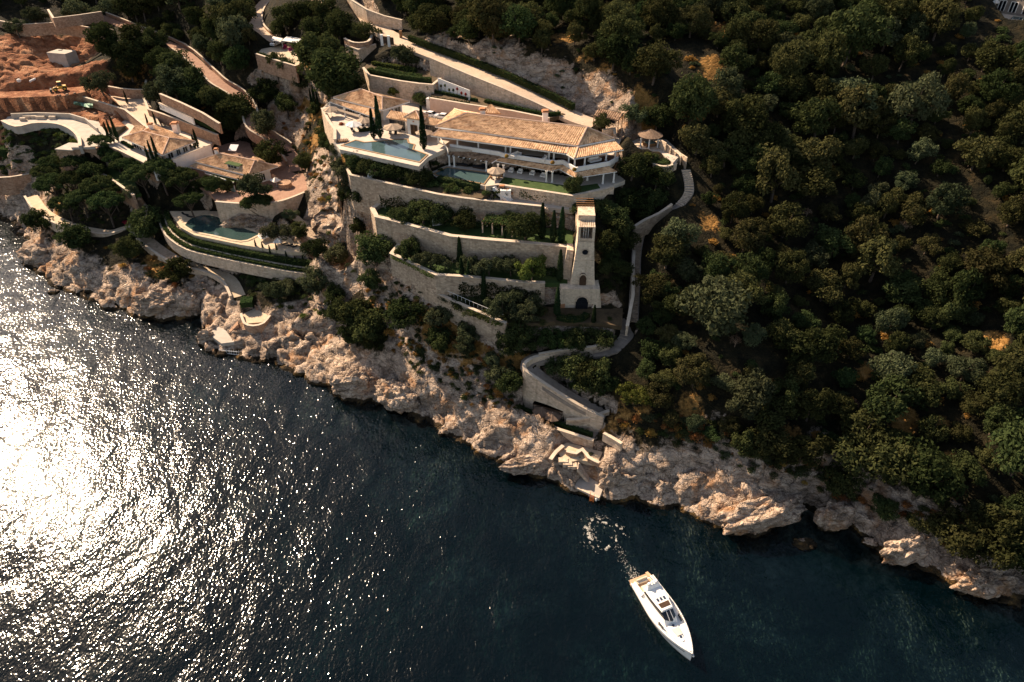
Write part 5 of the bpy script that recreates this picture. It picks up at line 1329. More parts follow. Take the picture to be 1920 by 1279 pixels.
# veranda roof below it
va_, vb_, vc_, vd_ = P(808,254,46.4), P(1062,288,46.4), P(1077,297,46.4), P(1169,280,46.4)
ua_, ub_, uc_, ud_ = P(826,242,47.25), P(1068,270,47.25), P(1084,276,47.25), P(1152,263,47.25)
for q in ((va_,vb_,ub_,ua_), (vb_,vc_,uc_,ub_), (vc_,vd_,ud_,uc_)): roof_patch(villa, "veranda_roof", *q)
roof_patch(villa, "veranda_roof", P(836,233,46.5), va_, ua_, P(846,228,47.25))
ridge_tiles(villa, [vc_, uc_]); ridge_tiles(villa, [vb_, ub_]); ridge_tiles(villa, [va_, ua_]); gutter(villa, [va_, vb_, vc_, vd_])
gutter(villa, [ua_, ub_, uc_, ud_], "metal_white", 0.3, 0.3, 0.1, "roof_gutter")
# upper storey: slab, parapet, set-back wall, columns, glazed doors
front_u = [P(821,268,Zu), P(1050,302,Zu), P(1077,313,Zu), P(1153,298,Zu)]
deck = [Vector((q.x, q.y, Zu)) for q in (P(u, v, 43.5) for u, v in [(844,278),(937,292.5),(943,295),(1038,309.5),(1056,308.5),(1079,322.5),(1142,311),(1158,302)])]
backs = [P(1166,262,Zu), P(850,232,Zu), P(824,262,Zu)]
poly_prism(villa, "upper_floor", [(p.x, p.y) for p in deck+backs], Zu-0.4, Zu, "wood_dark")
part(villa, "parapet", strip_solid(MB(), deck, 0.18, -0.38, 0.62), MATS["stucco"])
core = [(p.x, p.y) for p in front_u] + [(EC.x-.5, EC.y+3), (ED.x, ED.y)]
wl = inset(core, 3.6)
poly_prism(villa, "upper_wall", wl, Zu, 47.4, "stucco")
for k, (s0, s1) in enumerate([(.06,.16),(.20,.28),(.33,.43),(.47,.55),(.58,.68),(.72,.80),(.84,.95)]): opening(villa, "glazed_door", wl[0], wl[1], s0, s1, Zu+.02, Zu+2.25, mull=3)
opening(villa, "glazed_door", wl[2], wl[3], .15, .5, Zu+.02, Zu+2.25, mull=3); opening(villa, "glazed_door", wl[2], wl[3], .6, .9, Zu+.02, Zu+2.25, mull=3)
for u, v in [(822,268),(858,276),(897,280),(948,287),(957,290),(1029,300),(1038,301),(1066,306),(1077,313),(1096,310),(1136,301),(1153,298)]: column(villa, P(u, v, Zu), 46.5)
# lower storey
wlow = [P(840,306,Zl), P(1050,325,Zl), P(1077,331,Zl), P(1152,320,Zl)]
poly_prism(villa, "lower_wall", [(p.x, p.y) for p in wlow] + [(wlow[3].x, wlow[3].y+6), (wlow[0].x, wlow[0].y+6)], Zl, Zu-0.4, "stucco")
w2 = [(p.x, p.y) for p in wlow]
for s0, s1 in [(.10,.22),(.28,.36),(.46,.55),(.58,.68),(.74,.84),(.87,.96)]: opening(villa, "glazed_door", w2[0], w2[1], s0, s1, Zl+.02, Zl+2.3, mull=3)
for s0, s1 in [(.1,.4),(.5,.85)]: opening(villa, "glazed_door", w2[2], w2[3], s0, s1, Zl+.02, Zl+2.3, mull=3)
zl0, zl1 = 42.75, 43.5
for q in [((923,300),(1034,320),(1038,311),(941,296)), ((1034,320),(1048,316),(1056,310),(1038,311)), ((1048,316),(1079,333),(1079,324),(1056,310)), ((1079,333),(1157,321),(1141,312),(1079,324))]:
    roof_patch(villa, "lower_roof", P(*q[0],zl0), P(*q[1],zl0), P(*q[2],zl1), P(*q[3],zl1))
gutter(villa, [P(923,300,zl0), P(1034,320,zl0), P(1048,316,zl0), P(1079,333,zl0), P(1157,321,zl0)], "metal_white", .14, .16)
pergola = [P(838,288,zl0), P(922,303,zl0), P(937,294,zl1), P(850,279,zl1)]
roof_patch(villa, "pergola_roof", *pergola, mat="tiles_dark")
mb = MB()
for k in range(9): a = pergola[0].lerp(pergola[1], k/8); b = pergola[3].lerp(pergola[2], k/8); mb.beam(a+Vector((0,-.3,-.3)), b+Vector((0,0,-.3)), .14, .2)
part(villa, "pergola_beams", mb, MATS["metal_white"])
for u, v in [(843,311),(852,313),(912,321),(934,328),(944,330),(1024,341),(1035,342),(1101,338),(1130,345),(1150,342)]: column(villa, P(u, v, Zl), zl0-.05)
chimney(villa, P(1022,224,49.6), 1.3, 1.9); chimney(villa, P(905,214,49.6), 1.3, 1.1)
bx = P(920,211,48.6)
roof_patch(villa, "rear_roof", bx+Vector((-2.6,0,0)), bx+Vector((2.6,-.8,0)), bx+Vector((.3,2,1.3)), bx+Vector((-.3,2,1.3)))
mb = MB()
for k, (u, v) in enumerate([(950,297),(1036,309),(1077,322)]): c = P(u, v-2, Zu+.5); part(villa, "parapet_flowers", MB().lathe([(.4,0),(.55,.3),(.35,.6),(.1,.75)], c, 10), MATS["leaf_dry"])
solo("wall", "white side wall with glass balustrade stair left of the villa veranda", "wall", MB().hexa([P(823,283,40.1), P(838,276,43.9)-Vector((0,0,3.8)), P(840,279,43.9)-Vector((0,0,3.8)), P(826,286,40.1)], [P(823,283,40.1)+Vector((0,0,4.2)), P(838,276,44.7), P(840,279,44.7), P(826,286,40.1)+Vector((0,0,4.2))]), MATS["stucco"])

# ------------------------------------------------------------------ pools
def water_mat(name, deep, scale=2.0, strength=0.25):
    m, nt, out = nmat(name); p = geo_pos(nt)
    c = ramp(nt, noise_tex(nt, 0.25, 3, .5, p), [(.3, deep), (.7, tuple(k*1.35 for k in deep))])
    bsdf(nt, out, c, 0.06, bump(nt, noise_tex(nt, scale, 2, .5, p), strength, .06), 0.5)
water_mat("pool_water", (0.042,0.072,0.074)); water_mat("pool_water_dark", (0.024,0.046,0.044))
def pool(label, px, z, coping_mat="coping", water="pool_water", smooth=0, rim=0.35, name="swimming_pool"):
    pts = [P(u, v, z) for u, v in px]
    if smooth:
        pts = smooth_line(pts+[pts[0]], smooth)[:-1]
    c = sum(pts, Vector((0,0,0)))/len(pts); r = thing(name, label, "pool", (c.x, c.y, z))
    poly = [(p.x, p.y) for p in pts]
    part(r, "water", MB().prism(poly, z-0.1, z+0.05), MATS[water])
    out_ = inset(poly, -rim); n_ = len(poly); mb = MB()
    for i in range(n_):
        j = (i+1) % n_
        mb.hexa([(*poly[i], z), (*poly[j], z), (*out_[j], z), (*out_[i], z)], [(*poly[i], z+.14), (*poly[j], z+.14), (*out_[j], z+.14), (*out_[i], z+.14)])
    part(r, "coping", mb, MATS[coping_mat]); return r
pool("big infinity pool with scalloped back edge on the upper terrace", [(643,273),(786,304),(800,291),(773,281),(776,272),(765,269),(763,262),(746,262),(728,264),(710,266),(683,268),(667,264)], 44.0, "pool_edge")
pool("small rectangular pool in front of the villa's lower veranda", [(815,326),(820,329),(907,345),(921,326),(838,315)], 40.02, "pool_edge", "pool_water", rim=.3)
pool("kidney shaped pool of the left garden", [(347,423),(357,411),(377,404),(400,405),(423,414),(441,421),(459,429),(484,438),(479,443),(452,452),(400,441),(366,434)], 17.0, "gravel_path", "pool_water_dark", 3, .7)

# ------------------------------------------------------------------ pool house and entrance range
ph = thing("pool_house", "pool house with hipped tile roof and awning left of the big pool", "house", P(690, 205, 44))
a, b, c = P(625,183,47.4), P(717,206,47.4), P(768,190,47.4); d = a+c-b
hip_roof(ph, [a, b, c, d], P(676,167,49.7), P(717,182,49.7))
sa, sb = P(618,190,46.3), P(704,221,46.3); ta, tb = P(627,184.5,47.05), P(714,207,47.05)
roof_patch(ph, "veranda_roof", sa, sb, tb, ta); gutter(ph, [sa, sb], "metal_white", .15, .2); gutter(ph, [ta, tb], "stucco", .3, .3, .1, "roof_gutter")
fp = inset([(q.x, q.y) for q in (a, b, c, d)], 1.4)
poly_prism(ph, "wall", fp, 44, 47.2, "stucco")
for s0, s1 in [(.05,.30),(.36,.62),(.68,.95)]: opening(ph, "glazed_door", fp[0], fp[1], s0, s1, 44.02, 46.3, mull=4)
for s0, s1 in [(.3,.5),(.6,.9)]: opening(ph, "window", fp[1], fp[2], s0, s1, 44.4, 46.3, mull=2)
for u, v in [(620,208),(648,220),(676,231),(701,241)]: column(ph, P(u, v, 44), 46.2)
aw = [P(631,203,46.1), P(681,218,46.1), P(679,222,45.7), P(628,206,45.7)]
solo("awning", "taupe fabric awning hanging from the pool house veranda", "awning", MB().hexa([q-Vector((0,0,.06)) for q in aw], aw), MATS["fabric_taupe"])

en = thing("entrance_range", "low tiled link building with little square white tower behind the pool", "house", P(776, 252, 44))
tb_ = P(765,251,44); tc_ = P(789,255,44); dd = (tc_-tb_); dd.z = 0; dd.normalize(); nn = Vector((-dd.y, dd.x, 0)); W4 = [tb_, tc_, tc_+nn*3.2, tb_+nn*3.2]
poly_prism(en, "tower_wall", [(q.x, q.y) for q in W4], 44, 48.2, "stucco")
opening(en, "doorway", W4[0][:2], W4[1][:2], .28, .78, 44.02, 46.5, pane="wood_dark", frame="wood", mull=2); opening(en, "niche", W4[0][:2], W4[1][:2], .45, .6, 47.2, 47.6, pane="terracotta", frame="stucco", mull=1)
e4 = [Vector((*q, 48.2)) for q in inset([(q.x, q.y) for q in W4], -.45)]; ap = sum(e4, Vector((0,0,0)))/4+Vector((0,0,1.3))
for i in range(4): roof_patch(en, "tower_roof", e4[i], e4[(i+1) % 4], ap, ap)
ridge_tiles(en, [e4[0], ap, e4[1]]); ridge_tiles(en, [e4[3], ap, e4[2]])
for (l0, l1, h1, h0) in [((724,220),(763,227),(765,213),(733,207)), ((793,231),(824,237),(833,226),(800,219))]:
    roof_patch(en, "wing_roof", P(*l0,46.8), P(*l1,46.8), P(*h1,47.9), P(*h0,47.9))
    w0, w1, w3, w2_ = P(*l0,46.8), P(*l1,46.8), P(*h1,46.8), P(*h0,46.8)
    poly = inset([(q.x, q.y) for q in (w0, w1, w3, w2_)], .5)
    poly_prism(en, "wing_wall", poly, 44, 46.75, "stucco"); opening(en, "glazed_front", poly[0], poly[1], .04, .96, 44.02, 46.3, mull=5, frame="metal_dark")
gr = thing("garage", "white garage front with brown wooden door at the back of the parking court", "house", P(830, 205, 44))
ga, gb = P(800,205,44), P(868,216,44); gd = (gb-ga).normalized(); gn = Vector((-gd.y, gd.x, 0))
GP = [ga, gb, gb+gn*3, ga+gn*3]
poly_prism(gr, "wall", [(q.x, q.y) for q in GP], 44, 46.9, "stucco")
opening(gr, "garage_door", ga[:2], gb[:2], .38, .58, 44.02, 46.5, pane="wood", frame="wood_dark", mull=2); opening(gr, "window", ga[:2], gb[:2], .14, .24, 44.9, 46.2, mull=2); opening(gr, "window", ga[:2], gb[:2], .68, .76, 44.9, 46.2, mull=2)
# white panel with painted flowers on the road wall
mb = MB(); pa, pb = P(823,170,47.3), P(882,188,47.3); nd = (pb-pa).normalized(); nq = Vector((nd.y, -nd.x, 0))
mb.hexa([pa, pb, pb+nq*.2, pa+nq*.2], [pa+Vector((0,0,3.4)), pb+Vector((0,0,2.6)), pb+nq*.2+Vector((0,0,2.6)), pa+nq*.2+Vector((0,0,3.4))])
pw = thing("garden_wall", "whitewashed wall with climbing red flowers above the parking court", "wall", pa)
part(pw, "plaster", mb, MATS["stucco"])
for k in range(7):
    c = pa.lerp(pb, .1+k*.13)+nq*.35; part(pw, "climbing_plant", MB().tube(c, c+Vector((.1,0,1.6+.5*math.sin(k*2))), .05, .03, 5).lathe([(.1,0),(.38,.3),(.3,.6),(.05,.8)], c+Vector((.1,0,1.2+.5*math.sin(k*2))), 7), MATS["leaf_red" if k > 3 else "leaf_olive"])
shrub_px(905, 178, 16, "leaf_red", "red flowering bush beside the whitewashed wall", None, 1.4) if False else None

# ------------------------------------------------------------------ the stone tower
tw = thing("stone_tower", "tall tapering stone tower with arched doors and round window", "tower", P(1090, 577, 22.3))
fl, fr_ = P(1069,533,27.4), P(1115,534,27.4); tx = (fr_-fl); tx.z = 0; wdt = tx.length; tx.normalize(); ty = Vector((-tx.y, tx.x, 0)); dpt = 6.0
def ring(z, f, back=0.0):
    """cross-section of the shaft: f shrinks it"""
    o = fl+tx*wdt*f*0.55+ty*(wdt*f*.35); w_ = wdt*(1-f*0.95); d_ = dpt*(1-f*.55)
    return [Vector((q.x, q.y, z)) for q in (o, o+tx*w_, o+tx*w_+ty*d_, o+ty*d_)]
zs = [(27.4, 0.0), (30.5, .13), (33.4, .24), (35.6, .31), (37.2, .36)]
mb = MB()
for (z0, f0), (z1, f1) in zip(zs[:-1], zs[1:]): mb.hexa(ring(z0, f0), ring(z1-.002, f1))
part(tw, "shaft", mb, MATS["tower_stone"])
band = ring(33.0, .225); part(tw, "string_course", MB().hexa([q+(q-sum(band, Vector((0,0,0)))/4)*.03 for q in band], [Vector((q.x, q.y, 33.2)) for q in [q+(q-sum(band, Vector((0,0,0)))/4)*.03 for q in band]]), MATS["stone_pale"])
t0 = ring(37.2, .36); t1 = ring(41.0, .42)
def arch_panel(root, name, a, b, z0, w_, h_, mat, s=.5, out=.05, trim="stone_pale"):
    a, b = Vector(a), Vector(b); d = (b-a); d.z = 0; d.normalize(); nn = Vector((d.y, -d.x, 0))
    c = a.lerp(b, s); c.z = 0; pts = [c-d*w_/2+Vector((0,0,z0)), c+d*w_/2+Vector((0,0,z0))]
    for k in range(9): t = math.pi*k/8; pts.append(c+d*w_/2*math.cos(t)+Vector((0,0,z0+h_-w_/2+w_/2*math.sin(t))))
    mb = MB().hexa([q+nn*out for q in pts], [q-nn*.5 for q in pts]); o = part(root, name, mb, MATS[mat])
    fb = MB(); rim = pts[2:]
    for p_, q in zip(rim[:-1], rim[1:]): fb.beam(p_+nn*(out+.02), q+nn*(out+.02), .18, .22)
    part(o, "arch_stones", fb, MATS[trim]); return o
s1_, s2_ = ring(27.4, 0.0), ring(30.5, .13)
arch_panel(tw, "arched_door", s1_[0].lerp(s2_[0], .4), s1_[1].lerp(s2_[1], .4), 27.4, 1.4, 2.7, "wood_dark", .5, .42)
rc = ring(35.0, .29); cc = rc[0].lerp(rc[1], .5); fn = -ty
rb = MB(); rb.tube(cc-fn*.3, cc+fn*.12, .62, .62, 20); ro = part(tw, "round_window", rb, MATS["dark_glass"])
rb = MB()
for k in range(20):
    t, t_ = k*math.pi/10, (k+1)*math.pi/10; rb.beam(cc+fn*.14+tx*.7*math.cos(t)+Vector((0,0,.7*math.sin(t))), cc+fn*.14+tx*.7*math.cos(t_)+Vector((0,0,.7*math.sin(t_))), .16, .16)
part(ro, "stone_ring", rb, MATS["stone_pale"])
# open belvedere room at the top
q0 = ring(37.2, .36)
part(tw, "belvedere_floor", MB().hexa([Vector((q.x,q.y,37.2)) for q in q0], [Vector((q.x,q.y,37.35)) for q in q0]), MATS["coping"])
part(tw, "front_parapet", MB().hexa([q0[0]+tx*.45, q0[1]-tx*.45, q0[1]-tx*.45+ty*.35, q0[0]+tx*.45+ty*.35], [v_+Vector((0,0,.75)) for v_ in (q0[0]+tx*.45, q0[1]-tx*.45, q0[1]-tx*.45+ty*.35, q0[0]+tx*.45+ty*.35)]), MATS["stone_pale"])
for s_ in (0, 1):
    A_ = q0[0] if s_ == 0 else q0[1]-tx*.5; B_ = q0[3] if s_ == 0 else q0[2]-tx*.5
    part(tw, "side_wall", MB().hexa([A_, A_+tx*.5, B_+tx*.5, B_], [v_+Vector((0,0,3.5)) for v_ in (A_, A_+tx*.5, B_+tx*.5, B_)]), MATS["tower_stone"])
part(tw, "back_wall", MB().hexa([q0[3]-ty*.5+tx*.5, q0[2]-ty*.5-tx*.5, q0[2]-tx*.5, q0[3]+tx*.5], [v_+Vector((0,0,3.4)) for v_ in (q0[3]-ty*.5+tx*.5, q0[2]-ty*.5-tx*.5, q0[2]-tx*.5, q0[3]+tx*.5)]), MATS["stone"])
for k in (.36, .5, .64): part(tw, "window_post", MB().tube(q0[0].lerp(q0[1], k)+ty*1.6, q0[0].lerp(q0[1], k)+ty*1.6+Vector((0,0,3.4)), .09, .09, 8), MATS["stucco"])
rt = [Vector((q.x, q.y, 40.7)) for q in q0]
for k in range(9):
    a_, b_ = rt[0].lerp(rt[1], (k+.5)/9), rt[3].lerp(rt[2], (k+.5)/9)
    part(tw, "roof_slat", MB().beam(a_-ty*.25, a_.lerp(b_, .55)+Vector((0,0,.25)), .26, .1), MATS["stone_pale"])
m0 = [rt[0].lerp(rt[3], .5), rt[1].lerp(rt[2], .5), rt[2]+ty*1.6, rt[3]+ty*1.6]
part(tw, "roof_block", MB().hexa([v_+Vector((0,0,-.2)) for v_ in m0], [v_+Vector((0,0,1.3)) for v_ in m0]), MATS["stone_pale"])
g0 = [rt[3]+ty*1.6, rt[2]+ty*1.6, rt[2]+ty*8, rt[3]+ty*8]
part(tw, "bridge", MB().hexa([v_+Vector((0,0,-4.6)) for v_ in g0], [v_+Vector((0,0,-3.1)) for v_ in g0]), MATS["stone"])
for k in range(6):
    a_ = g0[0].lerp(g0[3], k/6)+Vector((0,0,.6)); part(tw, "pergola_slat", MB().beam(a_-tx*.2, a_+tx*(q0[1]-q0[0]).length+tx*.2, .16, .12), MATS["wood"])
# podium
pf = [P(1043,577,22.3), P(1127,578,22.3)]
pb2 = [P(1063,542,27.4), P(1125,542,27.4)]
pod_b = [pf[0], pf[1], pf[1]+Vector((0,9,0)), pf[0]+Vector((0,9,0))]; pod_t = [Vector((pb2[0].x-1.2, pb2[0].y, 27.38)), Vector((pb2[1].x, pb2[1].y, 27.38)), Vector((pb2[1].x, pf[1].y+9, 27.38)), Vector((pf[0].x, pf[0].y+9, 27.38))]
part(tw, "podium", MB().hexa(pod_b, pod_t), MATS["tower_stone"])
arch_panel(tw, "podium_arch", pod_b[0], pod_b[1], 22.3, 2.6, 3.2, "dark_glass", .56, .35)
part(tw, "podium_door", MB().hexa([pod_b[0].lerp(pod_b[1], .07)-Vector((0,.12,0)), pod_b[0].lerp(pod_b[1], .19)-Vector((0,.12,0)), pod_b[0].lerp(pod_b[1], .19)+Vector((0,.6,0)), pod_b[0].lerp(pod_b[1], .07)+Vector((0,.6,0))],
     [pod_b[0].lerp(pod_b[1], .07)+Vector((0,-.02,2.6)), pod_b[0].lerp(pod_b[1], .19)+Vector((0,-.02,2.6)), pod_b[0].lerp(pod_b[1], .19)+Vector((0,.6,2.6)), pod_b[0].lerp(pod_b[1], .07)+Vector((0,.6,2.6))]), MATS["terracotta"])
part(tw, "side_buttress", MB().hexa([fl+tx*-1.8+ty*2, fl+ty*1.5, fl+ty*5, fl+tx*-1.8+ty*5], [v_+Vector((0,0,7)) for v_ in (fl+tx*-.9+ty*2.4, fl+tx*.4+ty*2, fl+tx*.4+ty*5, fl+tx*-.9+ty*5)]), MATS["stone_pale"])

# ------------------------------------------------------------------ left villas
v1 = thing("villa", "villa with low hipped tile roof beside the white patio at upper left", "house", P(300, 285, 27))
a, b, c = P(229,258,29.9), P(304,291,29.9), P(366,265,29.9); d = a+c-b
hip_roof(v1, [a, b, c, d], P(268,246,32.0), P(317,259,32.0))
fp = inset([(q.x, q.y) for q in (a, b, c, d)], 1.6); poly_prism(v1, "wall", fp, 27, 29.75, "stucco")
for s0, s1 in [(.08,.3),(.36,.6),(.68,.94)]: opening(v1, "glazed_door", fp[0], fp[1], s0, s1, 27.02, 29.3, mull=3)
for s0, s1 in [(.1,.3),(.45,.6),(.72,.9)]: opening(v1, "window", fp[1], fp[2], s0, s1, 27.4, 29.2, mull=2)
dm = P(259,246,31.0); dmr = [dm+Vector((-2.4,-1.2,-.3)), dm+Vector((1.8,-2.6,-.3)), dm+Vector((1.8,1.5,1.0)), dm+Vector((-1.6,2.4,1.0))]
roof_patch(v1, "raised_roof", dmr[0], dmr[1], dmr[2], dmr[3]); gutter(v1, [dmr[0], dmr[1]], "stucco", .3, .4, -.15)
lo = [P(262,275,28.9), P(304,297,28.9)]; roof_patch(v1, "veranda_roof", lo[0], lo[1], P(304,290,29.6), P(262,270,29.6))
chimney(v1, P(330,241,31.2), 1.6, 1.6); chimney(v1, P(284,240,31.4), 1.1, 1.2)
solo("doorway", "dark doorway in the white wall below the left villa", "door", MB().box(*(lambda p: (p.x-.7, p.x+.7, p.y-.45, p.y+.3, 24.6, 27.2))(P(322,299,28.3))), MATS["wood_dark"])

v2 = thing("villa", "villa with green roof terrace and dormer above the kidney shaped pool", "house", P(450, 340, 22.5))
a, b, c = P(366,303,26.4), P(466,329,26.4), P(521,312,26.4); d = a+c-b
hip_roof(v2, [a, b, c, d], P(412,288,28.9), P(478,301,28.9))
sa, sb = P(354,312,25.1), P(461,340,25.1); ta, tb = P(368,305,25.95), P(467,331,25.95)
roof_patch(v2, "veranda_roof", sa, sb, tb, ta); gutter(v2, [ta, tb], "metal_white", .35, .45, .12, "roof_gutter"); gutter(v2, [sa, sb], "stucco", .15, .2)
fp = inset([(q.x, q.y) for q in (a, b, c, d)], 1.5); poly_prism(v2, "wall", fp, 22.5, 26.2, "stucco")
for s0, s1 in [(.1,.3),(.35,.62),(.68,.95)]: opening(v2, "glazed_door", fp[0], fp[1], s0, s1, 22.6, 25, mull=3)
for s0, s1 in [(.1,.3),(.5,.7)]: opening(v2, "window", fp[1], fp[2], s0, s1, 23, 25, mull=2)
chimney(v2, P(408,292,28.0), .9, 1.9)
g_ = [P(420,306,28.0), P(447,312,28.0), P(458,306,28.0), P(432,300,28.0)]
part(v2, "green_roof", MB().hexa([q-Vector((0,0,.18)) for q in g_], g_), MATS["lawn"])
part(v2, "roof_room", MB().hexa([q-Vector((0,0,2.4)) for q in (g_[0].lerp(g_[2], .12), g_[1].lerp(g_[3], .12), g_[2], g_[3])], [q-Vector((0,0,.19)) for q in (g_[0].lerp(g_[2], .12), g_[1].lerp(g_[3], .12), g_[2], g_[3])]), MATS["stucco"])
opening(v2, "terrace_window", g_[0].lerp(g_[2], .12)[:2], g_[1].lerp(g_[3], .12)[:2], .1, .9, 26.4, 27.7, mull=3)
dmc = P(487,311,27.0); fd = (c-b); fd.z = 0; fd.normalize(); fnn = Vector((fd.y, -fd.x, 0))
D0 = [dmc-fd*1.3+fnn*.6, dmc+fd*1.3+fnn*.6]
mb = MB(); tri = [D0[0], D0[1], D0[1]+Vector((0,0,1.1)), dmc+fnn*.6+Vector((0,0,1.9)), D0[0]+Vector((0,0,1.1))]
mb.hexa(tri, [q-fnn*3.4 for q in tri]); part(v2, "dormer", mb, MATS["stucco"])
ap0, ap1 = dmc+fnn*.8+Vector((0,0,2.0)), dmc-fnn*3+Vector((0,0,2.0))
roof_patch(v2, "dormer_roof", D0[0]-fd*.3+fnn*.2+Vector((0,0,1.0)), D0[0]-fd*.3-fnn*3.4+Vector((0,0,1.0)), ap1, ap0); roof_patch(v2, "dormer_roof", D0[1]+fd*.3-fnn*3.4+Vector((0,0,1.0)), D0[1]+fd*.3+fnn*.2+Vector((0,0,1.0)), ap0, ap1)
opening(v2, "dormer_window", D0[0][:2], D0[1][:2], .3, .7, 27.15, 28.1, mull=2)
sk = P(438,280,27.6); part(v2, "roof_panel", MB().hexa([sk+Vector((-1.5,-.7,-.2)), sk+Vector((1.0,-1.0,-.2)), sk+Vector((1.5,.9,1.0)), sk+Vector((-1,1.2,1.0))], [sk+Vector((-1.5,-.7,-.1)), sk+Vector((1.0,-1.0,-.1)), sk+Vector((1.5,.9,1.1)), sk+Vector((-1,1.2,1.1))]), MATS["metal_white"])
gs = [P(384,324,24.4), P(438,342,24.4), P(446,336,24.4), P(392,318,24.4)]
part(v2, "green_canopy", MB().hexa([q-Vector((0,0,.2)) for q in gs], gs), MATS["lawn"]); gutter(v2, [gs[0], gs[1]], "stucco", .2, .35, -.1)
bl = [P(389,346,22.5), P(441,360,22.5), P(452,350,22.5), P(400,336,22.5)]
part(v2, "balcony_floor", MB().hexa([q-Vector((0,0,.4)) for q in bl], bl), MATS["pink_stone"])
part(v2, "glass_balustrade", MB().hexa([bl[0], bl[1], bl[1]+Vector((.05,.05,0)), bl[0]+Vector((.05,.05,0))], [q+Vector((0,0,1)) for q in (bl[0], bl[1], bl[1]+Vector((.05,.05,0)), bl[0]+Vector((.05,.05,0)))]), MATS["bracket_glass"])
for k in (0.02, .5, .97): column(v2, bl[0].lerp(bl[1], k)+Vector((.2,.3,0)), 24.2, .2, "metal_white")
part(v2, "balcony_pier", MB().hexa([q-Vector((0,0,4.6)) for q in (bl[1].lerp(bl[0], .1), bl[1], bl[2], bl[2].lerp(bl[3], .1))], [q-Vector((0,0,.41)) for q in (bl[1].lerp(bl[0], .1), bl[1], bl[2], bl[2].lerp(bl[3], .1))]), MATS["stone_warm"])
stairs("reddish stairs beside the villa with the balcony", P(349,336,19.5), P(360,324,22.4), 3.0, 9, "paving_red")
stairs("second reddish stair flight below the umbrella pine", P(353,372,17.2), P(362,356,19.6), 2.4, 9, "paving_red")

# ------------------------------------------------------------------ gazebo with hot tub
gz = thing("gazebo", "round thatched gazebo on white posts over a hot tub", "gazebo", P(1218, 274, 43))
gc = P(1217,272,43)
mb = MB()
for k in range(7):
    r0 = 3.0-k*.42; mb.lathe([(r0, 2.5+k*.19), (r0+.02, 2.6+k*.19), (max(.06, r0-.5), 2.82+k*.19)], gc, 20)
part(gz, "thatched_roof", mb, MATS["thatch"])
for k in range(6):
    t = k*math.pi/3+.3; column(gz, gc+Vector((2.35*math.cos(t), 2.35*math.sin(t), 0)), 45.6, .28)
part(gz, "round_base", MB().lathe([(3.1,-2.4),(3.2,.02),(3.1,.05)], gc, 24), MATS["stone_pale"])
ht = thing("hot_tub", "square turquoise hot tub under the thatched gazebo", "hot tub", gc+Vector((0,-.4,.06)), .4)
part(ht, "tub", MB().box(-1.3,1.3,-1.1,1.1,0,.75), MATS["wood"], world=False); part(ht, "water", MB().box(-1.1,1.1,-.9,.9,.7,.79), MATS["bracket_glass"], world=False)
stairs("stone stairs with white side wall climbing to the gazebo", P(1166,300,40.2), P(1196,277,43), 2.0, 14, "terracotta")
mb = MB(); A_, B_ = P(1172,302,40.4), P(1203,280,43.6); mb.beam(A_, B_, .35, 1.2); solo("wall", "sloping white side wall of the gazebo stairs", "wall", mb, MATS["stucco"])
sw = thing("garden_wall", "white wall stepping down to the right of the gazebo", "wall", P(1260,290,40))
for k, (u, v, z) in enumerate([(1238,262,45.2),(1247,270,44.6),(1256,278,44.0),(1266,286,43.4),(1277,289,43.2)]):
    p = P(u, v, z); q = P(u+11, v+7, z); mbk = MB().hexa([Vector((p.x,p.y,z-5)), Vector((q.x,q.y,z-5)), Vector((q.x+.25,q.y+.35,z-5)), Vector((p.x+.25,p.y+.35,z-5))], [p, q, q+Vector((.25,.35,0)), p+Vector((.25,.35,0))]); part(sw, "wall_step", mbk, MATS["stone_pale"])
cp = thing("carport", "carport with weathered tiled roof at the end of the road", "carport", P(1140, 228, 46.4))
ca, cb, cc2, cd2 = P(1114,216,49), P(1160,226,49), P(1168,213,49.7), P(1122,204,49.7)
roof_patch(cp, "roof", ca, cb, cc2, cd2, "tiles_dark")
for q in (ca, cb, cc2, cd2): column(cp, Vector((q.x, q.y, 46.3)), q.z-.2, .2, "wood")
wall_w("low garden wall beside the carport rocks", [P(1130,244,46.4), P(1152,241,46.4), P(1153,252,45.6)], 2.4, mat="stone_pale")

# ------------------------------------------------------------------ stairs along the slopes
stairs_on("long pale stairs curving down the hillside right of the gazebo", 6, 0, 13, 2.0)
stairs_on("shaded stone stairs running down right of the tower", 6, 20, 33, 1.8, mat="stone")
stairs_on("winding garden steps from the pool deck to the thatched hut", 7, 4, 17, 2.0)
stairs_on("shallow steps in the coast path below the hedges", 4, 3, 8, 3.0, .1)
stairs("white garden stairs with dark treads from the front lawn", P(958,377,37.6), P(928,349,40.1), 1.8, 13, "stucco")
solo("planter_steps", "stepped white plinth with terracotta pots beside the garden stairs", "plinth", MB().box(*(lambda p: (p.x-1.2, p.x+1.2, p.y-.5, p.y+.5, 37.5, 39.9))(P(948,356,39.9))), MATS["stucco"])
for k, (u, v, z) in enumerate([(941,351,40.0),(950,358,39.4),(957,364,38.6)]):
    p = P(u, v, z); solo("planter_box", ["highest","middle","lowest"][k]+" terracotta planter box beside the white garden stairs", "planter", MB().hexa([p+Vector((-.5,-.3,0)), p+Vector((.5,-.3,0)), p+Vector((.5,.3,0)), p+Vector((-.5,.3,0))], [p+Vector((-.6,-.4,.5)), p+Vector((.6,-.4,.5)), p+Vector((.6,.4,.5)), p+Vector((-.6,.4,.5))]), MATS["terracotta"])
stairs("narrow stairs beside the upper garden going down to the tower", P(1062,410,34.4), P(1020,388,37.5), 1.5, 14, "stone_pale")
stairs("stone steps climbing beside the bastion wall", P(806,182,44.2), P(828,150,49), 1.6, 20, "stone_pale")
stairs("stone steps by the cactus bank going down to the small platform", P(486,580,5.3), P(478,560,6.6), 1.6, 8, "stone_warm")
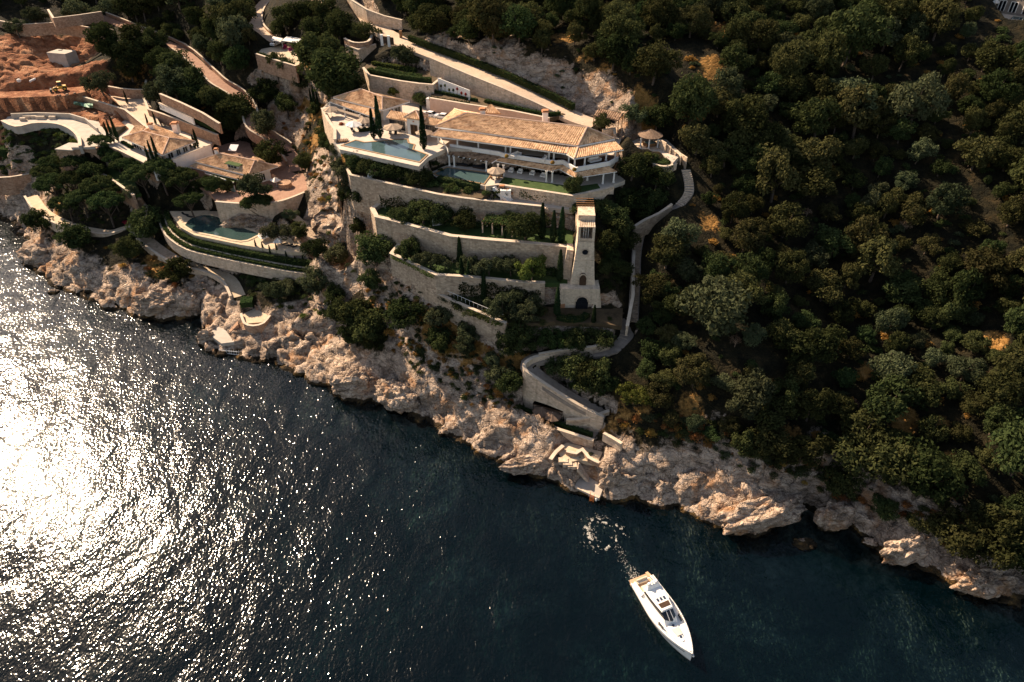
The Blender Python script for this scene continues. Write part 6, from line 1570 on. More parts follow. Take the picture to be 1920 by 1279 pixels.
stairs("rock cut steps down to the bathing terrace", P(430,622,2.7), P(446,606,4.8), 1.6, 10, "stone_warm")
stairs("steps from the coast path corner to the lower walled landing", P(196,456,8.2), P(182,438,10.6), 1.8, 10, "stone_pale")
stairs("stone stairs from the shore terrace down to the landing stage", P(1104,897,1.2), P(1083,873,4.4), 1.8, 13, "stone_pale")
for k, (u, v, z) in enumerate([(1056,862,4.9),(1064,867,4.7),(1073,871,4.5)]):
    p = P(u, v, z); solo("stepping_slab", ["left","middle","right"][k]+" big stone slab of the shore stairs", "slab", MB().box(p.x-.9,p.x+.9,p.y-.6,p.y+.6,p.z-.8,p.z), MATS["stone_pale"])
stairs("dark steps at the right end of the sea deck", P(1117,838,4.7), P(1128,818,6.1), 2.4, 7, "slate_tile")
stairs("narrow steps beside the thatched hut", P(601,497,11.6), P(610,480,13.6), 1.6, 10, "stone_pale")
stairs("round stone steps below the bridge arch", P(186,307,20.7), P(178,288,24.6), 2.6, 12, "stone_warm")
stairs("stone stairs half hidden among the upper right trees", P(1316,122,54.2), P(1314,80,58.5), 2.0, 18, "stone_pale")

lw = [P(u, v, 40.0) for u, v in [(935,344.5),(946,333),(1010,341.5),(1078,351),(1120,345),(1125,353),(1073,365)]]
struct("front_lawn", MB().prism(lw, 39.9, 40.12), MATS["lawn"])
# ------------------------------------------------------------------ gate tower and bridge at the left
bt = thing("gatehouse", "square reddish stone gatehouse at the end of the curved promenade", "building", P(122, 300, 20))
q = [P(105,281,26.6), P(136,283,26.6), P(140,277,26.6), P(110,274,26.6)]; q = [q[0], q[1], q[1]+Vector((1.5,5,0)), q[0]+Vector((1.5,5,0))]
part(bt, "block", MB().hexa([v_-Vector((0,0,8)) for v_ in q], q), MATS["stone_warm"])
part(bt, "roof_slab", MB().hexa([v_+(v_-(q[0]+q[2])/2)*.06 for v_ in q], [v_+(v_-(q[0]+q[2])/2)*.06+Vector((0,0,.3)) for v_ in q]), MATS["concrete"])
opening(bt, "slit_window", q[0][:2], q[1][:2], .3, .42, 23, 24.6, mull=1)
br = thing("bridge", "short arched stone bridge between gatehouse and promenade", "bridge", P(160, 290, 22))
a, b = P(136,280,26.8), P(180,279,26.8)
n_ = 12; top, bot = [], []
for k in range(n_+1):
    p = a.lerp(b, k/n_); top.append(p); bot.append(Vector((p.x, p.y, 26.8-1.0-2.6*(2*k/n_-1)**2)))
mb = MB(); off = Vector((.6,3.4,0))
for k in range(n_): mb.hexa([bot[k], bot[k+1], bot[k+1]+off, bot[k]+off], [top[k], top[k+1], top[k+1]+off, top[k]+off])
part(br, "arch", mb, MATS["stone_warm"]); part(br, "parapet", MB().beam(a+Vector((0,-.1,.35)), b+Vector((0,-.1,.35)), .4, .7), MATS["concrete"])

# ------------------------------------------------------------------ parasols, loungers, chairs
def parasol(label, p, w, mat="fabric_taupe", h=2.5, group=None, sq=False):
    r = thing("parasol", label, "parasol", p, random.random(), group)
    n_ = 4 if sq else 8; mb = MB(); o = []
    for k in range(n_): t = (k+.5)*2*math.pi/n_; o.append((w/2*math.cos(t), w/2*math.sin(t), h-.55))
    for k in range(n_):
        A_, B_ = Vector(o[k]), Vector(o[(k+1) % n_]); M_ = (A_+B_)/2*.97-Vector((0,0,.05)); ap = Vector((0,0,h+.25))
        mb.add([A_, M_, ap, B_, A_-Vector((0,0,.18)), B_-Vector((0,0,.18)), M_-Vector((0,0,.16))], [(0,1,2),(1,3,2),(0,4,6,1),(1,6,5,3)])
    part(r, "canopy", mb, MATS[mat], world=False); part(r, "pole", MB().tube((0,0,0),(0,0,h+.3),.04,.04,6), MATS["metal_white"], world=False)
    part(r, "foot", MB().lathe([(.35,0),(.35,.08),(.1,.14)], (0,0,0), 10), MATS["concrete"], world=False); return r
def PT(u, v, z, h): return P(u, v, z+h)-Vector((0,0,h))       # stands at z while its top shows at (u, v)
parasol("taupe parasol at the far left corner of the pool house terrace", PT(620,203,44,2.2), 4.2)
parasol("pale parasol over the sunbeds by the flower bed", PT(663,231,44,2.2), 4.2, "fabric_white")
parasol("taupe parasol between sunbeds and pool house", PT(683,224,44,2.2), 4.2)
parasol("large square taupe parasol in the middle of the pool terrace", PT(736,236,44,2.2), 5.0)
parasol("taupe parasol half hidden by the tall cypress at the pool end", PT(795,246,44,2.2), 4.4)
parasol("taupe parasol with table at the corner of the small pool", PT(930,318,40.05,2.2), 4.4)
parasol("brown parasol on the sea deck, left of the pair", PT(1016,768,6,2.3), 4.0, "fabric_brown")
parasol("brown parasol on the sea deck, right of the pair", PT(1036,776,6,2.3), 4.0, "fabric_brown")
parasol("white flat shade beside the pool deck tree", PT(494,440,17,1.6), 3.6, "fabric_white", 1.8, None, True)
parasol("second white flat shade on the pool deck", PT(521,449,17,1.6), 3.2, "fabric_white", 1.8, None, True)
parasol("white parasol on the red terrace by the round planter", PT(516,336,22.5,2.2), 3.2, "fabric_white", 2.5, None, True)
parasol("closed white parasol at the grey house, upper right corner", PT(1865,10,63,1.8), 2.0, "fabric_white", 3.2)
def lounger(label, p, rz, mat="fabric_black", group=None, cushion=None):
    r = thing("sun_lounger", label, "sun lounger", p, rz, group)
    mb = MB().box(-.35,.35,-1,.45,.28,.36); mb.hexa([(-.35,.45,.28),(.35,.45,.28),(.35,.52,.28),(-.35,.52,.28)], [(-.35,1.0,.8),(.35,1.0,.8),(.35,1.07,.8),(-.35,1.07,.8)])
    part(r, "mattress", mb, MATS[mat], world=False)
    for x in (-.3,.3):
        for y in (-.85,.4): part(r, "leg", MB().tube((x,y,0),(x,y,.28),.03,.03,5), MATS["metal_white"], world=False)
    if cushion: part(r, "cushion", MB().box(-.34,.34,.3,.62,.40,.55), MATS[cushion], world=False)
    return r
lounger("dark sunbed nearest the flower bed on the sun terrace", P(662,247,44), .5); lounger("second dark sunbed on the sun terrace", P(673,243,44), .5); lounger("third dark sunbed on the sun terrace", P(682,240,44), .5); lounger("fourth dark sunbed on the sun terrace", P(690,236,44), .5)
lounger("left dark sunbed under the large square parasol", P(732,251,44), .1); lounger("right dark sunbed under the large square parasol", P(742,252,44), .1)
for k, (u, v) in enumerate([(1003,776),(1017,780),(1030,784),(1043,788)]):
    lounger("sunbed with bluish cushion on the sea deck, "+["first","second","third","fourth"][k]+" from the left", P(u, v, 6), 2.6, "fabric_black", None, "fabric_blue")
for k, (u, v) in enumerate([(534,459),(543,462),(552,464)]):
    lounger("dark sunbed on the pool deck, "+["leftmost","middle","rightmost"][k]+" of the three", P(u, v, 17), 2.2)
for k, (u, v) in enumerate([(378,410),(386,414)]): lounger(["left","right"][k]+" dark sunbed under the leaning pine", P(u-30, v-6, 17), 1.2)
def lounge_pod(label, p, rz):
    r = thing("lounge_chair", label, "chair", p, rz)
    part(r, "seat", MB().hexa([(-1,-.8,0),(1,-.8,0),(.8,.7,0),(-.8,.7,0)], [(-1.05,-.9,.35),(1.05,-.9,.35),(.85,.7,.45),(-.85,.7,.45)]), MATS["fabric_white"], world=False)
    for s_ in (-1,1): part(r, "wing_back", MB().hexa([(s_*.1,.1,.4),(s_*.9,.1,.4),(s_*.8,.75,.4),(s_*.1,.75,.4)], [(s_*.35,.55,1.5),(s_*.6,.5,1.6),(s_*.6,.7,1.6),(s_*.35,.7,1.5)]), MATS["fabric_white"], world=False)
lounge_pod("white winged lounge chair at the left of the upper garden lawn", P(771,409,33), .3); lounge_pod("white winged lounge chair in the shade of the upper garden trees", P(818,420,33), .3)
def armchair(label, p, rz, mat="fabric_white"):
    r = thing("armchair", label, "armchair", p, rz)
    part(r, "seat", MB().box(-.45,.45,-.45,.4,.12,.45), MATS[mat], world=False); part(r, "backrest", MB().box(-.45,.45,.38,.55,.1,.95), MATS[mat], world=False)
    for s_ in (-1,1): part(r, "armrest", MB().box(s_*.52-.08,s_*.52+.08,-.45,.5,.05,.65), MATS[mat], world=False)
for k, (u, v) in enumerate([(958,323),(975,325),(998,328),(1018,332)]):
    armchair("white armchair under the lower veranda, "+["leftmost","second from the left","third from the left","rightmost"][k], P(u, v, Zl), -.35)
for k, (u, v) in enumerate([(868,309),(899,314)]):
    r = thing("daybed", ["left","right"][k]+" black daybed under the pergola by the small pool", "daybed", P(u, v, Zl), -.4)
    part(r, "mattress", MB().box(-1.5,1.5,-.9,.9,.3,.55), MATS["fabric_black"], world=False); part(r, "base", MB().box(-1.4,1.4,-.8,.8,0,.3), MATS["wood_dark"], world=False); part(r, "bolster", MB().tube((-1.4,.7,.68),(1.4,.7,.68),.18,.18,8), MATS["fabric_black"], world=False)
def sofa(label, p, rz):
    r = thing("sofa", label, "sofa", p, rz)
    part(r, "seat", MB().box(-1.3,1.3,-.5,.45,.1,.45), MATS["fabric_white"], world=False); part(r, "backrest", MB().box(-1.3,1.3,.4,.65,.1,.95), MATS["fabric_white"], world=False)
    for s_ in (-1,1): part(r, "armrest", MB().box(s_*1.4-.12,s_*1.4+.12,-.5,.65,.1,.7), MATS["fabric_white"], world=False)
sofa("white sofa on the left of the upper veranda's open part", P(968,294,Zu), .9); sofa("white sofa on the right of the upper veranda's open part", P(1020,300,Zu), -2.0); sofa("white sofa under the veranda at the villa's right end", P(1115,303,Zu), .5)
r = thing("table", "round table with chairs under the parasol by the small pool", "table", P(931,333,40.05)); part(r, "table_top", MB().lathe([(.8,.7),(.8,.76)], (0,0,0), 14), MATS["coping"], world=False); part(r, "leg", MB().tube((0,0,0),(0,0,.7),.08,.08,6), MATS["wood"], world=False)
for k in range(4):
    t = k*math.pi/2+.4; p = P(931,333,40.05)+Vector((1.3*math.cos(t), 1.3*math.sin(t), 0)); r = thing("dining_chair", "small chair round the parasol table by the small pool", "chair", p, t+math.pi/2+math.pi, "chairs of the parasol table")
    part(r, "seat", MB().box(-.25,.25,-.25,.25,.4,.46), MATS["wood"], world=False); part(r, "backrest", MB().box(-.25,.25,.2,.26,.46,.9), MATS["wood"], world=False); part(r, "legs", MB().box(-.22,-.18,-.22,.22,0,.4).box(.18,.22,-.22,.22,0,.4), MATS["wood"], world=False)
def pot(label, p, r_=.4, plant_mat="leaf_hedge"):
    r = thing("planter", label, "planter", p); part(r, "pot", MB().lathe([(r_*.7,0),(r_,.6),(r_*.9,.62)], (0,0,0), 10), MATS["stucco"], world=False)
    o = link("bush", random.choice(SHRUB[plant_mat]) if 'SHRUB' in globals() else None, r)
    if o.data: o.scale = (r_*1.2,)*3; o.location.z = .55
# garden pergola grown over with vines, upper garden
pg = thing("pergola", "vine covered pergola in the upper garden beside the tower", "pergola", P(930, 432, 33))
A_, B_ = P(905,436,33), P(960,444,33); dx_ = (B_-A_).normalized(); ny_ = Vector((-dx_.y, dx_.x, 0))
for k in range(4):
    for s_ in (0, 3.0): part(pg, "post", MB().box(*(lambda p: (p.x-.15,p.x+.15,p.y-.15,p.y+.15,33,35.6))(A_.lerp(B_, k/3)+ny_*s_)), MATS["stone_pale"])
for k in range(9): part(pg, "rafter", MB().beam(A_.lerp(B_, k/8)-ny_*.4+Vector((0,0,2.7)), A_.lerp(B_, k/8)+ny_*3.4+Vector((0,0,2.7)), .12, .16), MATS["wood"])
rg = np.random.default_rng(5); k = 1500; t = rg.random((k,1)); s_ = rg.random((k,1))*3.8-.4
pp = np.array(A_)[None]*(1-t)+np.array(B_)[None]*t+np.array(ny_)[None]*s_; pp[:,2] = 35.9+rg.normal(0,.16,k)-np.where(rg.random(k) < .2, rg.random(k)*1.2, 0)
o = link("vine_leaves", leaf_mesh("vine_leaves", pp-np.array(pg.location), np.tile([0,0,1.0],(k,1)), .34, MATS["leaf_hedge"], .6, 1, 3), pg)
# dark pergola on the sea deck and its log store
dk = thing("pergola", "dark flat canopy against the ramp wall on the sea deck", "pergola", P(1030, 765, 6))
q = [P(999,757,8.6), P(1055,773,8.6), P(1057,766,8.6), P(1004,750,8.6)]
for k in range(8): part(dk, "slat", MB().beam(q[0].lerp(q[3], k/7)+Vector((0,0,.0)), q[1].lerp(q[2], k/7), .38, .12), MATS["wood_dark"])
for k in (0.02,.34,.66,.98): part(dk, "post", MB().tube(q[0].lerp(q[1], k), Vector((q[0].lerp(q[1], k).x, q[0].lerp(q[1], k).y, 6)), .08, .08, 6), MATS["wood_dark"])
mb = MB()
for k in range(14): p = P(632+k*1.5, 266-.6*k*.2, 44.1); mb.tube(p+Vector((0,-.8,.1+.1*(k % 3))), p+Vector((0,.9,.1+.1*(k % 3))), .11, .11, 6)
solo("log_pile", "pile of reddish logs at the left end of the big pool", "logs", mb, MATS["wood"])
mb = MB(); pa = P(655,326,39.6)
solo("white_cone", "white cone shaped lantern on the wall under the clipped trees", "lantern", MB().lathe([(.8,0),(.7,.3),(.05,2.0)], P(695,331,39.2), 12), MATS["stucco"])
# railings on the lowest sloping wall
mb = MB(); ra = [P(822,546,24.0), P(880,572,23.7), P(944,599,23.5)]
for a_, b_ in zip(ra[:-1], ra[1:]):
    mb.tube(a_+Vector((0,.8,.6)), b_+Vector((0,.8,.6)), .04, .04, 5)
    for k in range(8): c_ = a_.lerp(b_, k/8)+Vector((0,.8,0)); mb.tube(c_-Vector((0,0,.6)), c_+Vector((0,0,.6)), .03, .03, 5)
solo("railing", "thin pale railing along the top of the lowest sloping wall", "railing", mb, MATS["metal_white"])
# round brick planter
rp = thing("planter", "round brick planter on the red terrace", "planter", P(535,350,22.5)); part(rp, "brick_ring", MB().lathe([(1.9,0),(1.9,1.3),(1.6,1.3),(1.5,1.2)], (0,0,0), 18), MATS["stone_warm"], world=False)
o = link("bush", SHRUB["leaf_hedge"][0] if 'SHRUB' in globals() else None, rp)
# thatched hut
hu = thing("hut", "tiny white bar hut with thatched cone roof on the round terrace", "hut", P(630, 505, 11.5))
part(hu, "walls", MB().box(-1.1,1.1,-.9,.9,0,1.5).box(-1.3,1.3,-1.1,-.9,1.0,1.12), MATS["stucco"], world=False); part(hu, "thatched_roof", MB().lathe([(2.1,2.1),(2.0,2.25),(.9,2.9),(.08,3.3)], (-.6,.6,0), 14), MATS["thatch"], world=False)
part(hu, "hatch", MB().box(-.5,.1,-.92,-.88,.5,1.1), MATS["wood_dark"], world=False)
for s_ in (-1,1): part(hu, "post", MB().tube((-.6+s_*.9,.9,0),(-.6+s_*.9,.9,2.2),.07,.07,6), MATS["wood"], world=False)
st = thing("statue", "pale standing stone figure at the edge of the round terrace", "statue", P(672,522,11.5)); part(st, "plinth", MB().box(-.3,.3,-.3,.3,0,.5), MATS["stucco"], world=False); part(st, "figure", MB().lathe([(.18,.5),(.3,.8),(.24,1.2),(.36,1.65),(.2,1.9),(.12,1.98),(.17,2.15),(.1,2.32),(.02,2.36)], (0,0,0), 10, .7), MATS["stucco"], world=False)

# ------------------------------------------------------------------ flowering shelter, gates, vehicles
sh = thing("shelter", "white flat roofed shelter grown with magenta flowers", "shelter", P(548, 92, 46.2))
q = [P(528,76,48.7), P(556,80,48.7), P(567,72,48.7), P(538,68,48.7)]
part(sh, "roof", MB().hexa([v_-Vector((0,0,.18)) for v_ in q], q), MATS["metal_white"])
for v_ in q: part(sh, "post", MB().tube(v_, Vector((v_.x, v_.y, 46)), .08, .08, 6), MATS["metal_white"])
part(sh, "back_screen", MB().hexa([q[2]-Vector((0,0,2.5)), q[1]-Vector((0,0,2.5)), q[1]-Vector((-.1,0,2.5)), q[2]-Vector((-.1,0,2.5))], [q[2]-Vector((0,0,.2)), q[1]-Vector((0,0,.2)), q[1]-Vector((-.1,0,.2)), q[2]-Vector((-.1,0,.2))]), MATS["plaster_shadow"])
q2 = [P(508,75,48.4), P(526,79,48.4), P(530,72,48.4), P(512,68,48.4)]
sail = thing("canopy", "white sail canopy beside the flowering shelter", "canopy", P(518, 82, 46.2)); part(sail, "cloth", MB().hexa([v_-Vector((0,0,.08)) for v_ in q2], q2), MATS["fabric_white"])
for v_ in (q2[0], q2[1]): part(sail, "post", MB().tube(v_, Vector((v_.x, v_.y, 46)), .06, .06, 6), MATS["metal_dark"])
for u, v, d_, la in [(535,86,12,"left magenta flowering bush climbing the shelter"),(546,91,13,"middle magenta flowering bush below the shelter roof"),(567,74,12,"magenta flowering bush over the shelter's right corner")]:
    g = P(u, v, 47); shrub(g-Vector((0,0,1)), d_*px_size(g)/2, "leaf_magenta", la, None, 1.6)
gt = thing("gate", "pair of dark wooden gates between white pillars across the road", "gate", P(727, 82, 54.2))
for u, v in [(717,82),(730,84)]:
    p = P(u, v, 53.9); part(gt, "pillar", MB().box(p.x-.4,p.x+.4,p.y-.4,p.y+.4,53.4,56.4), MATS["stucco"])
for u0, u1, v in [(719,727,82),(732,739,84)]: part(gt, "gate_leaf", MB().hexa(*[[P(u0,v,54)+Vector((0,k*.1,z)) if i in (0,3) else P(u1,v+1,54)+Vector((0,k*.1,z)) for i, k in ((0,0),(1,0),(2,1),(3,1))] for z in (0, 2.1)]), MATS["wood_dark"])
p = P(752,71,54); part(gt, "pillar", MB().box(p.x-.4,p.x+.4,p.y-.4,p.y+.4,53.4,56.0), MATS["wood"])
def car(label, p, rz, mat="car_white"):
    r = thing("car", label, "car", p, rz); b = MB()
    prof = [(-2.15,.35),(-2.2,.75),(-2.05,.92),(-1.2,1.0),(-.55,1.42),(.95,1.46),(1.75,1.05),(2.1,.95),(2.15,.4)]
    lo_ = [(x, z) for x, z in prof]
    L_ = [Vector((x, -.86 if z < 1.05 else -.7, z)) for x, z in lo_]; R_ = [Vector((x, .86 if z < 1.05 else .7, z)) for x, z in lo_]
    n_ = len(L_); b.add(L_+R_, [tuple(range(n_)), tuple(range(n_, 2*n_))[::-1]]+[(i, n_+i, n_+(i+1) % n_, (i+1) % n_) for i in range(n_)])
    part(r, "body", b, MATS[mat], world=False)
    g = MB(); g.hexa([(-1.16,-.72,1.0),(-.6,-.66,1.4),(-.6,.66,1.4),(-1.16,.72,1.0)], [(-1.2,-.72,1.03),(-.64,-.66,1.43),(-.64,.66,1.43),(-1.2,.72,1.03)]); part(r, "windscreen", g, MATS["dark_glass"], world=False)
    g = MB(); g.hexa([(1.0,-.66,1.44),(1.68,-.72,1.1),(1.68,.72,1.1),(1.0,.66,1.44)], [(1.04,-.66,1.47),(1.72,-.72,1.13),(1.72,.72,1.13),(1.04,.66,1.47)]); part(r, "rear_window", g, MATS["dark_glass"], world=False)
    for s_ in (-1,1): part(r, "side_windows", MB().hexa([(-.9,s_*.80,1.06),(1.45,s_*.80,1.06),(.95,s_*.73,1.38),(-.5,s_*.73,1.38)], [(-.9,s_*.83,1.06),(1.45,s_*.83,1.06),(.95,s_*.76,1.38),(-.5,s_*.76,1.38)]), MATS["dark_glass"], world=False)
    for x in (-1.35,1.35):
        for s_ in (-1,1):
            w_ = part(r, "wheel", MB().tube((x,s_*.72,.33),(x,s_*.9,.33),.33,.33,14), MATS["rubber"], world=False); part(w_, "rim", MB().tube((x,s_*.9,.33),(x,s_*.92,.33),.2,.2,10), MATS["chrome"], world=False)
    for s_ in (-1,1): part(r, "headlight", MB().box(-2.22,-2.1,s_*.62-.15,s_*.62+.15,.68,.82), MATS["chrome"], world=False)
car("white car parked beside the garage wall", P(806,219,44), -.5); car("second white car partly hidden by the main roof", P(830,223,44), -.35); car("dark car under the tiled carport", P(1139,231,46.4), -.4, "car_dark"); car("white car beside the flowering shelter", P(518,85,46.2), 1.2)

# ------------------------------------------------------------------ building site
bl_ = thing("concrete_block", "pale concrete box standing on the red earth cutting", "building", P(112,112,36))
q = [P(93,114,36), P(127,117,36)]; q += [q[1]+Vector((1.5,5,0)), q[0]+Vector((1.5,5,0))]
part(bl_, "box", MB().hexa([v_-Vector((0,0,2)) for v_ in q], [v_+Vector((0,0,2.9)) for v_ in q]), MATS["concrete"]); part(bl_, "hatch", MB().box(q[3].x+1.5,q[3].x+2.6,q[3].y-2.4,q[3].y-1.4,38.9,39.1), MATS["metal_dark"])
ld = thing("wheel_loader", "yellow wheel loader on the building site", "loader", P(114,170,32.5), .5)
part(ld, "body", MB().hexa([(-.3,-.8,.7),(2.2,-.8,.7),(2.2,.8,.7),(-.3,.8,.7)], [(-.3,-.8,1.7),(2.0,-.75,1.6),(2.0,.75,1.6),(-.3,.8,1.7)]).box(-1.9,-.3,-.55,.55,.7,1.2), MATS["digger_yellow"], world=False)
part(ld, "cab", MB().hexa([(-.3,-.65,1.7),(.9,-.65,1.7),(.9,.65,1.7),(-.3,.65,1.7)], [(-.2,-.6,2.9),(.8,-.6,2.9),(.8,.6,2.9),(-.2,.6,2.9)]), MATS["dark_glass"], world=False)
part(ld, "cab_roof", MB().box(-.35,.95,-.7,.7,2.9,3.02), MATS["digger_yellow"], world=False)
for s_ in (-.5,.5): part(ld, "lift_arm", MB().beam((-.6,s_,1.5),(-2.6,s_,.6),.16,.28), MATS["digger_yellow"], world=False)
part(ld, "bucket", MB().hexa([(-3.3,-1.1,.2),(-2.5,-1.1,.15),(-2.5,1.1,.15),(-3.3,1.1,.2)], [(-3.0,-1.1,1.0),(-2.5,-1.1,.9),(-2.5,1.1,.9),(-3.0,1.1,1.0)]), MATS["metal_dark"], world=False)
for x in (-1.4,1.4):
    for s_ in (-1,1): w_ = part(ld, "wheel", MB().tube((x,s_*.65,.7),(x,s_*1.1,.7),.7,.7,14), MATS["rubber"], world=False); part(w_, "rim", MB().tube((x,s_*1.1,.7),(x,s_*1.13,.7),.35,.35,10), MATS["digger_yellow"], world=False)
rows = [[P(138+i*6, 186+j*5+i*1.2, 29.2+.5*math.sin(i*1.3+j)+(.8 if j == 1 else 0)) for i in range(7)] for j in range(3)]
solo("tarpaulin", "crumpled green tarpaulin over a heap on the building site", "tarpaulin", MB().grid(rows), MATS["tarp_green"])
for k, (u, v, w_) in enumerate([(53,222,1.4),(65,222,1.1),(78,223,1.6),(100,223,1.2),(45,226,1.0)]):
    p = P(u, v, 27); solo("stone_pallet", "pallet of pale stone blocks on the unfinished promenade", "pallet", MB().box(p.x-w_,p.x+w_,p.y-.7,p.y+.7,27,27.15).box(p.x-w_*.9,p.x+w_*.9,p.y-.6,p.y+.1,27.15,28.0).box(p.x-w_*.7,p.x+w_*.5,p.y+.12,p.y+.6,27.15,27.7), MATS["coping"], group="stone pallets on the promenade")
p = G(66,156); solo("pipe", "white pipe lying on the red earth", "pipe", MB().tube(p+Vector((-.6,-1.5,.6)), p+Vector((.8,2.2,1.0)), .35, .35, 10), MATS["metal_white"])
p = G(38,157); solo("sand_bag", "white bulk bag on the red earth left of the pipe", "bag", MB().lathe([(.5,0),(.7,.3),(.65,.9),(.3,1.1)], p, 10), MATS["fabric_white"])
for k in range(46):
    u, v = random.uniform(95,235), random.uniform(193,232); p = G(u, v); s_ = random.uniform(.2,.7)
    if not inside(np.array([u]), np.array([v]), [(95,160),(140,160),(140,172),(200,195),(235,232),(200,225),(150,206),(110,202)])[0]: continue
    mb = MB().lathe([(s_*.7,-.2),(s_,s_*.3),(s_*.6,s_*.8)], p, 6); solo("rubble_stone", "loose rubble stone along the building site wall", "stone", mb, MATS["stone_warm"], group="rubble stones on the building site")

# ------------------------------------------------------------------ house in the upper right corner
lh = thing("house", "dark grey stone house with white framed windows cut off by the upper right corner", "house", P(1900,20,63))
a, b = P(1860,22,63), P(2010,46,63); dd = (b-a).normalized(); nn = Vector((-dd.y, dd.x, 0))
poly_prism(lh, "wall", [(q.x, q.y) for q in (a, b, b+nn*8, a+nn*8)], 62, 71, "slate_tile")
for s0, s1 in [(.05,.14),(.20,.29),(.37,.46),(.55,.66)]: opening(lh, "window", a[:2], b[:2], s0, s1, 63.6, 66.2, mull=2, fw=.16); opening(lh, "window", a[:2], b[:2], s0, s1, 67.5, 70, mull=2, fw=.16)
part(lh, "corner_trim", MB().beam(a+nn*-.05, a+nn*-.05+Vector((0,0,8)), .3, .3), MATS["stucco"])
hb = smooth_line([P(1868,42,63.1), P(1880,50,63.1), P(1905,56,63.1), P(1960,62,63.1)], 3)
wall_w("curved pale balcony wall of the grey house, upper right corner", hb, 4, mat="stone_pale")
pool("blue pool edge at the grey house, upper right corner", [(1893,36),(1950,44),(1955,38),(1900,31)], 63.1, "coping", "pool_water")

# ------------------------------------------------------------------ landing stage fittings, bathing ladder, shore beds
lsz = 1.1
ss = [P(1075,911,lsz), P(1124,933,lsz)]
solo("stage_edge", "pale concrete lip of the landing stage", "landing", MB().beam(ss[0]+Vector((0,0,-.15)), ss[1]+Vector((0,0,-.15)), .5, .45), MATS["coping"])
lad = thing("ladder", "orange bathing ladder at the corner of the landing stage", "ladder", P(1109,929,.2))
la0 = P(1106,927,lsz)+Vector((0,-.35,0)); la1 = P(1113,930,lsz)+Vector((0,-.35,0))
for q in (la0, la1): part(lad, "rail", MB().tube(q+Vector((0,0,1.0)), q+Vector((0,-.3,-1.4)), .05, .05, 6), MATS["orange_rope"])
for k in range(6): part(lad, "rung", MB().tube(la0+Vector((0,-.05*k,.2-.3*k)), la1+Vector((0,-.05*k,.2-.3*k)), .04, .04, 5), MATS["orange_rope"])
for k, (u, v) in enumerate([(1078,916),(1118,936)]): solo("fender", ["left","right"][k]+" white fender on the landing stage edge", "fender", MB().lathe([(.05,-.5),(.2,-.4),(.22,.1),(.05,.3)], P(u, v, .7), 10), MATS["gelcoat"])
mb = MB(); fa, fb_ = P(410,656,1.2), P(446,660,1.2)
mb.tube(fa, fb_, .06, .06, 6); mb.tube(fa+Vector((0,0,-.9)), fb_+Vector((0,0,-.9)), .06, .06, 6)
for k in range(9): c_ = fa.lerp(fb_, k/8); mb.tube(c_+Vector((0,.5,.1)), c_+Vector((0,0,-1.1)), .05, .05, 5)
solo("bathing_frame", "pale metal bathing frame on the rocks at the water's edge", "ladder", mb, MATS["metal_white"])
for u, v, d_, la in [(1078,846,12,"planted bed of low green shrubs on the shore terrace"),(1108,851,18,"second planted bed of green shrubs on the shore terrace"),(1088,857,9,"small tuft of green on the shore steps")]: shrub_px(u, v, d_, "leaf_hedge", la, None, .5)

# ------------------------------------------------------------------ rocks of the shore that stand by themselves
def boulder(label, u, v, wpx, hpx, z=0.0, mat="hillside", seed=0, group=None, sq=.6):
    c = P(u, v, z); s_ = px_size(c); rx = wpx*s_/2; ry = rx*sq; rz_ = hpx*s_/2
    bm = bmesh.new(); bmesh.ops.create_icosphere(bm, subdivisions=5, radius=1.0)
    for v_ in bm.verts:
        n_ = v_.co.normalized(); o = Vector((seed*3.1, seed*1.7, 0))
        f = 1+.26*mnoise.noise(n_*1.3+o)+.22*(mnoise.noise(n_*3.1+o)) - .24*(mnoise.voronoi(n_*2.4+o)[0][0]-.3)+.07*mnoise.noise(n_*9+o)
        v_.co = Vector((n_.x*rx*f, n_.y*ry*f, n_.z*rz_*f))
    me = bpy.data.meshes.new("boulder"); bm.to_mesh(me); bm.free(); me.materials.append(MATS[mat])
    if not me.attributes.get("zone"):
        a_ = me.attributes.new("zone", 'FLOAT_COLOR', 'POINT'); a_.data.foreach_set("color", np.tile(np.array([1,0,0,1], np.float32), len(me.vertices)))
    o = link("boulder", me); o.location = c; o.rotation_euler = (0,0,random.uniform(-.4,.4)); return tag(o, label, "rock", group)
boulder("big cracked rock standing in the sea at the left", 84, 484, 100, 52, 1.0, seed=1)
boulder("low dark rock between the left shore and the big cracked rock", 118, 532, 44, 16, .3, seed=2)
boulder("small dark rock just off the left shore", 100, 548, 20, 10, .1, seed=3)
boulder("orange weed covered rock awash below the cave", 1508, 1022, 46, 20, -.3, seed=4)
boulder("pale flat rock at the water line left of the lower shore", 838, 806, 36, 16, .4, seed=6)
boulder("rock lump at the mouth of the cleft on the right shore", 1632, 1018, 30, 18, .4, seed=7)
boulder("massive rounded headland rock left of the bathing terrace", 300, 572, 90, 62, 2.0, seed=8)
boulder("massive square headland rock beside the dark cove", 352, 572, 66, 62, 2.2, seed=9)
boulder("rounded headland rock at the tip left of the bathing terrace", 388, 636, 34, 40, 1.4, seed=12)
boulder("tall rock pillar right of the landing stage", 1146, 900, 44, 70, 3.0, seed=10)
boulder("big pale slab rock above the sea cave", 1430, 965, 190, 70, 2.0, seed=11, sq=.35)
boulder("pale nose of rock beside the dark cleft", 1565, 970, 80, 70, 2.2, seed=13, sq=.5)
boulder("rugged rock at the far right of the shore", 1850, 1092, 120, 60, 1.8, seed=14, sq=.4)
boulder("rugged rock mass right of the cleft", 1700, 1030, 110, 64, 2.0, seed=15, sq=.4)
boulder("smooth bulging pale rock beside the arch", 660, 722, 80, 60, 2.2, seed=16)
boulder("craggy rock right of the arch", 745, 745, 90, 60, 2.6, seed=17)
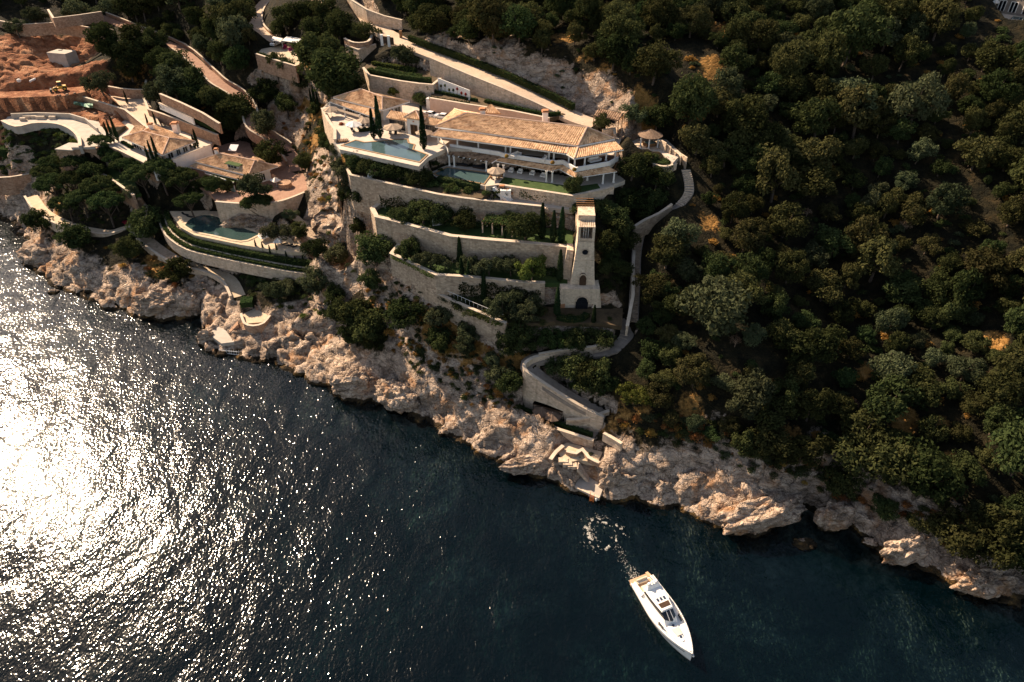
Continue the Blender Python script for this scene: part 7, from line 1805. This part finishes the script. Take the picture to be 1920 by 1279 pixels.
boulder("craggy rock under the sea deck wall", 985, 872, 90, 34, 1.8, seed=18, sq=.4)

boulder("pale natural rock face rising from the back of the kidney shaped pool", 462, 418, 84, 34, 17.6, seed=21, sq=.35)
boulder("smaller pale rock at the right end of the kidney shaped pool", 500, 428, 40, 24, 17.4, seed=22, sq=.5)
# ------------------------------------------------------------------ a person on the pool terrace
def person(label, p, rz, shirt, trousers, skin):
    J = [(0,0,.95),(0,0,1.12),(0,0,1.36),(0,.01,1.50),(0,.0,1.58),(0,.02,1.68),(0,.01,1.77),
         (.17,0,1.40),(.24,.03,1.14),(.25,-.06,.92),(.26,-.09,.82),(-.17,0,1.40),(-.25,.03,1.14),(-.27,-.02,.90),(-.27,-.04,.80),
         (.09,0,.90),(.10,-.03,.50),(.11,.02,.10),(.12,-.12,.04),(-.09,0,.90),(-.11,.05,.50),(-.12,.10,.10),(-.13,-.04,.04)]
    E = [(0,1),(1,2),(2,3),(3,4),(4,5),(5,6),(2,7),(7,8),(8,9),(9,10),(2,11),(11,12),(12,13),(13,14),(0,15),(15,16),(16,17),(17,18),(0,19),(19,20),(20,21),(21,22)]
    RR = [.15,.14,.17,.07,.06,.105,.08,.07,.05,.04,.045,.07,.05,.04,.045,.10,.065,.045,.05,.10,.065,.045,.05]
    me = bpy.data.meshes.new("person"); me.from_pydata(J, E, []); o = link("person", me)
    m1 = o.modifiers.new("skin", 'SKIN'); m2 = o.modifiers.new("sub", 'SUBSURF'); m2.levels = m2.render_levels = 1
    for i, r_ in enumerate(RR): o.data.skin_vertices[0].data[i].radius = (r_, r_*.75)
    o.data.skin_vertices[0].data[0].use_root = True
    me.materials.append(MATS["person_clothes"]); o.location = p; o.rotation_euler = (0,0,rz); tag(o, label, "person")
    h = part(o, "hair", MB().lathe([(.09,1.70),(.115,1.76),(.10,1.84),(.03,1.88)], (0,.02,0), 10), MATS["fabric_black"], True, False)
m, nt, out = nmat("person_clothes"); sxp = N(nt, "ShaderNodeSeparateXYZ"); nt.links.new(obj_pos(nt), sxp.inputs[0])
mrz = N(nt, "ShaderNodeMapRange"); mrz.inputs[2].default_value = 2.0; nt.links.new(sxp.outputs[2], mrz.inputs[0])
bsdf(nt, out, ramp(nt, mrz.outputs[0], [(0.0, (0.02,0.02,0.025)), (0.48, (0.62,0.58,0.54)), (0.745, (0.36,0.20,0.13))], 'CONSTANT'), .9)
person("person in white shirt and dark trousers standing under the large square parasol", P(751,250,44), .6, 0, 0, 0)
# ------------------------------------------------------------------ the yacht
ys, yb = P(1203,1090,0.9), P(1298,1227,1.9)
yd = Vector((yb.x-ys.x, yb.y-ys.y, 0)); YL = yd.length; yrot = math.atan2(yd.y, yd.x)
yt = thing("motor_yacht", "white motor yacht with hardtop lying off the rocks", "boat", (ys.x, ys.y, 0), yrot)
k = YL/19.0
def half(t): return 3.2*k*(min(1, .86+.35*t) if t < .4 else max(0.0, (1-((t-.4)/.6)**2.3)))
def sheer(t): return 1.42+.5*t**1.6
NS = 28; st_ = [i/NS for i in range(NS+1)]
rows = []
for t in st_:
    h_ = half(t); z = sheer(t); x = t*YL
    rows.append([(x, h_*sx, zz) for sx, zz in ((-1.0, z), (-1.02, z*.72), (-.86, .25), (-.78, -.3), (0, -.8), (.78, -.3), (.86, .25), (1.02, z*.72), (1.0, z))])
mb = MB().grid(rows); n_ = 9; mb.f.append(tuple(range(n_)))
part(yt, "hull", mb, MATS["gelcoat"], True, False)
rows = [[(t*YL, half(t)*s_*.985, sheer(t)-.06+.05*(1-s_*s_)) for s_ in (-1,-.6,-.2,.2,.6,1)] for t in st_]
part(yt, "deck", MB().grid(rows), MATS["gelcoat"], False, False)
for s_ in (-1, 1):
    g = MB()
    for t0_, t1_ in zip(st_[:-1], st_[1:]): g.beam((t0_*YL, half(t0_)*s_, sheer(t0_)+.08), (t1_*YL, half(t1_)*s_, sheer(t1_)+.08), .16, .26)
    part(yt, "bulwark", g, MATS["gelcoat"], False, False)
    g = MB()
    for t0_, t1_ in zip(st_[2:-3], st_[3:-2]): g.beam((t0_*YL, half(t0_)*s_*1.02, sheer(t0_)*.74), (t1_*YL, half(t1_)*s_*1.02, sheer(t1_)*.74), .06, .12)
    part(yt, "rubbing_strake", g, MATS["gelcoat_dark"], False, False)
# bathing platform and cockpit
hw = half(0)
part(yt, "swim_platform", MB().hexa([(-1.5*k,-hw*.8,.45),(0,-hw*.97,.45),(0,hw*.97,.45),(-1.5*k,hw*.8,.45)], [(-1.5*k,-hw*.8,.62),(0,-hw*.97,.62),(0,hw*.97,.62),(-1.5*k,hw*.8,.62)]), MATS["teak"], False, False)
part(yt, "cockpit_floor", MB().box(.35*k,3.6*k,-hw*.62,hw*.62,1.46,1.5), MATS["teak"], False, False)
o = part(yt, "cockpit_sofa", MB().box(.3*k,.95*k,-hw*.6,hw*.35,1.5,1.95).box(.2*k,.4*k,-hw*.6,hw*.35,1.9,2.3), MATS["cushion"], False, False)
part(o, "sofa_trim", MB().box(.28*k,1.0*k,-hw*.62,hw*.37,1.46,1.52), MATS["teak"], False, False)
part(yt, "aft_sunpad", MB().hexa([(1.6*k,-hw*.5,1.5),(3.0*k,-hw*.5,1.5),(3.0*k,hw*.5,1.5),(1.6*k,hw*.5,1.5)], [(1.65*k,-hw*.48,1.85),(2.95*k,-hw*.48,1.85),(2.95*k,hw*.48,1.85),(1.65*k,hw*.48,1.85)]), MATS["cushion"], False, False)
# deckhouse: lower cabin, dark windscreen, hardtop
def house_ring(z, x0, x1, w0, w1, n_=8):
    pts = []
    for i in range(n_+1):
        t = i/n_; pts.append((x0+(x1-x0)*t, -(w0+(w1-w0)*t**1.8), z))
    for i in range(n_, -1, -1):
        t = i/n_; pts.append((x0+(x1-x0)*t, (w0+(w1-w0)*t**1.8), z))
    return pts
part(yt, "deckhouse", MB().hexa(house_ring(1.5, 3.2*k, 11.9*k, 2.15*k, 1.5*k), house_ring(2.45, 3.4*k, 10.9*k, 2.0*k, 1.4*k)), MATS["gelcoat"], False, False)
part(yt, "side_windows", MB().hexa(house_ring(2.46, 3.6*k, 10.8*k, 1.96*k, 1.35*k), house_ring(3.3, 3.9*k, 9.4*k, 1.8*k, 1.3*k)), MATS["dark_glass"], False, False)
part(yt, "windscreen", MB().hexa([(10.85*k,-1.36*k,2.46),(11.7*k,0,2.42),(10.85*k,1.36*k,2.46),(9.45*k,1.26*k,3.25),(9.75*k,0,3.29),(9.45*k,-1.26*k,3.25)], [(10.9*k,-1.38*k,2.5),(11.78*k,0,2.47),(10.9*k,1.38*k,2.5),(9.5*k,1.28*k,3.31),(9.81*k,0,3.35),(9.5*k,-1.28*k,3.31)]), MATS["dark_glass"], False, False)
for s_ in (-.42,.42): part(yt, "screen_pillar", MB().beam((11.45*k,s_*k*1.1,2.52),(9.65*k,s_*k,3.38),.08,.08), MATS["gelcoat"], False, False)
top = part(yt, "hardtop", MB().hexa(house_ring(3.3, 3.4*k, 9.7*k, 2.0*k, 1.4*k), [(x, y*.93, 3.6-.03*abs(y)) for x, y, z in house_ring(3.6, 3.6*k, 9.5*k, 1.95*k, 1.34*k)]), MATS["gelcoat"], False, False)
part(top, "sunroof", MB().hexa([(7.9*k,-1.25*k,3.55),(9.0*k,-1.15*k,3.55),(9.0*k,1.15*k,3.55),(7.9*k,1.25*k,3.55)], [(7.9*k,-1.25*k,3.625),(9.0*k,-1.15*k,3.61),(9.0*k,1.15*k,3.61),(7.9*k,1.25*k,3.625)]), MATS["wood_dark"], False, False)
for y in (-.8,0,.8): part(top, "skylight", MB().box(6.7*k,7.4*k,(y-.24)*k,(y+.24)*k,3.55,3.64), MATS["blue_glass"], False, False)
# radar arch with domes and mast
part(yt, "radar_arch", MB().hexa([(3.6*k,-1.8*k,3.5),(4.4*k,-1.8*k,3.5),(4.4*k,1.8*k,3.5),(3.6*k,1.8*k,3.5)], [(3.3*k,-1.3*k,4.1),(3.9*k,-1.3*k,4.1),(3.9*k,1.3*k,4.1),(3.3*k,1.3*k,4.1)]), MATS["gelcoat"], False, False)
for y in (-.9,.9): part(yt, "satellite_dome", MB().lathe([(.3,0),(.34,.15),(.28,.4),(.12,.52)], (3.6*k,y*k,4.1), 12), MATS["gelcoat"], True, False)
part(yt, "radar_scanner", MB().box(3.3*k,3.5*k,-.7,.7,4.4,4.52).tube((3.4*k,0,4.0),(3.4*k,0,4.4),.08,.08,6), MATS["gelcoat"], False, False)
for y in (-1.0,1.0): part(yt, "antenna", MB().tube((3.5*k,y,4.1),(2.9*k,y*1.2,6.0),.02,.012,4), MATS["chrome"], False, False)
part(yt, "passerelle", MB().beam((-1.3*k,hw*.72,1.3),(1.2*k,hw*.78,1.95),.5,.1), MATS["teak"], False, False)
for s_ in (-1,1): part(yt, "coaming", MB().hexa([(.2*k,s_*hw*.66,1.45),(3.6*k,s_*hw*.72,1.45),(3.6*k,s_*hw*.9,1.45),(.2*k,s_*hw*.86,1.45)], [(.2*k,s_*hw*.7,1.9),(3.9*k,s_*hw*.74,2.4),(3.9*k,s_*hw*.84,2.4),(.2*k,s_*hw*.8,1.9)]), MATS["gelcoat"], False, False)
# foredeck
def dz(x): return sheer(x/YL)-.02
part(yt, "foredeck_trunk", MB().hexa(house_ring(1.6, 10.4*k, 16.2*k, 1.3*k, .35*k), [(x, y*.9, dz(x)+.16) for x, y, z in house_ring(2, 10.6*k, 15.9*k, 1.22*k, .3*k)]), MATS["gelcoat"], False, False)
part(yt, "sunpad", MB().hexa([(12.9*k,-.85*k,dz(12.9*k)+.1),(14.6*k,-.62*k,dz(14.6*k)+.1),(14.6*k,.62*k,dz(14.6*k)+.1),(12.9*k,.85*k,dz(12.9*k)+.1)], [(12.9*k,-.85*k,dz(12.9*k)+.30),(14.6*k,-.62*k,dz(14.6*k)+.30),(14.6*k,.62*k,dz(14.6*k)+.30),(12.9*k,.85*k,dz(12.9*k)+.30)]), MATS["cushion"], False, False)
for x in (12.2, 15.0): h_ = part(yt, "deck_hatch", MB().tube((x*k,0,dz(x*k)+.14),(x*k,0,dz(x*k)+.22),.3*k,.3*k,16), MATS["blue_glass"], False, False); part(h_, "hatch_rim", MB().lathe([(.36*k,0),(.36*k,.05),(.3*k,.06)], (x*k,0,dz(x*k)+.13), 16), MATS["gelcoat"], False, False)
part(yt, "anchor_roller", MB().box(YL-.5,YL+.35,-.12,.12,sheer(1)-.05,sheer(1)+.12).lathe([(.1,-.2),(.16,0),(.06,.1)], (YL+.3,0,sheer(1)-.1), 8), MATS["chrome"], False, False)
for s_ in (-1,1):
    g = MB(); pr = None
    for t in [.52+i*.06 for i in range(9)]:
        p = Vector((t*YL, half(t)*s_*.95+(0 if t < .99 else 0), sheer(t)+.1)); q = p+Vector((0,0,.75)); g.tube(p, q, .025, .025, 5)
        if pr: g.tube(pr, q, .028, .028, 5)
        pr = q
    g.tube(pr, Vector((YL*1.01, 0, sheer(1)+.8)), .028, .028, 5)
    part(yt, "guard_rail", g, MATS["chrome"], False, False)
    for t in (.56,.58,.60,.62): part(yt, "fender", MB().lathe([(.03,-.55),(.13,-.45),(.14,.1),(.03,.2)], (t*YL, half(t)*s_*.8, sheer(t)+.35), 8), MATS["gelcoat_dark"], True, False)
# ------------------------------------------------------------------ foam of the wake
rg = np.random.default_rng(4); fl_ = []
cw = P(1130,1000,0); s_ = px_size(cw)
for i in range(2600):
    a_ = rg.random()*6.283; rr = (31+rg.normal(0,2.6)+4*math.sin(a_*3+1)+(rg.random() < .25)*rg.normal(0,8))*s_
    x, y = cw.x+rr*math.cos(a_), cw.y+rr*math.sin(a_)
    if vnoise(np.array(x/.5+9), np.array(y/.5), 0, 2) < .60-.12*math.cos(a_-2.6): continue
    fl_.append((x, y, a_+1.57+rg.normal(0,.35), .05+.22*rg.random()**2, .010+.022*rg.random()))
for i in range(110):
    t = rg.random(); c_ = P(1152+40*t+4*math.sin(t*9), 1020+62*t, 0); w_ = .18+.35*abs(math.sin(t*11))
    fl_.append((c_.x+rg.normal(0,w_), c_.y+rg.normal(0,w_), rg.random()*3.14, .03+.09*rg.random(), .012+.025*rg.random()))
for i in range(80):
    t = rg.random()**2; fl_.append((ys.x-yd.x/YL*(1.3+2.2*t)+rg.normal(0,.6)+.5*yd.y/YL, ys.y-yd.y/YL*(1.3+2.2*t)+rg.normal(0,.6), rg.random()*3.14, .04+.12*rg.random(), .02+.03*rg.random()))
mb = MB()
for x, y, a0, l_, w_ in fl_:
    c_, q_ = math.cos(a0), math.sin(a0); z = .05+.02*rg.random()
    mb.add([(x-c_*l_, y-q_*l_, z), (x+q_*w_, y-c_*w_, z), (x+c_*l_, y+q_*l_, z), (x-q_*w_, y+c_*w_, z)], [(0,1,2,3)])
plain("foam", (0.55,0.52,0.47), 0.8, 0.2)
o = solo("foam", "swirl of white foam left behind the yacht's stern", None, mb, MATS["foam"], kind="stuff")
# ------------------------------------------------------------------ alike things are told apart by their place in the row
bpy.context.view_layer.update()
ORD = ["first","second","third","fourth","fifth","sixth","seventh","eighth","ninth","tenth","eleventh","twelfth","thirteenth","fourteenth","fifteenth","sixteenth","seventeenth","eighteenth","nineteenth","twentieth"]
same = {}
for o in SC.objects:
    if o.parent is None and "label" in o and "category" in o: same.setdefault(o["label"], []).append(o)
for la, os_ in same.items():
    if 2 <= len(os_) <= 20:
        os_.sort(key=lambda o: o.location.x/max(1.0, o.location.y*CT-(o.location.z-CAM_H)*ST))
        for k, o in enumerate(os_): o["label"] = la + ", " + (ORD[k]+" from left" if k < len(os_)-1 else "rightmost")
